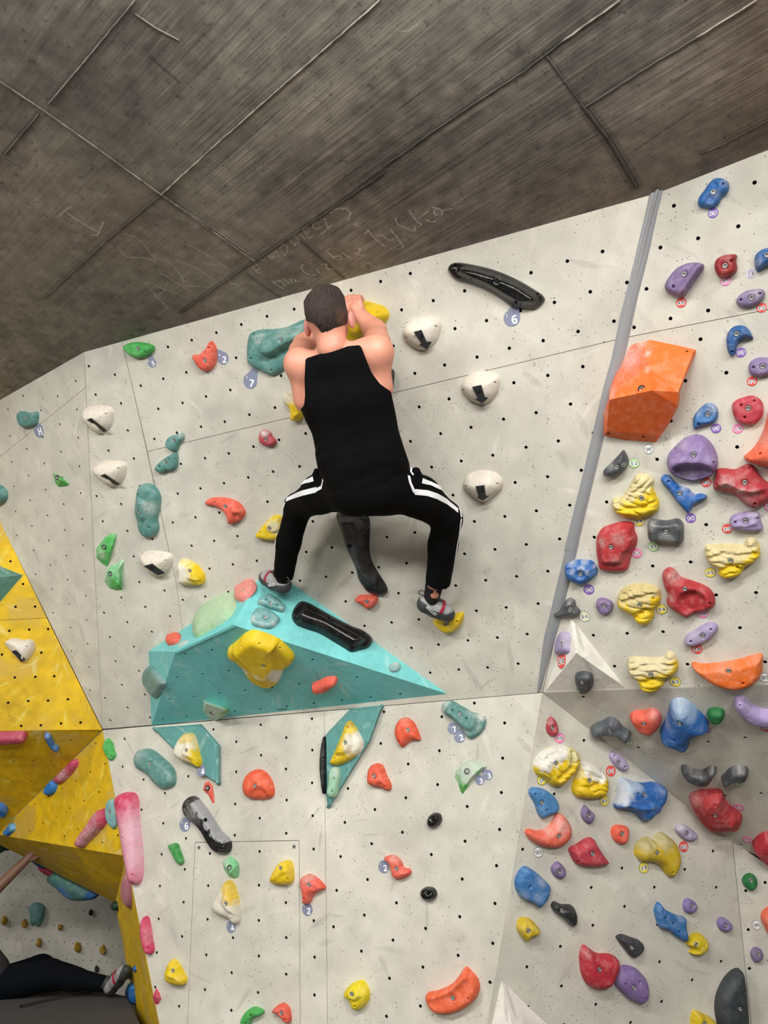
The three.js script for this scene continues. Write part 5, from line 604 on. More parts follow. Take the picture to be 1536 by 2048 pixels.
hold(C, R3, 0xc0373b, 'red hold with raised lobe beside pink tag 1-7', [405, 640, 412, 560, 450, 510, 530, 480, 600, 468, 650, 480, 660, 530, 678, 580, 665, 640, 640, 690, 630, 730, 610, 785, 560, 795, 480, 795, 430, 780, 415, 720], { h: 0.035, e: 0.35, s: 0.0075, lb: [[0.03, 0.008, 430, 620, 450, 570, 520, 530, 600, 500, 640, 510, 655, 580, 640, 640, 590, 680, 570, 740, 480, 745, 440, 740]], b: [[511, 629]], sc: [[608, 503]], ck: [[450, 600, 40, 0.35], [560, 570, 60, 0.3], [550, 720, 50, 0.3]], group: gR });
hold(C, R3, 0x2f6cb4, 'blue dimpled ball hold on the grey strip', [200, 790, 205, 745, 250, 725, 320, 720, 380, 730, 412, 770, 415, 810, 390, 840, 350, 870, 310, 885, 260, 870, 215, 840], { h: 0.055, e: 0.9, s: 0.0055, ds: [[265, 755, 36, 0.012], [352, 765, 34, 0.012], [222, 800, 24, 0.010], [300, 825, 38, 0.012], [370, 820, 26, 0.009]], b: [[300, 820, 0.04]], ck: [[310, 775, 30, 0.7], [250, 795, 25, 0.6], [240, 735, 40, 0.6], [350, 800, 22, 0.5], [320, 735, 30, 0.5], [395, 770, 22, 0.5]], group: gR });
hold(C, R3, 0x55585a, 'small charcoal bell hold over pale tag 3-0', [125, 1075, 165, 1050, 195, 1000, 230, 972, 262, 985, 275, 1030, 300, 1055, 298, 1080, 230, 1085, 140, 1088], { h: 0.04, r: 0.45, b: [[232, 1050]], ck: [[230, 1000, 30, 0.3]], group: gR });
hold(C, R3, PUR, 'tiny square purple hold right of the charcoal bell', [403, 1020, 415, 980, 440, 972, 500, 990, 518, 1015, 510, 1055, 475, 1082, 430, 1068], { h: 0.03, e: 0.5, b: [[458, 1027]], group: gR });
braid(R3, 'yellow and white braided hold over yellow tag 0-4', [543, 1000, 555, 940, 600, 895, 670, 878, 760, 882, 820, 910, 833, 960, 820, 1010, 790, 1050, 785, 1100, 750, 1140, 700, 1145, 665, 1120, 640, 1080, 580, 1050, 548, 1020], { b: [[691, 1019]], sc: [[785, 970]], c2: [[660, 925, 110, 0xcbb980, 0.3], [570, 960, 45, 0xd0bf80, 0.4], [770, 910, 60, 0xcbb980, 0.3]], rg: [[13, -0.016, 560, 970, 650, 930, 740, 900, 820, 930], [13, -0.016, 570, 1010, 660, 980, 760, 960, 825, 980], [13, -0.016, 680, 1080, 730, 1060, 780, 1080], [13, -0.016, 660, 1110, 700, 1090]] });
hold(C, R3, RED, 'red pelvis-shaped hold with round scoop over pink tag 1-6', [838, 830, 850, 790, 890, 770, 930, 790, 960, 830, 1040, 860, 1120, 890, 1170, 930, 1190, 990, 1180, 1030, 1120, 1055, 1050, 1070, 1005, 1098, 960, 1080, 900, 1040, 868, 1005, 870, 940, 848, 880], { h: 0.055, e: 0.6, s: 0.0075, ds: [[1035, 1010, 90, 0.03]], b: [[988, 916]], sc: [[876, 797], [1155, 1003]], ck: [[920, 830, 60, 0.35], [890, 960, 40, 0.35]], group: gR });
braid(R3, 'yellow and white braided hold over yellow tag 0-5', [1118, 650, 1130, 625, 1200, 618, 1300, 615, 1370, 620, 1400, 575, 1450, 575, 1480, 630, 1485, 690, 1440, 740, 1390, 765, 1360, 810, 1300, 840, 1250, 838, 1210, 815, 1205, 780, 1150, 740, 1125, 700], { b: [[1290, 728]], sc: [[1338, 766]], c2: [[1200, 650, 100, 0xd2c290, 0.3], [1330, 640, 80, 0xd2c290, 0.3], [1420, 600, 55, 0xd9cb9c, 0.4], [1160, 700, 50, 0xd6c68c, 0.4]], rg: [[13, -0.016, 1130, 680, 1230, 650, 1340, 660, 1470, 640], [13, -0.016, 1150, 720, 1240, 690, 1340, 700, 1460, 690], [13, -0.016, 1230, 800, 1290, 770, 1350, 790]] });
hold(C, R4, 0xab9cc2, 'pale purple bean hold over red tag 2-4', [995, 420, 1010, 385, 1070, 345, 1130, 310, 1180, 300, 1213, 325, 1210, 360, 1170, 405, 1110, 440, 1050, 455, 1005, 445], { h: 0.035, b: [[1113, 392]], sc: [[1170, 342], [1040, 420]], ck: [[1050, 380, 60, 0.3]], group: gR });
braid(R4, 'yellow and white braided hold over yellow tag 0-3', [632, 570, 640, 535, 700, 525, 780, 530, 860, 525, 890, 490, 925, 500, 950, 540, 958, 590, 930, 640, 880, 660, 860, 710, 810, 742, 750, 745, 715, 720, 700, 680, 650, 630], { b: [[780, 641]], c2: [[700, 560, 90, 0xd6c99e, 0.3], [820, 545, 80, 0xd6c99e, 0.3], [915, 520, 40, 0xdfd0a0, 0.4], [660, 610, 40, 0xd6c894, 0.4]], rg: [[13, -0.016, 640, 590, 740, 560, 850, 555, 950, 560], [13, -0.016, 660, 625, 750, 590, 860, 590, 950, 600], [13, -0.016, 730, 700, 790, 680, 850, 700]] });
hold(C, R4, 0xf8782c, 'big orange half-moon hold above the fold at the right', [1042, 562, 1120, 570, 1230, 560, 1350, 540, 1450, 510, 1498, 505, 1502, 560, 1495, 630, 1450, 690, 1380, 722, 1300, 728, 1210, 705, 1130, 660, 1070, 610], { h: 0.055, e: 0.5, s: 0.008, b: [[1282, 617]], sc: [[1377, 685]], dust: 0.1, ck: [[1250, 570, 90, 0.2], [1450, 530, 50, 0.2]], group: gR });
hold(WC, R4, 0xa596bd, 'pale purple knob on the left flank of white pyramid', [180, 490, 190, 430, 210, 375, 240, 363, 265, 390, 262, 450, 258, 495, 215, 515, 185, 515], { h: 0.03, e: 0.6, b: [[205, 450]], ck: [[240, 400, 40, 0.4]], group: gR });
hold(WB, R4, 0x4a4d50, 'round charcoal hold on the front of white pyramid', [290, 660, 300, 630, 345, 618, 395, 628, 410, 670, 408, 710, 370, 740, 320, 735, 300, 700], { h: 0.04, r: 0.45, b: [[335, 690]], group: gR });
// ---- right overhang
hold(E, R4, 0x5f6468, 'grey bone-shaped hold at the left of the shaded overhang', [390, 985, 420, 955, 470, 935, 520, 912, 570, 935, 600, 975, 645, 1000, 650, 1030, 635, 1055, 590, 1040, 550, 1010, 510, 1005, 440, 1015, 405, 1010], { h: 0.05, r: 0.5, b: [[512, 1000]], group: gO });
hold(E, R4, 0xf0664e, 'coral shell hold on the shaded overhang', [645, 900, 680, 872, 740, 870, 790, 855, 830, 870, 850, 920, 840, 960, 800, 1000, 750, 1005, 700, 985, 665, 945], { h: 0.05, b: [[735, 957]], sc: [[797, 880]], ck: [[800, 900, 50, 0.35]], group: gO });
hold(E, R4, 0x2b66ae, 'big blue hold with chalky top on the shaded overhang', [840, 1000, 870, 930, 895, 870, 910, 810, 965, 788, 1020, 805, 1090, 870, 1145, 930, 1155, 960, 1120, 970, 1080, 985, 1045, 1020, 1020, 1080, 970, 1080, 900, 1050, 845, 1030], { h: 0.09, e: 0.8, s: 0.009, rg: [[20, 0.02, 930, 900, 1000, 890, 1060, 930]], b: [[966, 958]], sc: [[960, 900], [932, 1018]], c2: [[960, 830, 90, 0x8fa9c8, 0.5], [1060, 890, 50, 0x8fa9c8, 0.5]], ck: [[960, 820, 90, 0.45], [870, 960, 50, 0.35]], group: gO });
hold(E, R4, DGR, 'small dark green hold right of the big blue hold', [1140, 890, 1160, 858, 1200, 852, 1245, 862, 1258, 890, 1240, 925, 1200, 938, 1160, 925], { h: 0.04, b: [[1207, 910]], group: gO });
hold(E, R4, 0xb09ccb, 'pale purple banana hold cut by the right edge', [1315, 820, 1325, 785, 1365, 775, 1400, 795, 1440, 835, 1500, 860, 1560, 870, 1600, 900, 1580, 940, 1490, 945, 1420, 925, 1360, 880], { h: 0.05, b: [[1463, 902]], sc: [[1353, 822]], ck: [[1430, 840, 40, 0.3]], group: gO });
hold(E, R5, 0x4b4d50, 'left of two grey wing-shaped holds on the overhang', [1018, 395, 1040, 382, 1090, 405, 1150, 410, 1200, 385, 1230, 400, 1215, 435, 1180, 480, 1140, 480, 1080, 465, 1040, 440], { h: 0.05, n: 0.015, r: 0.4, ck: [[1100, 405, 60, 0.5], [1180, 400, 45, 0.5]], group: gO });
hold(E, R5, 0x4b4d50, 'right of two grey wing-shaped holds on the overhang', [1258, 455, 1280, 430, 1310, 400, 1360, 385, 1410, 395, 1418, 430, 1400, 455, 1350, 450, 1310, 470, 1270, 488], { h: 0.05, n: 0.015, r: 0.4, ck: [[1350, 395, 50, 0.5]], group: gO });
hold(E, R5, 0xbf3c40, 'big red sculpted hold beside pink tag 1-3', [1065, 575, 1085, 545, 1150, 530, 1240, 527, 1265, 540, 1285, 590, 1330, 640, 1380, 680, 1378, 720, 1360, 750, 1290, 755, 1200, 755, 1150, 720, 1110, 670], { h: 0.05, e: 0.5, s: 0.009, lb: [[0.03, 0.012, 1135, 660, 1150, 610, 1210, 565, 1265, 545, 1290, 610, 1310, 690, 1360, 710, 1340, 740, 1220, 745, 1170, 720]], b: [[1222, 685, 0.075]], sc: [[1221, 575]], ck: [[1100, 590, 50, 0.25]], group: gO });
hold(E, R5, 0xbf2f3b, 'red dome hold cut by the right edge beside pink tag 1-4', [1440, 850, 1480, 800, 1536, 778, 1600, 790, 1640, 900, 1600, 970, 1530, 940, 1470, 890], { h: 0.07, group: gO });
// ---- lower right wall
hold(Fp, R5, 0xb83844, 'slim red almond hold over pink tag 1-5', [212, 165, 225, 110, 240, 97, 265, 120, 282, 170, 275, 205, 245, 215, 220, 195], { h: 0.03, b: [[253, 168]], ck: [[235, 130, 25, 0.3]], group: gF });
braid(R5, 'left of two white and yellow ribbed holds, above the light blue hold', [135, 390, 160, 330, 220, 285, 310, 265, 370, 285, 405, 340, 395, 400, 350, 460, 290, 510, 250, 510, 200, 470, 150, 435], { f: Fp, g: gF, h: 0.06, b: [[273, 375]], c2: [[200, 340, 70, 0xe0dcd0, 0.25], [290, 295, 60, 0xe0dcd0, 0.25], [360, 330, 40, 0xd8cf9a, 0.5]], rg: [[12, -0.016, 145, 400, 220, 360, 260, 330, 340, 290], [12, -0.016, 250, 340, 240, 310], [12, -0.016, 380, 320, 380, 400, 300, 470]] });
braid(R5, 'right of two white and yellow ribbed holds, over yellow tag 0-1', [365, 540, 375, 470, 400, 400, 420, 365, 470, 370, 540, 420, 570, 470, 560, 560, 520, 580, 430, 585, 385, 570], { f: Fp, g: gF, h: 0.06, b: [[474, 480]], c2: [[460, 395, 60, 0xe3dfd2, 0.25], [520, 430, 50, 0xe3dfd2, 0.25], [400, 430, 35, 0xdccf8c, 0.4]], rg: [[12, -0.016, 400, 430, 470, 430, 550, 480], [12, -0.016, 420, 390, 500, 405, 560, 450], [12, -0.016, 490, 520, 540, 500]] });
hold(Fp, R5, LPU, 'pale purple almond hold over red tag 0-1', [585, 330, 600, 305, 640, 315, 685, 360, 698, 400, 680, 422, 640, 410, 605, 375], { h: 0.03, b: [[645, 373]], sc: [[616, 328], [676, 396]], group: gF });
hold(Fp, R5, LBL, 'light blue leaf hold above the coral crescent', [108, 550, 120, 522, 160, 518, 220, 540, 270, 590, 285, 640, 265, 670, 215, 690, 190, 703, 165, 680, 140, 610], { h: 0.035, e: 0.4, b: [[189, 611]], sc: [[142, 556], [210, 652]], group: gF });
hold(Fp, R5, 0x2c69b2, 'big blue and white angular hold on the fold edge', [615, 635, 630, 550, 650, 460, 700, 470, 780, 490, 860, 485, 910, 520, 905, 590, 870, 650, 820, 700, 785, 718, 745, 680, 690, 650], { h: 0.07, e: 0.6, s: 0.008, rg: [[14, 0.015, 640, 625, 700, 635, 770, 655, 850, 640]], b: [[797, 562]], sc: [[740, 550]], c2: [[660, 510, 70, 0xb4c3d4, 0.4], [740, 490, 45, 0xa8bad0, 0.4], [640, 580, 45, 0xc4cdd8, 0.4]], ck: [[660, 540, 70, 0.4], [880, 530, 40, 0.3]], group: gF });
hold(Fp, R5, 0xf06e54, 'coral crescent moon hold with chalky back', [85, 785, 100, 765, 160, 775, 220, 755, 255, 700, 270, 670, 310, 680, 345, 730, 358, 780, 340, 830, 290, 870, 230, 878, 160, 860, 105, 820], { h: 0.05, b: [[292, 811]], ck: [[290, 740, 70, 0.45], [230, 770, 40, 0.4]], group: gF });
hold(Fp, R5, PUR, 'tiny purple teardrop hold below the ribbed yellow holds', [418, 675, 430, 635, 440, 622, 470, 650, 498, 680, 490, 710, 470, 735, 435, 715], { h: 0.028, b: [[468, 688]], group: gF });
hold(Fp, R5, 0xf2644a, 'small coral hold left of the yellow double-lobed hold', [597, 790, 610, 750, 650, 742, 695, 755, 700, 795, 690, 840, 665, 858, 620, 840], { h: 0.035, b: [[668, 796]], group: gF });
hold(Fp, R5, CRI, 'crimson wedge hold right of the coral crescent moon', [346, 885, 400, 850, 450, 820, 485, 818, 510, 860, 550, 920, 578, 965, 530, 985, 450, 990, 385, 970, 358, 925], { h: 0.05, e: 0.6, b: [[490, 915]], sc: [[400, 960]], group: gF });
hold(Fp, R5, 0xd9b820, 'yellow double-lobed hold with grey chalk over tag 2-8', [735, 910, 745, 860, 780, 820, 820, 812, 850, 830, 860, 800, 890, 783, 930, 800, 975, 850, 1000, 920, 995, 980, 970, 1035, 940, 1048, 915, 1025, 880, 980, 830, 960, 770, 955], { h: 0.06, e: 0.8, s: 0.008, rg: [[14, -0.014, 850, 830, 860, 870]], b: [[875, 908]], sc: [[958, 1022]], c2: [[800, 840, 60, 0xb8ab74, 0.5], [910, 815, 60, 0xb8ab74, 0.5]], group: gF });
hold(Fp, R5, 0xb2a6c2, 'pale purple oval hold over red tag 0-2', [975, 765, 1000, 735, 1040, 740, 1080, 770, 1108, 805, 1095, 830, 1050, 838, 1010, 815], { h: 0.03, b: [[1055, 796]], ck: [[1010, 750, 40, 0.6]], group: gF });
hold(Fp, R5, PUR, 'tiny purple hold beside the left blue plate', [240, 1000, 265, 965, 285, 960, 325, 1005, 322, 1045, 295, 1063, 255, 1040], { h: 0.028, b: [[292, 1022]], group: gF });
hold(Fp, R6, 0x3f7ab5, 'flat blue plate hold with white scuffs at the left', [182, 220, 200, 170, 232, 138, 290, 165, 350, 220, 367, 245, 355, 300, 310, 353, 270, 330, 220, 310, 192, 270], { h: 0.04, e: 0.3, sc: [[257, 242]], ck: [[320, 210, 40, 0.4], [300, 300, 40, 0.3], [225, 300, 40, 0.3]], group: gF });
hold(Fp, R6, 0x2c2d2f, 'black forked hold below the blue plate', [375, 350, 390, 325, 430, 340, 485, 345, 500, 370, 508, 410, 500, 445, 480, 455, 450, 425, 400, 385], { h: 0.045, n: 0.012, r: 0.45, b: [[437, 378]], group: gF });
hold(Fp, R6, 0xd8b81c, 'yellow knob hold at the left seam of lower right wall', [192, 460, 210, 415, 250, 412, 290, 440, 310, 475, 300, 500, 260, 515, 245, 535, 215, 510], { h: 0.05, n: 0.012, b: [[257, 483]], group: gF });
hold(Fp, R6, 0x3a75b2, 'slanted blue wedge hold with three screws', [925, 370, 945, 327, 980, 365, 1040, 395, 1085, 410, 1085, 450, 1098, 520, 1085, 535, 1050, 520, 1000, 480, 950, 460, 935, 420], { h: 0.035, e: 0.35, sc: [[979, 410], [1018, 440], [1051, 482]], ck: [[1060, 410, 30, 0.3]], group: gF });
hold(Fp, R6, 0x8d79ad, 'small purple hold above the slanted blue wedge', [1078, 340, 1095, 310, 1130, 318, 1150, 345, 1140, 375, 1115, 390, 1085, 375], { h: 0.03, b: [[1131, 350]], group: gF });
hold(Fp, R6, 0x8d79ad, 'small purple hold by the right seam', [1260, 435, 1275, 410, 1310, 418, 1335, 450, 1325, 480, 1300, 487, 1270, 470], { h: 0.03, b: [[1312, 455]], group: gF });
hold(Fp, R6, 0xdcc01c, 'small yellow flower-like hold under the blue wedge', [1095, 550, 1120, 505, 1160, 493, 1195, 520, 1200, 560, 1180, 595, 1145, 610, 1110, 595, 1125, 575], { h: 0.045, n: 0.014, b: [[1151, 556]], group: gF });
hold(Fp, R6, 0x3c3e41, 'dark grey teardrop hold above the purple egg', [722, 515, 745, 500, 800, 515, 855, 540, 860, 570, 835, 605, 800, 618, 775, 590, 740, 545], { h: 0.045, b: [[807, 572]], group: gF });
hold(Fp, R6, 0xc23240, 'big crimson shield hold touching the purple egg', [528, 650, 530, 590, 548, 555, 580, 575, 620, 600, 690, 605, 725, 625, 730, 660, 715, 710, 680, 770, 620, 787, 570, 770, 540, 720], { h: 0.06, e: 0.6, b: [[635, 688]], sc: [[573, 597]], ck: [[560, 600, 30, 0.25]], group: gF });
hold(Fp, R6, 0x8c72a8, 'purple egg-shaped hold beside the crimson shield', [705, 730, 720, 685, 760, 665, 810, 672, 860, 710, 888, 770, 885, 830, 850, 868, 800, 850, 740, 800, 712, 765], { h: 0.05, b: [[819, 787]], sc: [[763, 757], [839, 745], [864, 833]], group: gF });
hold(Fp, R6, 0x3d4043, 'tall dark grey fin hold at the bottom right', [1248, 880, 1260, 810, 1300, 730, 1350, 685, 1380, 683, 1395, 740, 1405, 830, 1412, 1000, 1395, 1080, 1300, 1080, 1262, 980], { h: 0.06, e: 0.6, sc: [[1386, 795]], b: [[1384, 900]], group: gF });
hold(Fp, R6, 0xe0c010, 'yellow hold cut by the bottom edge at the right', [1120, 960, 1135, 905, 1180, 920, 1240, 955, 1245, 990, 1200, 1040, 1130, 1040], { h: 0.05, b: [[1197, 975]], group: gF });
hold(Gp, R6, DGR, 'small dark green hold at the far right, low', [1395, 215, 1410, 185, 1440, 175, 1470, 195, 1475, 240, 1445, 268, 1415, 250], { h: 0.035, b: [[1445, 215]], group: gF });
hold(Gp, R6, 0xf27452, 'coral hold cut by the right edge beside a black tag', [1495, 410, 1510, 370, 1560, 350, 1620, 400, 1600, 500, 1540, 500, 1510, 450], { h: 0.05, group: gF });
hold(Gp, R6, 0x7f6d94, 'small purple hold low by the right edge', [1440, 600, 1460, 570, 1495, 580, 1508, 610, 1495, 640, 1460, 645], { h: 0.03, b: [[1485, 605]], group: gF });
// ---------------------------------------------------------------- tags
const rt = (f, fr_, x, y, t, k, what, q) => disc(f, fr_, x, y, t, k, `round ${k === 'black' ? 'black and white' : k === 'white' ? 'white-rimmed lilac' : k === 'pale' ? 'pale green' : k} tag ${what}`, q);
rt(C, R1, 1075, 445, '2·9', 'purple', 'reading 2-9 under the blue lumpy hold'); rt(C, R1, 808, 1197, '4·0', 'red', 'reading 4-0 under the purple half-leaf'); rt(C, R1, 1182, 1015, '2·1', 'pink', 'reading 2-1 under the dark red hold'); rt(C, R1, 1390, 955, '3·8', 'white', 'reading 3-8 at the right edge'); rt(C, R1, 1482, 1240, '2·0', 'red', 'reading 2-0 under the grey-purple oval'); rt(C, R1, 1308, 1615, '3·7', 'purple', 'reading 3-7 inside the blue crescent');
rt(C, R2, 1402, 430, '2·1', 'red', 'reading 2-1 under the purple oval at the right edge'); rt(C, R2, 1100, 825, '1·7', 'purple', 'reading 1-7 under the grey-blue scoop'); rt(C, R2, 1283, 828, '1·9', 'pink', 'reading 1-9 under the crimson plate'); rt(C, R2, 535, 1000, '1·7', 'black', 'reading 1-7 under the giant orange hold', { r: 9.5 }); rt(C, R2, 410, 1117, '3·2', 'green', 'reading 3-2 beside the charcoal pinch'); rt(C, R2, 1015, 1277, '2·2', 'red', 'reading 2-2 under the pale purple dome'); rt(C, R2, 455, 1603, '0·6', 'yellow', 'reading 0-6 under the braided hold'); rt(C, R2, 887, 1577, '1·6', 'purple', 'reading 1-6 under the blue bird-shaped hold');
rt(C, R3, 780, 635, '3·1', 'green', 'reading 3-1 under the charcoal saddle'); rt(C, R3, 1267, 518, '2·3', 'red', 'reading 2-3 beside the purple block'); rt(C, R3, 670, 680, '1·7', 'pink', 'reading 1-7 beside the lobed red hold'); rt(C, R3, 1155, 807, '0·5', 'yellow', 'reading 0-5 beside the braided hold'); rt(C, R3, 355, 918, '1·5', 'purple', 'reading 1-5 under the dimpled blue ball'); rt(C, R3, 835, 1048, '0·4', 'yellow', 'reading 0-4 beside the braided hold'); rt(C, R3, 1105, 1077, '1·6', 'pink', 'reading 1-6 under the red pelvis-shaped hold'); rt(C, R3, 327, 1097, '3·0', 'pale', 'reading 3-0 beside the charcoal bell'); rt(C, R3, 1545, 370, '1·8', 'pink', 'cut by the right edge under the three-armed red hold');
rt(C, R4, 1078, 477, '2·4', 'red', 'reading 2-4 under the pale purple bean'); rt(C, R4, 938, 688, '0·3', 'yellow', 'reading 0-3 beside the braided hold'); rt(C, R4, 1515, 660, '1·6', 'black', 'at the right edge beside the orange half-moon'); rt(WC, R4, 205, 553, '2·4', 'red', 'on the left flank of the white pyramid', { r: 8 }); rt(WB, R4, 325, 743, '2·9', 'green', 'on the white pyramid under the charcoal hold', { r: 8 });
rt(Fp, R4, 190, 1052, '1·5', 'pink', 'reading 1-5 under the slim red almond', { r: 9.5 }); rt(E, R4, 633, 1075, '2·8', 'green', 'reading 2-8 under the grey bone-shaped hold', { r: 9 }); rt(E, R4, 1142, 998, '1·4', 'purple', 'reading 1-4 beside the big blue hold on the overhang', { r: 8 }); rt(E, R4, 1520, 985, '0·4', 'red', 'at the right edge under the purple banana');
rt(Fp, R5, 599, 422, '0·1', 'red', 'reading 0-1 under the pale purple almond', { r: 9.5 }); rt(Fp, R5, 188, 475, '2·0', 'yellow', 'reading 2-0 at the left ribbed hold', { r: 9.5, rot: 40, lift: 0.003 }); rt(Fp, R5, 561, 600, '0·1', 'yellow', 'reading 0-1 under the right ribbed hold', { r: 9 }); rt(Fp, R5, 875, 650, '1·1', 'purple', 'reading 1-1 under the big blue and white hold', { r: 8 }); rt(E, R5, 1362, 638, '1·3', 'pink', 'reading 1-3 at the big red sculpted hold', { r: 9.5 }); rt(E, R5, 1411, 830, '1·4', 'pink', 'reading 1-4 at the red dome', { r: 9.5 }); rt(E, R5, 1107, 495, '2·7', 'green', 'under the left grey wing-shaped hold', { r: 8.5 }); rt(E, R5, 1350, 495, '2·6', 'green', 'under the right grey wing-shaped hold', { r: 11 }); rt(Fp, R5, 168, 905, '1·0', 'black', 'under the coral crescent moon', { r: 9 }); rt(Fp, R5, 1033, 872, '0·2', 'red', 'reading 0-2 under the pale purple oval', { r: 9 }); rt(Fp, R5, 795, 997, '2·8', 'yellow', 'reading 2-8 under the double-lobed hold', { r: 9.5, rot: 15 }); rt(Gp, R6, 1475, 452, '1·1', 'black', 'beside the coral hold at the lower right edge', { r: 9 });
grey(A, N1, 225, 1560, 150, -12, '7', '3', 'grey teardrop tag reading 7 under the big teal hold', [360, 1250]);
grey(A, G4, 805, 515, 55, 12, '6', '2', 'grey teardrop tag reading 6 under the curved black hold', [835, 420]);
grey(A, G1, 912, 255, 24, 20, '5', '4', 'grey tag reading 5 under the green half-round hold', [905, 205]);
grey(A, G1, 1338, 228, 34, 0, '2', '4', 'grey tag reading 2 beside the coral pointed hold', [1300, 180]);
grey(B, G1, 232, 660, 28, 20, 'H', '1', 'grey tag under the small teal hold at the far left', [222, 615]);
grey(D, M9, 240, 715, 100, 20, '7', '1', 'upper grey tag under the chalky-rimmed teal hold', null); grey(D, M9, 365, 870, 105, 25, '2', '1', 'lower grey tag under the chalky-rimmed teal hold', [400, 720]);
grey(D, M9, 890, 1580, 90, 10, '3', '2', 'right grey tag beside the pale green pointed hold', [800, 1500]); grey(D, M9, 742, 1675, 88, 10, '3', '1', 'left grey tag beside the pale green pointed hold', [720, 1590]);
grey(D, M8, 560, 1180, 36, 10, '2', '1', 'grey tag reading 2 left of the coral comma hold', null); grey(D, M8, 50, 1465, 34, 0, '2', '1', 'grey tag reading 2 under the coral hooked hold by the hatch', null);
grey(D, L5, 667, 745, 34, 20, '4', '3', 'grey tag reading 4 under the white shell-shaped hold on the hatch', null); grey(D, L4, 635, 832, 36, 10, '6', '2', 'grey tag reading 6 beside the black and grey hold', [665, 800]); grey(onVol, L4, 745, 470, 32, 15, '4', '3', 'grey tag reading 4 under the pear-shaped hold on teal volume', null);
tagMat.map = (() => { const t = new THREE.CanvasTexture(tagAtlas.c); t.colorSpace = THREE.SRGBColorSpace; t.magFilter = THREE.LinearFilter; return t; })();
scene.traverse((o) => { if (o.userData.top) delete o.userData.top; });
// ---- two countersunk screws in the hatch corners
for (const [x, y, where] of [[432, 165, 'left'], [1128, 158, 'right']]) { const g = thing('hatch_screw', `grey countersunk screw in the upper ${where} corner of the hatch`, 'screw', 'hatch screws'), p = D.hit(...L5(x, y)); g.applyMatrix4(new THREE.Matrix4().makeBasis(D.ex, D.ey, D.n).setPosition(p)); mesh('head', new THREE.CylinderGeometry(0.009, 0.0075, 0.003, 16).rotateX(Math.PI / 2), MAT.steel, g); const s = mesh('slot', new THREE.BoxGeometry(0.011, 0.0025, 0.001), MAT.nut, g); s.position.z = 0.0016; s.rotation.z = 0.6; const s3 = mesh('slot', new THREE.BoxGeometry(0.011, 0.0025, 0.001), MAT.nut, g); s3.position.z = 0.0016; s3.rotation.z = 2.17; }
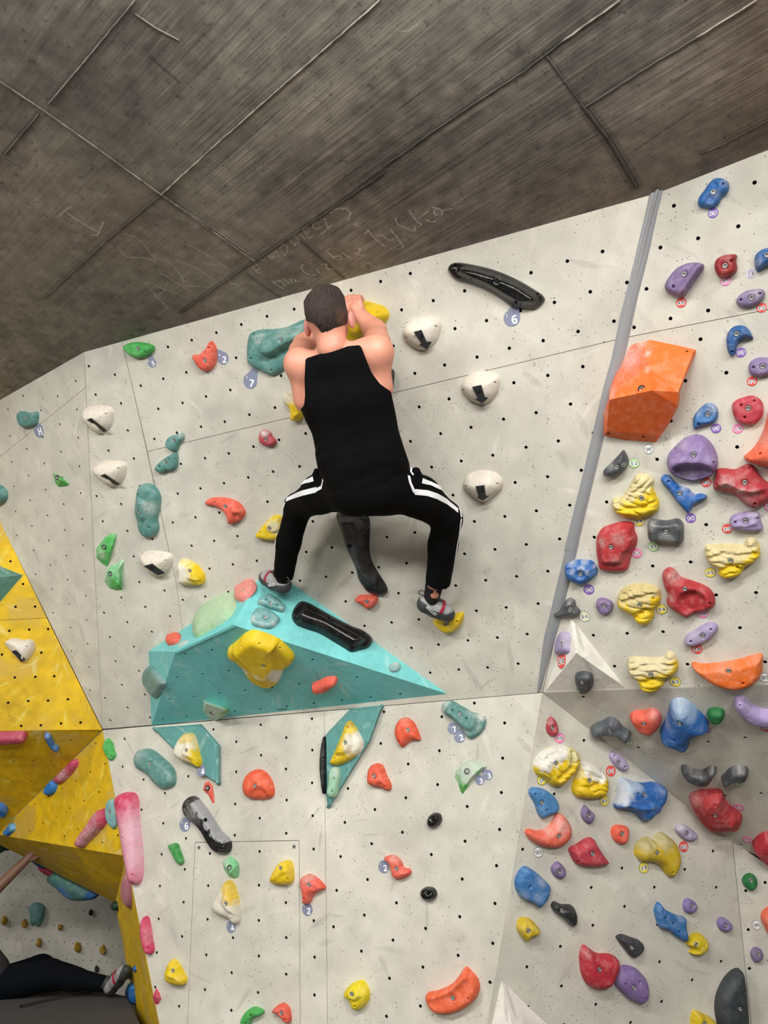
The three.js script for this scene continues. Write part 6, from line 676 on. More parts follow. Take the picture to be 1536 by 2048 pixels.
// ---------------------------------------------------------------- figures: smooth distance fields meshed as one surface
function surfaceNet(sdf, lo, hi, cell, colorOf) {
  const nx = Math.ceil((hi.x - lo.x) / cell) + 1, ny = Math.ceil((hi.y - lo.y) / cell) + 1, nz = Math.ceil((hi.z - lo.z) / cell) + 1, N = nx * ny * nz, fld = new Float32Array(N), p = new V3();
  for (let k = 0, i = 0; k < nz; k++) for (let j = 0; j < ny; j++) for (let l = 0; l < nx; l++, i++) { p.set(lo.x + l * cell, lo.y + j * cell, lo.z + k * cell); fld[i] = sdf(p); }
  const id = new Int32Array(N).fill(-1), pos = [], idx = [], sx = 1, sy = nx, sz = nx * ny, cor = [0, sx, sy, sx + sy, sz, sx + sz, sy + sz, sx + sy + sz], ed = [[0, 1], [2, 3], [4, 5], [6, 7], [0, 2], [1, 3], [4, 6], [5, 7], [0, 4], [1, 5], [2, 6], [3, 7]];
  for (let k = 0; k < nz - 1; k++) for (let j = 0; j < ny - 1; j++) for (let l = 0; l < nx - 1; l++) {
    const b = k * sz + j * sy + l; let m = 0; for (let c = 0; c < 8; c++) if (fld[b + cor[c]] < 0) m |= 1 << c; if (m === 0 || m === 255) continue;
    let x = 0, y = 0, z = 0, n = 0; for (const [a, c] of ed) { const fa = fld[b + cor[a]], fc = fld[b + cor[c]]; if ((fa < 0) === (fc < 0)) continue; const t = fa / (fa - fc); x += mix(a & 1, c & 1, t); y += mix((a >> 1) & 1, (c >> 1) & 1, t); z += mix((a >> 2) & 1, (c >> 2) & 1, t); n++; }
    id[b] = pos.length / 3; pos.push(lo.x + (l + x / n) * cell, lo.y + (j + y / n) * cell, lo.z + (k + z / n) * cell);
  }
  const quad = (a, b, c, d, flip) => { if (a < 0 || b < 0 || c < 0 || d < 0) return; flip ? idx.push(a, c, b, a, d, c) : idx.push(a, b, c, a, c, d); };
  for (let k = 1; k < nz - 1; k++) for (let j = 1; j < ny - 1; j++) for (let l = 1; l < nx - 1; l++) { const b = k * sz + j * sy + l, s0 = fld[b] < 0;
    if (s0 !== fld[b + sx] < 0) quad(id[b], id[b - sy], id[b - sy - sz], id[b - sz], s0); if (s0 !== fld[b + sy] < 0) quad(id[b], id[b - sz], id[b - sz - sx], id[b - sx], s0); if (s0 !== fld[b + sz] < 0) quad(id[b], id[b - sx], id[b - sx - sy], id[b - sy], s0); }
  const g = new THREE.BufferGeometry(), nor = [], col = [], e = cell * 0.6, q = new V3(), nn = new V3(), cc = new THREE.Color();
  for (let i = 0; i < pos.length; i += 3) { q.set(pos[i], pos[i + 1], pos[i + 2]); const f = (dx, dy, dz) => sdf(p.set(q.x + dx, q.y + dy, q.z + dz)); nn.set(f(e, 0, 0) - f(-e, 0, 0), f(0, e, 0) - f(0, -e, 0), f(0, 0, e) - f(0, 0, -e)).normalize(); nor.push(nn.x, nn.y, nn.z); if (colorOf) { colorOf(q, cc, nn); col.push(cc.r, cc.g, cc.b); } }
  g.setAttribute('position', new THREE.Float32BufferAttribute(pos, 3)); g.setAttribute('normal', new THREE.Float32BufferAttribute(nor, 3)); if (colorOf) g.setAttribute('color', new THREE.Float32BufferAttribute(col, 3)); g.setIndex(idx);
  // make the winding agree with the normals
  let s = 0; const a = new V3(), b = new V3(), c = new V3(); for (let i = 0; i < Math.min(idx.length, 3000); i += 3) { a.fromArray(pos, idx[i] * 3); b.fromArray(pos, idx[i + 1] * 3); c.fromArray(pos, idx[i + 2] * 3); s += b.sub(a).cross(c.sub(a)).dot(nn.fromArray(nor, idx[i] * 3)); } if (s < 0) { for (let i = 0; i < idx.length; i += 3) { const t = idx[i + 1]; idx[i + 1] = idx[i + 2]; idx[i + 2] = t; } g.setIndex(idx); }
  return g;
}
const bone = (a, b, ra, rb = ra) => ({ a, d: b.clone().sub(a), l2: Math.max(1e-9, a.distanceToSquared(b)), ra, rb });
const boneD = (o, p) => { const x = p.x - o.a.x, y = p.y - o.a.y, z = p.z - o.a.z, t = clamp((x * o.d.x + y * o.d.y + z * o.d.z) / o.l2); return Math.hypot(x - t * o.d.x, y - t * o.d.y, z - t * o.d.z) - mix(o.ra, o.rb, t); };
const smin = (a, b, k) => { const h = Math.max(k - Math.abs(a - b), 0) / k; return Math.min(a, b) - h * h * k * 0.25; };
const field = (bones, k) => (p) => { let d = 9; for (const o of bones) d = smin(d, boneD(o, p), k); return d; };
const bounds = (bones, m) => { const lo = new V3(1e9, 1e9, 1e9), hi = lo.clone().negate(); for (const o of bones) { const b = o.a.clone().add(o.d), r = Math.max(o.ra, o.rb) + m; for (const q of [o.a, b]) { lo.min(q.clone().subScalar(r)); hi.max(q.clone().addScalar(r)); } } return [lo, hi]; };
const toPx = (p) => { const x = p.x - EYE.x, y = p.y - EYE.y, z = p.z - EYE.z, d = y * FWD.y + z * FWD.z; return [768 + FOC * x / d, 1024 - FOC * (y * UPV.y + z * UPV.z) / d, d]; };
const polySD = (poly, x, y) => (inPoly(poly, x, y) ? -1 : 1) * segDist(poly, x, y);
const cutTo = (sdf, poly) => (p) => { const d = sdf(p); if (d > 0.03) return d; const [x, y, z] = toPx(p); return Math.max(d, polySD(poly, x, y) * z / FOC); };
function march(sdf, px, py) { const d = ray(px, py), L = d.length(); d.normalize(); let t = 1.5, best = 9, bt = 0; for (let i = 0; i < 160 && t < 6; i++) { const q = EYE.clone().addScaledVector(d, t), s = sdf(q); if (s < best) { best = s; bt = t; } if (s < 0.0006) break; t += Math.max(0.0008, s * 0.7); } return EYE.clone().addScaledVector(d, bt); }
const gradOf = (sdf, q, e = 0.006) => new V3(sdf(new V3(q.x + e, q.y, q.z)) - sdf(new V3(q.x - e, q.y, q.z)), sdf(new V3(q.x, q.y + e, q.z)) - sdf(new V3(q.x, q.y - e, q.z)), sdf(new V3(q.x, q.y, q.z + e)) - sdf(new V3(q.x, q.y, q.z - e))).normalize();
function ribbonOn(sdf, name, path, w, mat, parent, lift = 0.002) { // a band of cloth lying on a surface
  const pts = []; for (let i = 0; i < path.length - 1; i++) { const n = Math.max(2, Math.round(Math.hypot(path[i + 1][0] - path[i][0], path[i + 1][1] - path[i][1]) / 4)); for (let k = 0; k < n; k++) pts.push([mix(path[i][0], path[i + 1][0], k / n), mix(path[i][1], path[i + 1][1], k / n)]); } pts.push(path[path.length - 1]);
  const P = pts.map((q) => march(sdf, ...q)), pos = [], idx = [], M = 4;
  P.forEach((q, i) => { const t = P[Math.min(P.length - 1, i + 1)].clone().sub(P[Math.max(0, i - 1)]).normalize(), n = gradOf(sdf, q), s = t.clone().cross(n).normalize(); for (let k = 0; k <= M; k++) { let r = q.clone().addScaledVector(s, (k / M - 0.5) * w); for (let it = 0; it < 3; it++) { const g2 = gradOf(sdf, r); r.addScaledVector(g2, -(sdf(r) - lift)); } pos.push(r.x, r.y, r.z); if (i && k) { const a = i * (M + 1) + k; idx.push(a, a - 1, a - M - 1, a - 1, a - M - 2, a - M - 1); } } });
  const g = new THREE.BufferGeometry(); g.setAttribute('position', new THREE.Float32BufferAttribute(pos, 3)); g.setIndex(idx); g.computeVertexNormals(); return mesh(name, g, mat, parent);
}
const SKIN = new THREE.MeshPhysicalMaterial({ vertexColors: true, roughness: 0.5, sheen: 0.15 });
const CLOTH = new THREE.MeshPhysicalMaterial({ color: 0x050506, roughness: 0.92, specularIntensity: 0.25 }), WHITE = new THREE.MeshStandardMaterial({ color: 0xe4e4e4, roughness: 0.8, side: THREE.DoubleSide }), SOCK = new THREE.MeshStandardMaterial({ color: 0x0e0e10, roughness: 0.95 });
const RUBBER = new THREE.MeshStandardMaterial({ color: 0x3a3b3d, roughness: 0.6 }), UPPER = new THREE.MeshStandardMaterial({ color: 0x9a9896, roughness: 0.75 }), STRAP = new THREE.MeshStandardMaterial({ color: 0x9c1d38, roughness: 0.6 });
const fontBold = await new FontLoader().loadAsync('fonts/droid/droid_sans_bold.typeface.json');
function shoe(parent, name, heel, toe, up, side, text) { // heel, toe: points on the foot axis; up: towards the ankle; side: faces the viewer
  const ax = toe.clone().sub(heel), L = ax.length(); ax.normalize(); const u = up.clone().addScaledVector(ax, -up.dot(ax)).normalize(), at = (a, h, s = 0) => heel.clone().addScaledVector(ax, a * L).addScaledVector(u, h).addScaledVector(side, s);
  const bones = [bone(at(0, 0.004), at(0.45, 0.002), 0.036, 0.038), bone(at(0.45, 0.002), at(0.82, -0.004), 0.038, 0.034), bone(at(0.82, -0.004), at(1, -0.012), 0.033, 0.022), bone(at(0.04, 0.01), at(0.10, 0.05), 0.033, 0.03)], f = field(bones, 0.02), [lo, hi] = bounds(bones, 0.02);
  const g = new THREE.Group(); g.name = name; parent.add(g); const h = (p) => (p.x - heel.x) * u.x + (p.y - heel.y) * u.y + (p.z - heel.z) * u.z, al = (p) => ((p.x - heel.x) * ax.x + (p.y - heel.y) * ax.y + (p.z - heel.z) * ax.z) / L;
  mesh('upper', surfaceNet((p) => Math.max(f(p), h(p) - 0.058), lo, hi, 0.005), UPPER, g);
  mesh('rubber_rand', surfaceNet((p) => Math.max(f(p) - 0.0035, h(p) - (0.004 + 0.016 * sstep(0.22, -0.12, al(p)) + 0.012 * sstep(0.75, 1.0, al(p)))), lo, hi, 0.005), RUBBER, g);
  mesh('strap', surfaceNet((p) => Math.max(f(p) - 0.0055, Math.abs(al(p) - 0.56 - h(p) * 1.5) * L - 0.008, 0.002 - h(p)), lo, hi, 0.004), STRAP, g);
  mesh('collar', surfaceNet((p) => Math.max(f(p) - 0.004, Math.abs(h(p) - 0.052) - 0.008), lo, hi, 0.004), RUBBER, g);
  const lace = new THREE.CatmullRomCurve3([at(-0.08, 0.045, 0.01), at(-0.32, 0.07, 0.02), at(-0.42, 0.055, 0.02), at(-0.2, 0.045, 0.014)], true); mesh('pull_loop', new THREE.TubeGeometry(lace, 24, 0.0022, 6, true), RUBBER, g);
  const lace2 = new THREE.CatmullRomCurve3([0.62, 0.68, 0.74, 0.80, 0.86].map((t, i) => at(t, 0.036 - 0.012 * i * 0.4, (i % 2 ? 0.016 : -0.004)))); mesh('lace', new THREE.TubeGeometry(lace2, 24, 0.002, 6), SOCK, g);
  if (text) { const tg = new TextGeometry(text, { font: fontBold, size: 0.0125, depth: 0.0012, curveSegments: 3 }); tg.computeBoundingBox(); tg.translate(-tg.boundingBox.max.x / 2, -0.006, 0);
    const dir = ax.clone().multiplyScalar(0.9).addScaledVector(u, -0.42).normalize(), pos = tg.attributes.position, o = at(0.34, 0.004), nrm = side.clone(), ydir = nrm.clone().cross(dir).normalize(); if (ydir.dot(u) < 0) { dir.negate(); ydir.negate(); }
    for (let i = 0; i < pos.count; i++) { let q = o.clone().addScaledVector(dir, pos.getX(i)).addScaledVector(ydir, pos.getY(i)).addScaledVector(nrm, 0.035); for (let k = 0; k < 5; k++) q.addScaledVector(nrm, -(f(q) - 0.0055 - pos.getZ(i)) * 0.9); pos.setXYZ(i, q.x, q.y, q.z); } tg.computeVertexNormals(); mesh('lettering', tg, WHITE, g).userData.label = 'white lettering'; }
  return g;
}
// ---- the climber
{
  const J = (x, y, o) => A.hit(x, y, o), man = thing('person', 'climber in black tank top and striped black trousers, seen from behind, gripping a yellow hold', 'person');
  const nW = nA.clone(), torso = [bone(J(660, 800, 0.40), J(733, 788, 0.40), 0.100, 0.100), bone(J(693, 925, 0.40), J(760, 918, 0.40), 0.098, 0.098), bone(J(660, 800, 0.40), J(693, 925, 0.40), 0.100, 0.098), bone(J(733, 788, 0.40), J(760, 918, 0.40), 0.100, 0.098), bone(J(652, 745, 0.41), J(726, 725, 0.41), 0.080, 0.080), bone(J(712, 978, 0.40), J(766, 975, 0.40), 0.105, 0.105)];
  const shL = J(599, 727, 0.42), shR = J(754, 704, 0.42), elL = J(607, 690, 0.17), elR = J(750, 662, 0.17), wrL = J(662, 640, 0.14), wrR = J(717, 626, 0.14);
  const arms = [bone(J(625, 738, 0.41), shL, 0.062, 0.052), bone(J(738, 712, 0.41), shR, 0.066, 0.054), bone(shL, J(603, 705, 0.28), 0.052, 0.046), bone(J(603, 705, 0.28), elL, 0.046, 0.038), bone(elL, wrL, 0.042, 0.027), bone(shR, J(753, 684, 0.28), 0.054, 0.048), bone(J(753, 684, 0.28), elR, 0.048, 0.040), bone(elR, wrR, 0.043, 0.028),
    bone(shL, J(612, 800, 0.40), 0.046, 0.050), bone(shR, J(762, 772, 0.40), 0.046, 0.044), bone(J(668, 718, 0.42), J(662, 672, 0.43), 0.058, 0.054), bone(J(668, 722, 0.43), J(612, 735, 0.42), 0.048, 0.045), bone(J(672, 716, 0.43), J(745, 708, 0.42), 0.050, 0.046)];
  const inner = torso.map((o) => ({ ...o, ra: o.ra - 0.016, rb: o.rb - 0.016 }));
  const legs = [bone(J(708, 978, 0.39), J(598, 1012, 0.20), 0.05, 0.038), bone(J(598, 1012, 0.20), J(568, 1158, 0.148), 0.036, 0.026), bone(J(772, 976, 0.39), J(890, 1032, 0.20), 0.05, 0.038), bone(J(890, 1032, 0.20), J(867, 1186, 0.13), 0.038, 0.030)];
  const skinCol = (q, c) => { const n = fbm(q.x * 40 + 3, q.y * 40 + q.z * 23, 3); c.setRGB(0.68, 0.29, 0.195).multiplyScalar(0.92 + 0.16 * n); };
  const bodyBones = [...inner, ...arms, ...legs], bodyF = field(bodyBones, 0.035), [blo, bhi] = bounds(bodyBones, 0.02), parts = [surfaceNet(bodyF, blo, bhi, 0.011, skinCol)];
  // head
  const hc = J(653, 630, 0.425), crown = J(646, 572, 0.425), up = crown.clone().sub(J(664, 690, 0.425)).normalize(), back = nW.clone().addScaledVector(up, -nW.dot(up)).normalize(), rt2 = up.clone().cross(back).normalize(), hd = (p, o) => { const x = p.x - o.x, y = p.y - o.y, z = p.z - o.z; return [x * rt2.x + y * rt2.y + z * rt2.z, x * up.x + y * up.y + z * up.z, x * back.x + y * back.y + z * back.z]; };
  const ell = (p, o, a, b, c) => { const [x, y, z] = hd(p, o), k = Math.hypot(x / a, y / b, z / c), m = Math.hypot(x / (a * a), y / (b * b), z / (c * c)); return k < 1e-4 ? -a : k * (k - 1) / m; };
  const HO = (x, y, z) => hc.clone().addScaledVector(rt2, x).addScaledVector(up, y).addScaledVector(back, z);
  const headF = (p) => { let d = ell(p, HO(0, 0.012, 0.0), 0.076, 0.098, 0.094); d = smin(d, ell(p, HO(0, -0.05, -0.035), 0.060, 0.066, 0.062), 0.03); d = smin(d, boneD(headF.neck, p), 0.03); d = smin(d, boneD(headF.nose, p), 0.012); d = smin(d, boneD(headF.chin, p), 0.02); d = smin(d, boneD(headF.brow, p), 0.015);
    for (const s of [-1, 1]) { const o = s < 0 ? headF.earL : headF.earR, [x, y, z] = hd(p, o), e = Math.hypot(x / 0.013, y / 0.034, z / 0.02), cav = Math.hypot(x / 0.006, (y - 0.004) / 0.016, (z - 0.008) / 0.008); d = smin(d, (e - 1) * 0.010, 0.006); void cav; } for (const o of headF.eyes) d = Math.max(d, -(p.distanceTo(o) - 0.012)); return d; };
  headF.neck = bone(HO(0.004, -0.05, 0.012), HO(0.012, -0.12, 0.02), 0.055, 0.058); headF.nose = bone(HO(0, -0.005, -0.088), HO(0, -0.03, -0.108), 0.008, 0.013); headF.chin = bone(HO(-0.012, -0.098, -0.07), HO(0.012, -0.098, -0.07), 0.02); headF.brow = bone(HO(-0.03, 0.02, -0.083), HO(0.03, 0.02, -0.083), 0.012); headF.earL = J(615, 656, 0.43); headF.earR = J(703, 640, 0.43); headF.eyes = [HO(-0.032, 0.0, -0.098), HO(0.032, 0.0, -0.098)];
  const earCol = (q, c) => { skinCol(q, c); const d = Math.min(q.distanceTo(headF.earL), q.distanceTo(headF.earR)); const k = 1 - sstep(0.018, 0.04, d); c.r = mix(c.r, 0.62, k); c.g = mix(c.g, 0.24, k); c.b = mix(c.b, 0.19, k); const m = hd(q, hc); if (m[1] < -0.065 && m[2] < -0.055 && m[2] > -0.105) c.lerp(lin(0x3a2a22), 0.75); if (m[2] < -0.09 && Math.abs(m[1] + 0.062) < 0.006 && Math.abs(m[0]) < 0.024) c.setRGB(0.42, 0.14, 0.13); };
  parts.push(surfaceNet(headF, hc.clone().subScalar(0.17), hc.clone().addScalar(0.17), 0.0055, earCol));
  // hands: palm, four fingers of unequal length hooked over the hold, thumb from the side of the palm
  const hand = (wr, kn, spread, dirIn, thumbSide, s) => { // wr wrist, kn knuckle centre, spread unit across knuckles, dirIn over the hold
    const B2 = [bone(wr, wr.clone().lerp(kn, 0.5), 0.026, 0.026)], out = kn.clone().sub(wr).normalize(); const len = [0.062, 0.072, 0.067, 0.052];
    for (let i = 0; i < 4; i++) { const k0 = kn.clone().addScaledVector(spread, (i - 1.5) * 0.0205), base = wr.clone().lerp(kn, 0.45).addScaledVector(spread, (i - 1.5) * 0.015); B2.push(bone(base, k0, 0.015, 0.0112)); const p1 = k0.clone().addScaledVector(out, len[i] * 0.42).addScaledVector(dirIn, len[i] * 0.28), p2 = p1.clone().addScaledVector(dirIn, len[i] * 0.42).addScaledVector(out, -len[i] * 0.05), p3 = p2.clone().addScaledVector(dirIn, len[i] * 0.2).addScaledVector(out, -len[i] * 0.2); B2.push(bone(k0, p1, 0.0108, 0.0096), bone(p1, p2, 0.0096, 0.0088), bone(p2, p3, 0.0088, 0.0078)); }
    const tb = wr.clone().lerp(kn, 0.3).addScaledVector(spread, thumbSide * 0.024), t1 = tb.clone().addScaledVector(spread, thumbSide * 0.022).addScaledVector(out, 0.02).addScaledVector(dirIn, 0.014), t2b = t1.clone().addScaledVector(out, 0.026).addScaledVector(dirIn, 0.012); B2.push(bone(tb, t1, 0.0145, 0.012), bone(t1, t2b, 0.0115, 0.0092)); void s;
    const [l, h] = bounds(B2, 0.012); parts.push(surfaceNet(field(B2, 0.008), l, h, 0.0034, skinCol)); };
  const inW = nW.clone().negate(); const across = J(720, 600, 0.12).sub(J(690, 606, 0.12)).normalize();
  hand(wrR, J(706, 606, 0.135), across, inW, -1); hand(wrL, J(676, 618, 0.135), across, inW, 1);
  mesh('body', mergeGeometries(parts), SKIN, man);
  // hair
  const hairPoly = [[538, 250], [536, 215], [560, 170], [600, 126], [650, 100], [720, 96], [770, 114], [800, 124], [794, 140], [816, 178], [826, 240], [838, 290], [836, 345], [832, 400], [824, 452], [800, 462], [770, 474], [735, 478], [700, 470], [668, 440], [640, 400], [612, 372], [588, 352], [556, 350], [543, 300]].map((q) => G2(...q));
  const hairF0 = (p) => { const [x, y, z] = hd(p, hc), a = Math.atan2(x, z); return ell(p, HO(0, 0.012, 0.004), 0.082, 0.108, 0.100) - 0.004 * (fbm(a * 34 + 40, y * 60, 3) - 0.35) * 1.6 - 0.012 * sstep(0.04, 0.1, y) * (fbm(x * 130, z * 130, 2) - 0.3); };
  const hairF = cutTo(hairF0, hairPoly), hairM = new THREE.MeshPhysicalMaterial({ vertexColors: true, roughness: 0.85 });
  mesh('hair', surfaceNet((p) => Math.max(hairF(p), -hd(p, hc)[2] - 0.06), hc.clone().subScalar(0.14), hc.clone().addScalar(0.14), 0.0038, (q, c) => { const [x, y, z] = hd(q, hc), n = fbm(Math.atan2(x, z) * 45, y * 110, 3); c.setRGB(0.026, 0.017, 0.012).multiplyScalar(0.4 + 1.3 * n); const side = sstep(0.055, 0.075, Math.abs(x)) * sstep(0.035, -0.02, y); c.lerp(lin(0x6a4a3a), 0.55 * side * (0.6 + 0.5 * n)); }), hairM, man);
  // tank top
  const tankPoly = [[611, 717], [635, 709], [655, 705], [675, 700], [696, 692], [721, 690], [731, 715], [743, 745], [760, 768], [782, 783], [792, 830], [797, 860], [808, 895], [820, 930], [820, 956], [780, 976], [714, 988], [662, 975], [640, 955], [634, 930], [624, 877], [600, 835], [596, 822], [608, 812], [610, 790], [609, 760]];
  const tankB = [...torso, bone(J(625, 738, 0.41), J(640, 770, 0.40), 0.070, 0.08), bone(J(742, 718, 0.41), J(745, 760, 0.40), 0.068, 0.075), bone(J(668, 722, 0.43), J(625, 733, 0.42), 0.056, 0.056), bone(J(672, 716, 0.43), J(735, 712, 0.42), 0.058, 0.056)];
  const tankF0 = field(tankB, 0.05), tankF = (p) => tankF0(p) - 0.006 - 0.010 * (fbm((p.x + p.y * 0.35) * 7 + 5, p.y * 24 - p.x * 6, 3) - 0.5), [tlo, thi] = bounds(tankB, 0.03);
  mesh('tank_top', surfaceNet(cutTo(tankF, tankPoly), tlo, thi, 0.009), CLOTH, man);
  // trousers
  const trB = [bone(J(706, 970, 0.40), J(770, 966, 0.40), 0.108, 0.108), bone(J(712, 984, 0.41), J(764, 982, 0.41), 0.098, 0.098), bone(J(706, 978, 0.40), J(640, 988, 0.30), 0.094, 0.080), bone(J(640, 988, 0.30), J(597, 1014, 0.20), 0.080, 0.060), bone(J(597, 1014, 0.20), J(577, 1085, 0.17), 0.060, 0.054), bone(J(577, 1085, 0.17), J(567, 1152, 0.15), 0.054, 0.047), bone(J(772, 976, 0.40), J(840, 994, 0.30), 0.094, 0.082), bone(J(840, 994, 0.30), J(893, 1036, 0.20), 0.082, 0.062), bone(J(893, 1036, 0.20), J(886, 1090, 0.17), 0.062, 0.060), bone(J(886, 1090, 0.17), J(875, 1172, 0.13), 0.060, 0.055), bone(J(634, 942, 0.37), J(630, 960, 0.36), 0.014, 0.020), bone(J(832, 942, 0.37), J(837, 962, 0.36), 0.016, 0.022)];
  const trF0 = field(trB, 0.03), trF = (p) => trF0(p) - 0.006 * (fbm(p.x * 14 + 9, p.y * 22 + p.z * 9, 3) - 0.5), [rlo, rhi] = bounds(trB, 0.03), hemL = J(566, 1153, 0.15), hemR = J(875, 1167, 0.135), dL = J(577, 1085, 0.17).sub(hemL).normalize(), dR = J(886, 1090, 0.17).sub(hemR).normalize(), sub = new V3();
  const trous = (p) => Math.max(trF(p), -sub.copy(p).sub(hemL).dot(dL) - (p.x > 0 ? 9 : 0), -sub.copy(p).sub(hemR).dot(dR) - (p.x > 0 ? 0 : 9), sub.copy(p).sub(J(725, 940, 0.4)).dot(up) - 0.02);
  const leg = mesh('trousers', surfaceNet(trous, rlo, rhi, 0.009), CLOTH, man);
  const st = (path, w = 0.020) => ribbonOn(trF, 'side_stripe', path.map((q) => G3(...q)), w, WHITE, leg, 0.0025);
  st([[312, 256], [350, 234], [395, 212], [470, 184]]); st([[298, 318], [345, 296], [400, 276], [490, 254]], 0.022); st([[490, 256], [522, 240], [532, 200], [536, 160]], 0.014); st([[290, 335], [268, 400], [250, 450], [232, 540], [224, 640], [217, 735]], 0.010);
  st([[1165, 196], [1220, 214], [1280, 242], [1340, 288], [1395, 345]]); st([[1120, 268], [1200, 276], [1260, 296], [1320, 328], [1395, 388]], 0.022); st([[1078, 165], [1088, 210], [1108, 256], [1122, 270]], 0.014); st([[1100, 118], [1092, 140], [1108, 160]], 0.008); st([[1415, 440], [1404, 520], [1388, 620], [1372, 720], [1352, 848]], 0.010); st([[1396, 350], [1412, 400], [1416, 430]], 0.012);
  // socks and shoes
  const sock = (a, b, r, q, d) => mesh('sock', surfaceNet((p) => Math.max(boneD(bone(a, b, r, r * 0.78), p), sub.copy(p).sub(q).dot(d)), b.clone().lerp(a, 0.5).subScalar(0.1), b.clone().lerp(a, 0.5).addScalar(0.1), 0.004), SOCK, man);
  sock(J(870, 1164, 0.13), J(862, 1200, 0.115), 0.042, J(867, 1170, 0.13), dR); sock(J(568, 1135, 0.15), J(565, 1168, 0.146), 0.040, J(568, 1136, 0.15), dL);
  shoe(man, 'climbing_shoe', J(851, 1210, 0.115), J(900, 1226, 0.075), J(858, 1150, 0.13).sub(J(862, 1200, 0.12)).normalize(), nW, 'MILLET');
  shoe(man, 'climbing_shoe', J(566, 1172, 0.145), J(528, 1150, 0.07), J(560, 1110, 0.15).sub(J(560, 1160, 0.14)).normalize(), nW, 'MILLET');
}
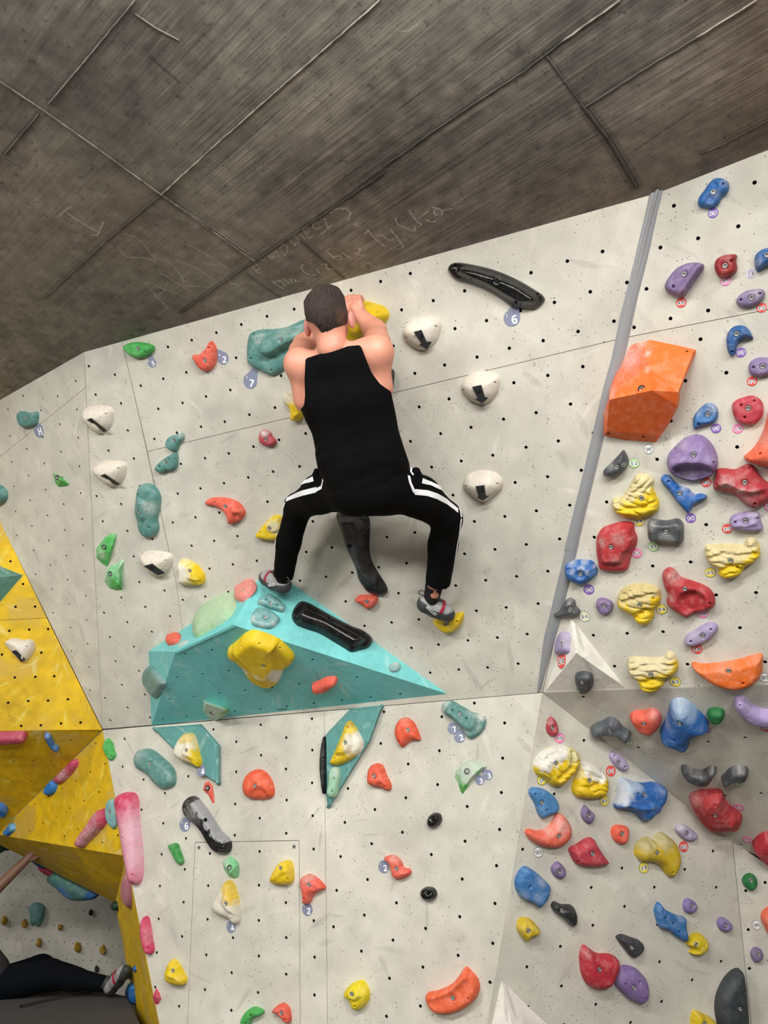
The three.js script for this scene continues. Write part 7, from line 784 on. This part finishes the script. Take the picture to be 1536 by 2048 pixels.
// ---- crash mat and second climber in the bay
{
  const top = 0.42, onTop = (x, y) => { const d = ray(x, y); return d.multiplyScalar((top - EYE.y) / d.y).add(EYE); };
  const P = [[-140, 1972], [92, 1979], [206, 1986], [248, 1996], [262, 2022], [290, 2085], [-140, 2085]].map((q) => onTop(...q)), sh = new THREE.Shape(P.map((p) => new THREE.Vector2(p.x, -p.z))), g = thing('crash_mat', 'thick dark grey crash mat on the floor of the bay', 'mat');
  const ge = new THREE.ExtrudeGeometry(sh, { depth: top - 0.03, bevelEnabled: true, bevelSize: 0.02, bevelThickness: 0.02, bevelSegments: 3 }); ge.rotateX(-Math.PI / 2); ge.translate(0, 0.02, 0); mesh('pad', ge, new THREE.MeshStandardMaterial({ color: 0x434344, roughness: 0.75 }), g);
  const cv = new THREE.CatmullRomCurve3([[40, 2020], [90, 2008], [140, 1998], [180, 1991]].map((q) => onTop(...q).add(new V3(0, 0.012, 0)))); mesh('crease_shade', new THREE.TubeGeometry(cv, 20, 0.012, 6), new THREE.MeshStandardMaterial({ color: 0x1d1d1e, roughness: 0.8 }), g);  // dark tube stands in for the shade in the mat crease
  const zc = 4.35, Q = (x, y, z = zc) => atDepth(x, y, z), man = thing('person', 'second climber at the lower left edge, dark trousers and bare brown arm', 'person');
  const hip = Q(-8, 1972), hip2 = Q(-22, 1975, 4.6), knee = Q(98, 1950), knee2 = Q(80, 1935, 4.8), ank = Q(206, 1967, 4.33), ank2 = Q(150, 1950, 4.85), chest = Q(-105, 1850, 4.5), neck = Q(-120, 1800, 4.55), head = Q(-125, 1752, 4.55), sh1 = Q(-75, 1822, 4.4), sh2 = Q(-155, 1835, 4.65), el1 = Q(-32, 1802, 4.42), wr1 = Q(50, 1722, 4.62), el2 = Q(-120, 1770, 4.85), wr2 = Q(-70, 1712, 4.95);
  const skin = (q, c) => c.setRGB(0.17, 0.085, 0.052).multiplyScalar(0.9 + 0.2 * fbm(q.x * 30, q.y * 30 + q.z * 11, 2));
  const bb = [bone(hip, chest, 0.10, 0.11), bone(chest, neck, 0.10, 0.055), bone(neck, head, 0.055, 0.07), bone(head, head.clone().add(new V3(0, 0.05, 0)), 0.085, 0.085), bone(sh1, sh2, 0.06), bone(sh1, el1, 0.05, 0.042), bone(el1, wr1, 0.040, 0.027), bone(sh2, el2, 0.05, 0.04), bone(el2, wr2, 0.04, 0.027), bone(hip, knee, 0.08, 0.055), bone(knee, ank, 0.052, 0.036), bone(hip2, knee2, 0.08, 0.055), bone(knee2, ank2, 0.05, 0.036), bone(hip, hip2, 0.1)];
  const [l, h] = bounds(bb, 0.02), parts = [surfaceNet(field(bb, 0.03), l, h, 0.013, skin)];
  for (const [w, dir] of [[wr1, wr1.clone().sub(el1).normalize()], [wr2, wr2.clone().sub(el2).normalize()]]) { const acr = dir.clone().cross(new V3(0, 0, 1)).normalize(), F2 = [bone(w, w.clone().addScaledVector(dir, 0.07), 0.026, 0.028)]; for (let i = 0; i < 4; i++) { const k0 = w.clone().addScaledVector(dir, 0.085).addScaledVector(acr, (i - 1.5) * 0.02), k1 = k0.clone().addScaledVector(dir, 0.035 - 0.004 * Math.abs(i - 1.3)).add(new V3(0, 0, -0.02)), k2 = k1.clone().addScaledVector(dir, 0.01).add(new V3(0, -0.01, -0.03)); F2.push(bone(w.clone().addScaledVector(dir, 0.06).addScaledVector(acr, (i - 1.5) * 0.014), k0, 0.014, 0.011), bone(k0, k1, 0.010, 0.009), bone(k1, k2, 0.009, 0.008)); } const t0b = w.clone().addScaledVector(dir, 0.03).addScaledVector(acr, 0.026); F2.push(bone(t0b, t0b.clone().addScaledVector(dir, 0.045).addScaledVector(acr, 0.02), 0.013, 0.009)); const [a, b] = bounds(F2, 0.012); parts.push(surfaceNet(field(F2, 0.008), a, b, 0.0045, skin)); }
  mesh('body', mergeGeometries(parts), SKIN, man);
  const tb = [bone(hip, knee, 0.098, 0.078), bone(knee, Q(150, 1958, 4.34), 0.078, 0.056), bone(Q(150, 1958, 4.34), ank, 0.056, 0.044), bone(hip2, knee2, 0.098, 0.075), bone(knee2, ank2, 0.07, 0.05), bone(hip, hip2, 0.118)], [tl, th] = bounds(tb, 0.03), tf = field(tb, 0.03);
  mesh('trousers', surfaceNet((p) => tf(p) - 0.008 * (fbm(p.x * 14, p.y * 22, 3) - 0.5), tl, th, 0.012), new THREE.MeshPhysicalMaterial({ color: 0x07090e, roughness: 0.9, specularIntensity: 0.25 }), man);
  const sb = [bone(Q(-22, 1950), chest, 0.115, 0.125), bone(sh1, sh2, 0.072), bone(sh1, sh1.clone().lerp(el1, 0.35), 0.064, 0.058), bone(sh2, sh2.clone().lerp(el2, 0.35), 0.064, 0.058)], [sl, s2] = bounds(sb, 0.03); mesh('shirt', surfaceNet(field(sb, 0.04), sl, s2, 0.013), new THREE.MeshStandardMaterial({ color: 0x26272b, roughness: 0.9 }), man);
  mesh('hair', surfaceNet((p) => Math.max(p.distanceTo(head.clone().add(new V3(0, 0.045, 0.01))) - 0.094 - 0.008 * fbm(p.x * 60, p.y * 60, 2), head.y - 0.02 - p.y), head.clone().subScalar(0.16), head.clone().addScalar(0.18), 0.009), new THREE.MeshStandardMaterial({ color: 0x0d0a08, roughness: 0.8 }), man);
  shoe(man, 'climbing_shoe', Q(223, 1976, 4.32), Q(250, 1938, 4.24), Q(190, 1958).sub(Q(222, 1972)).normalize(), new V3(0, 0.2, 1).normalize(), null);
}
renderer.render(scene, camera);
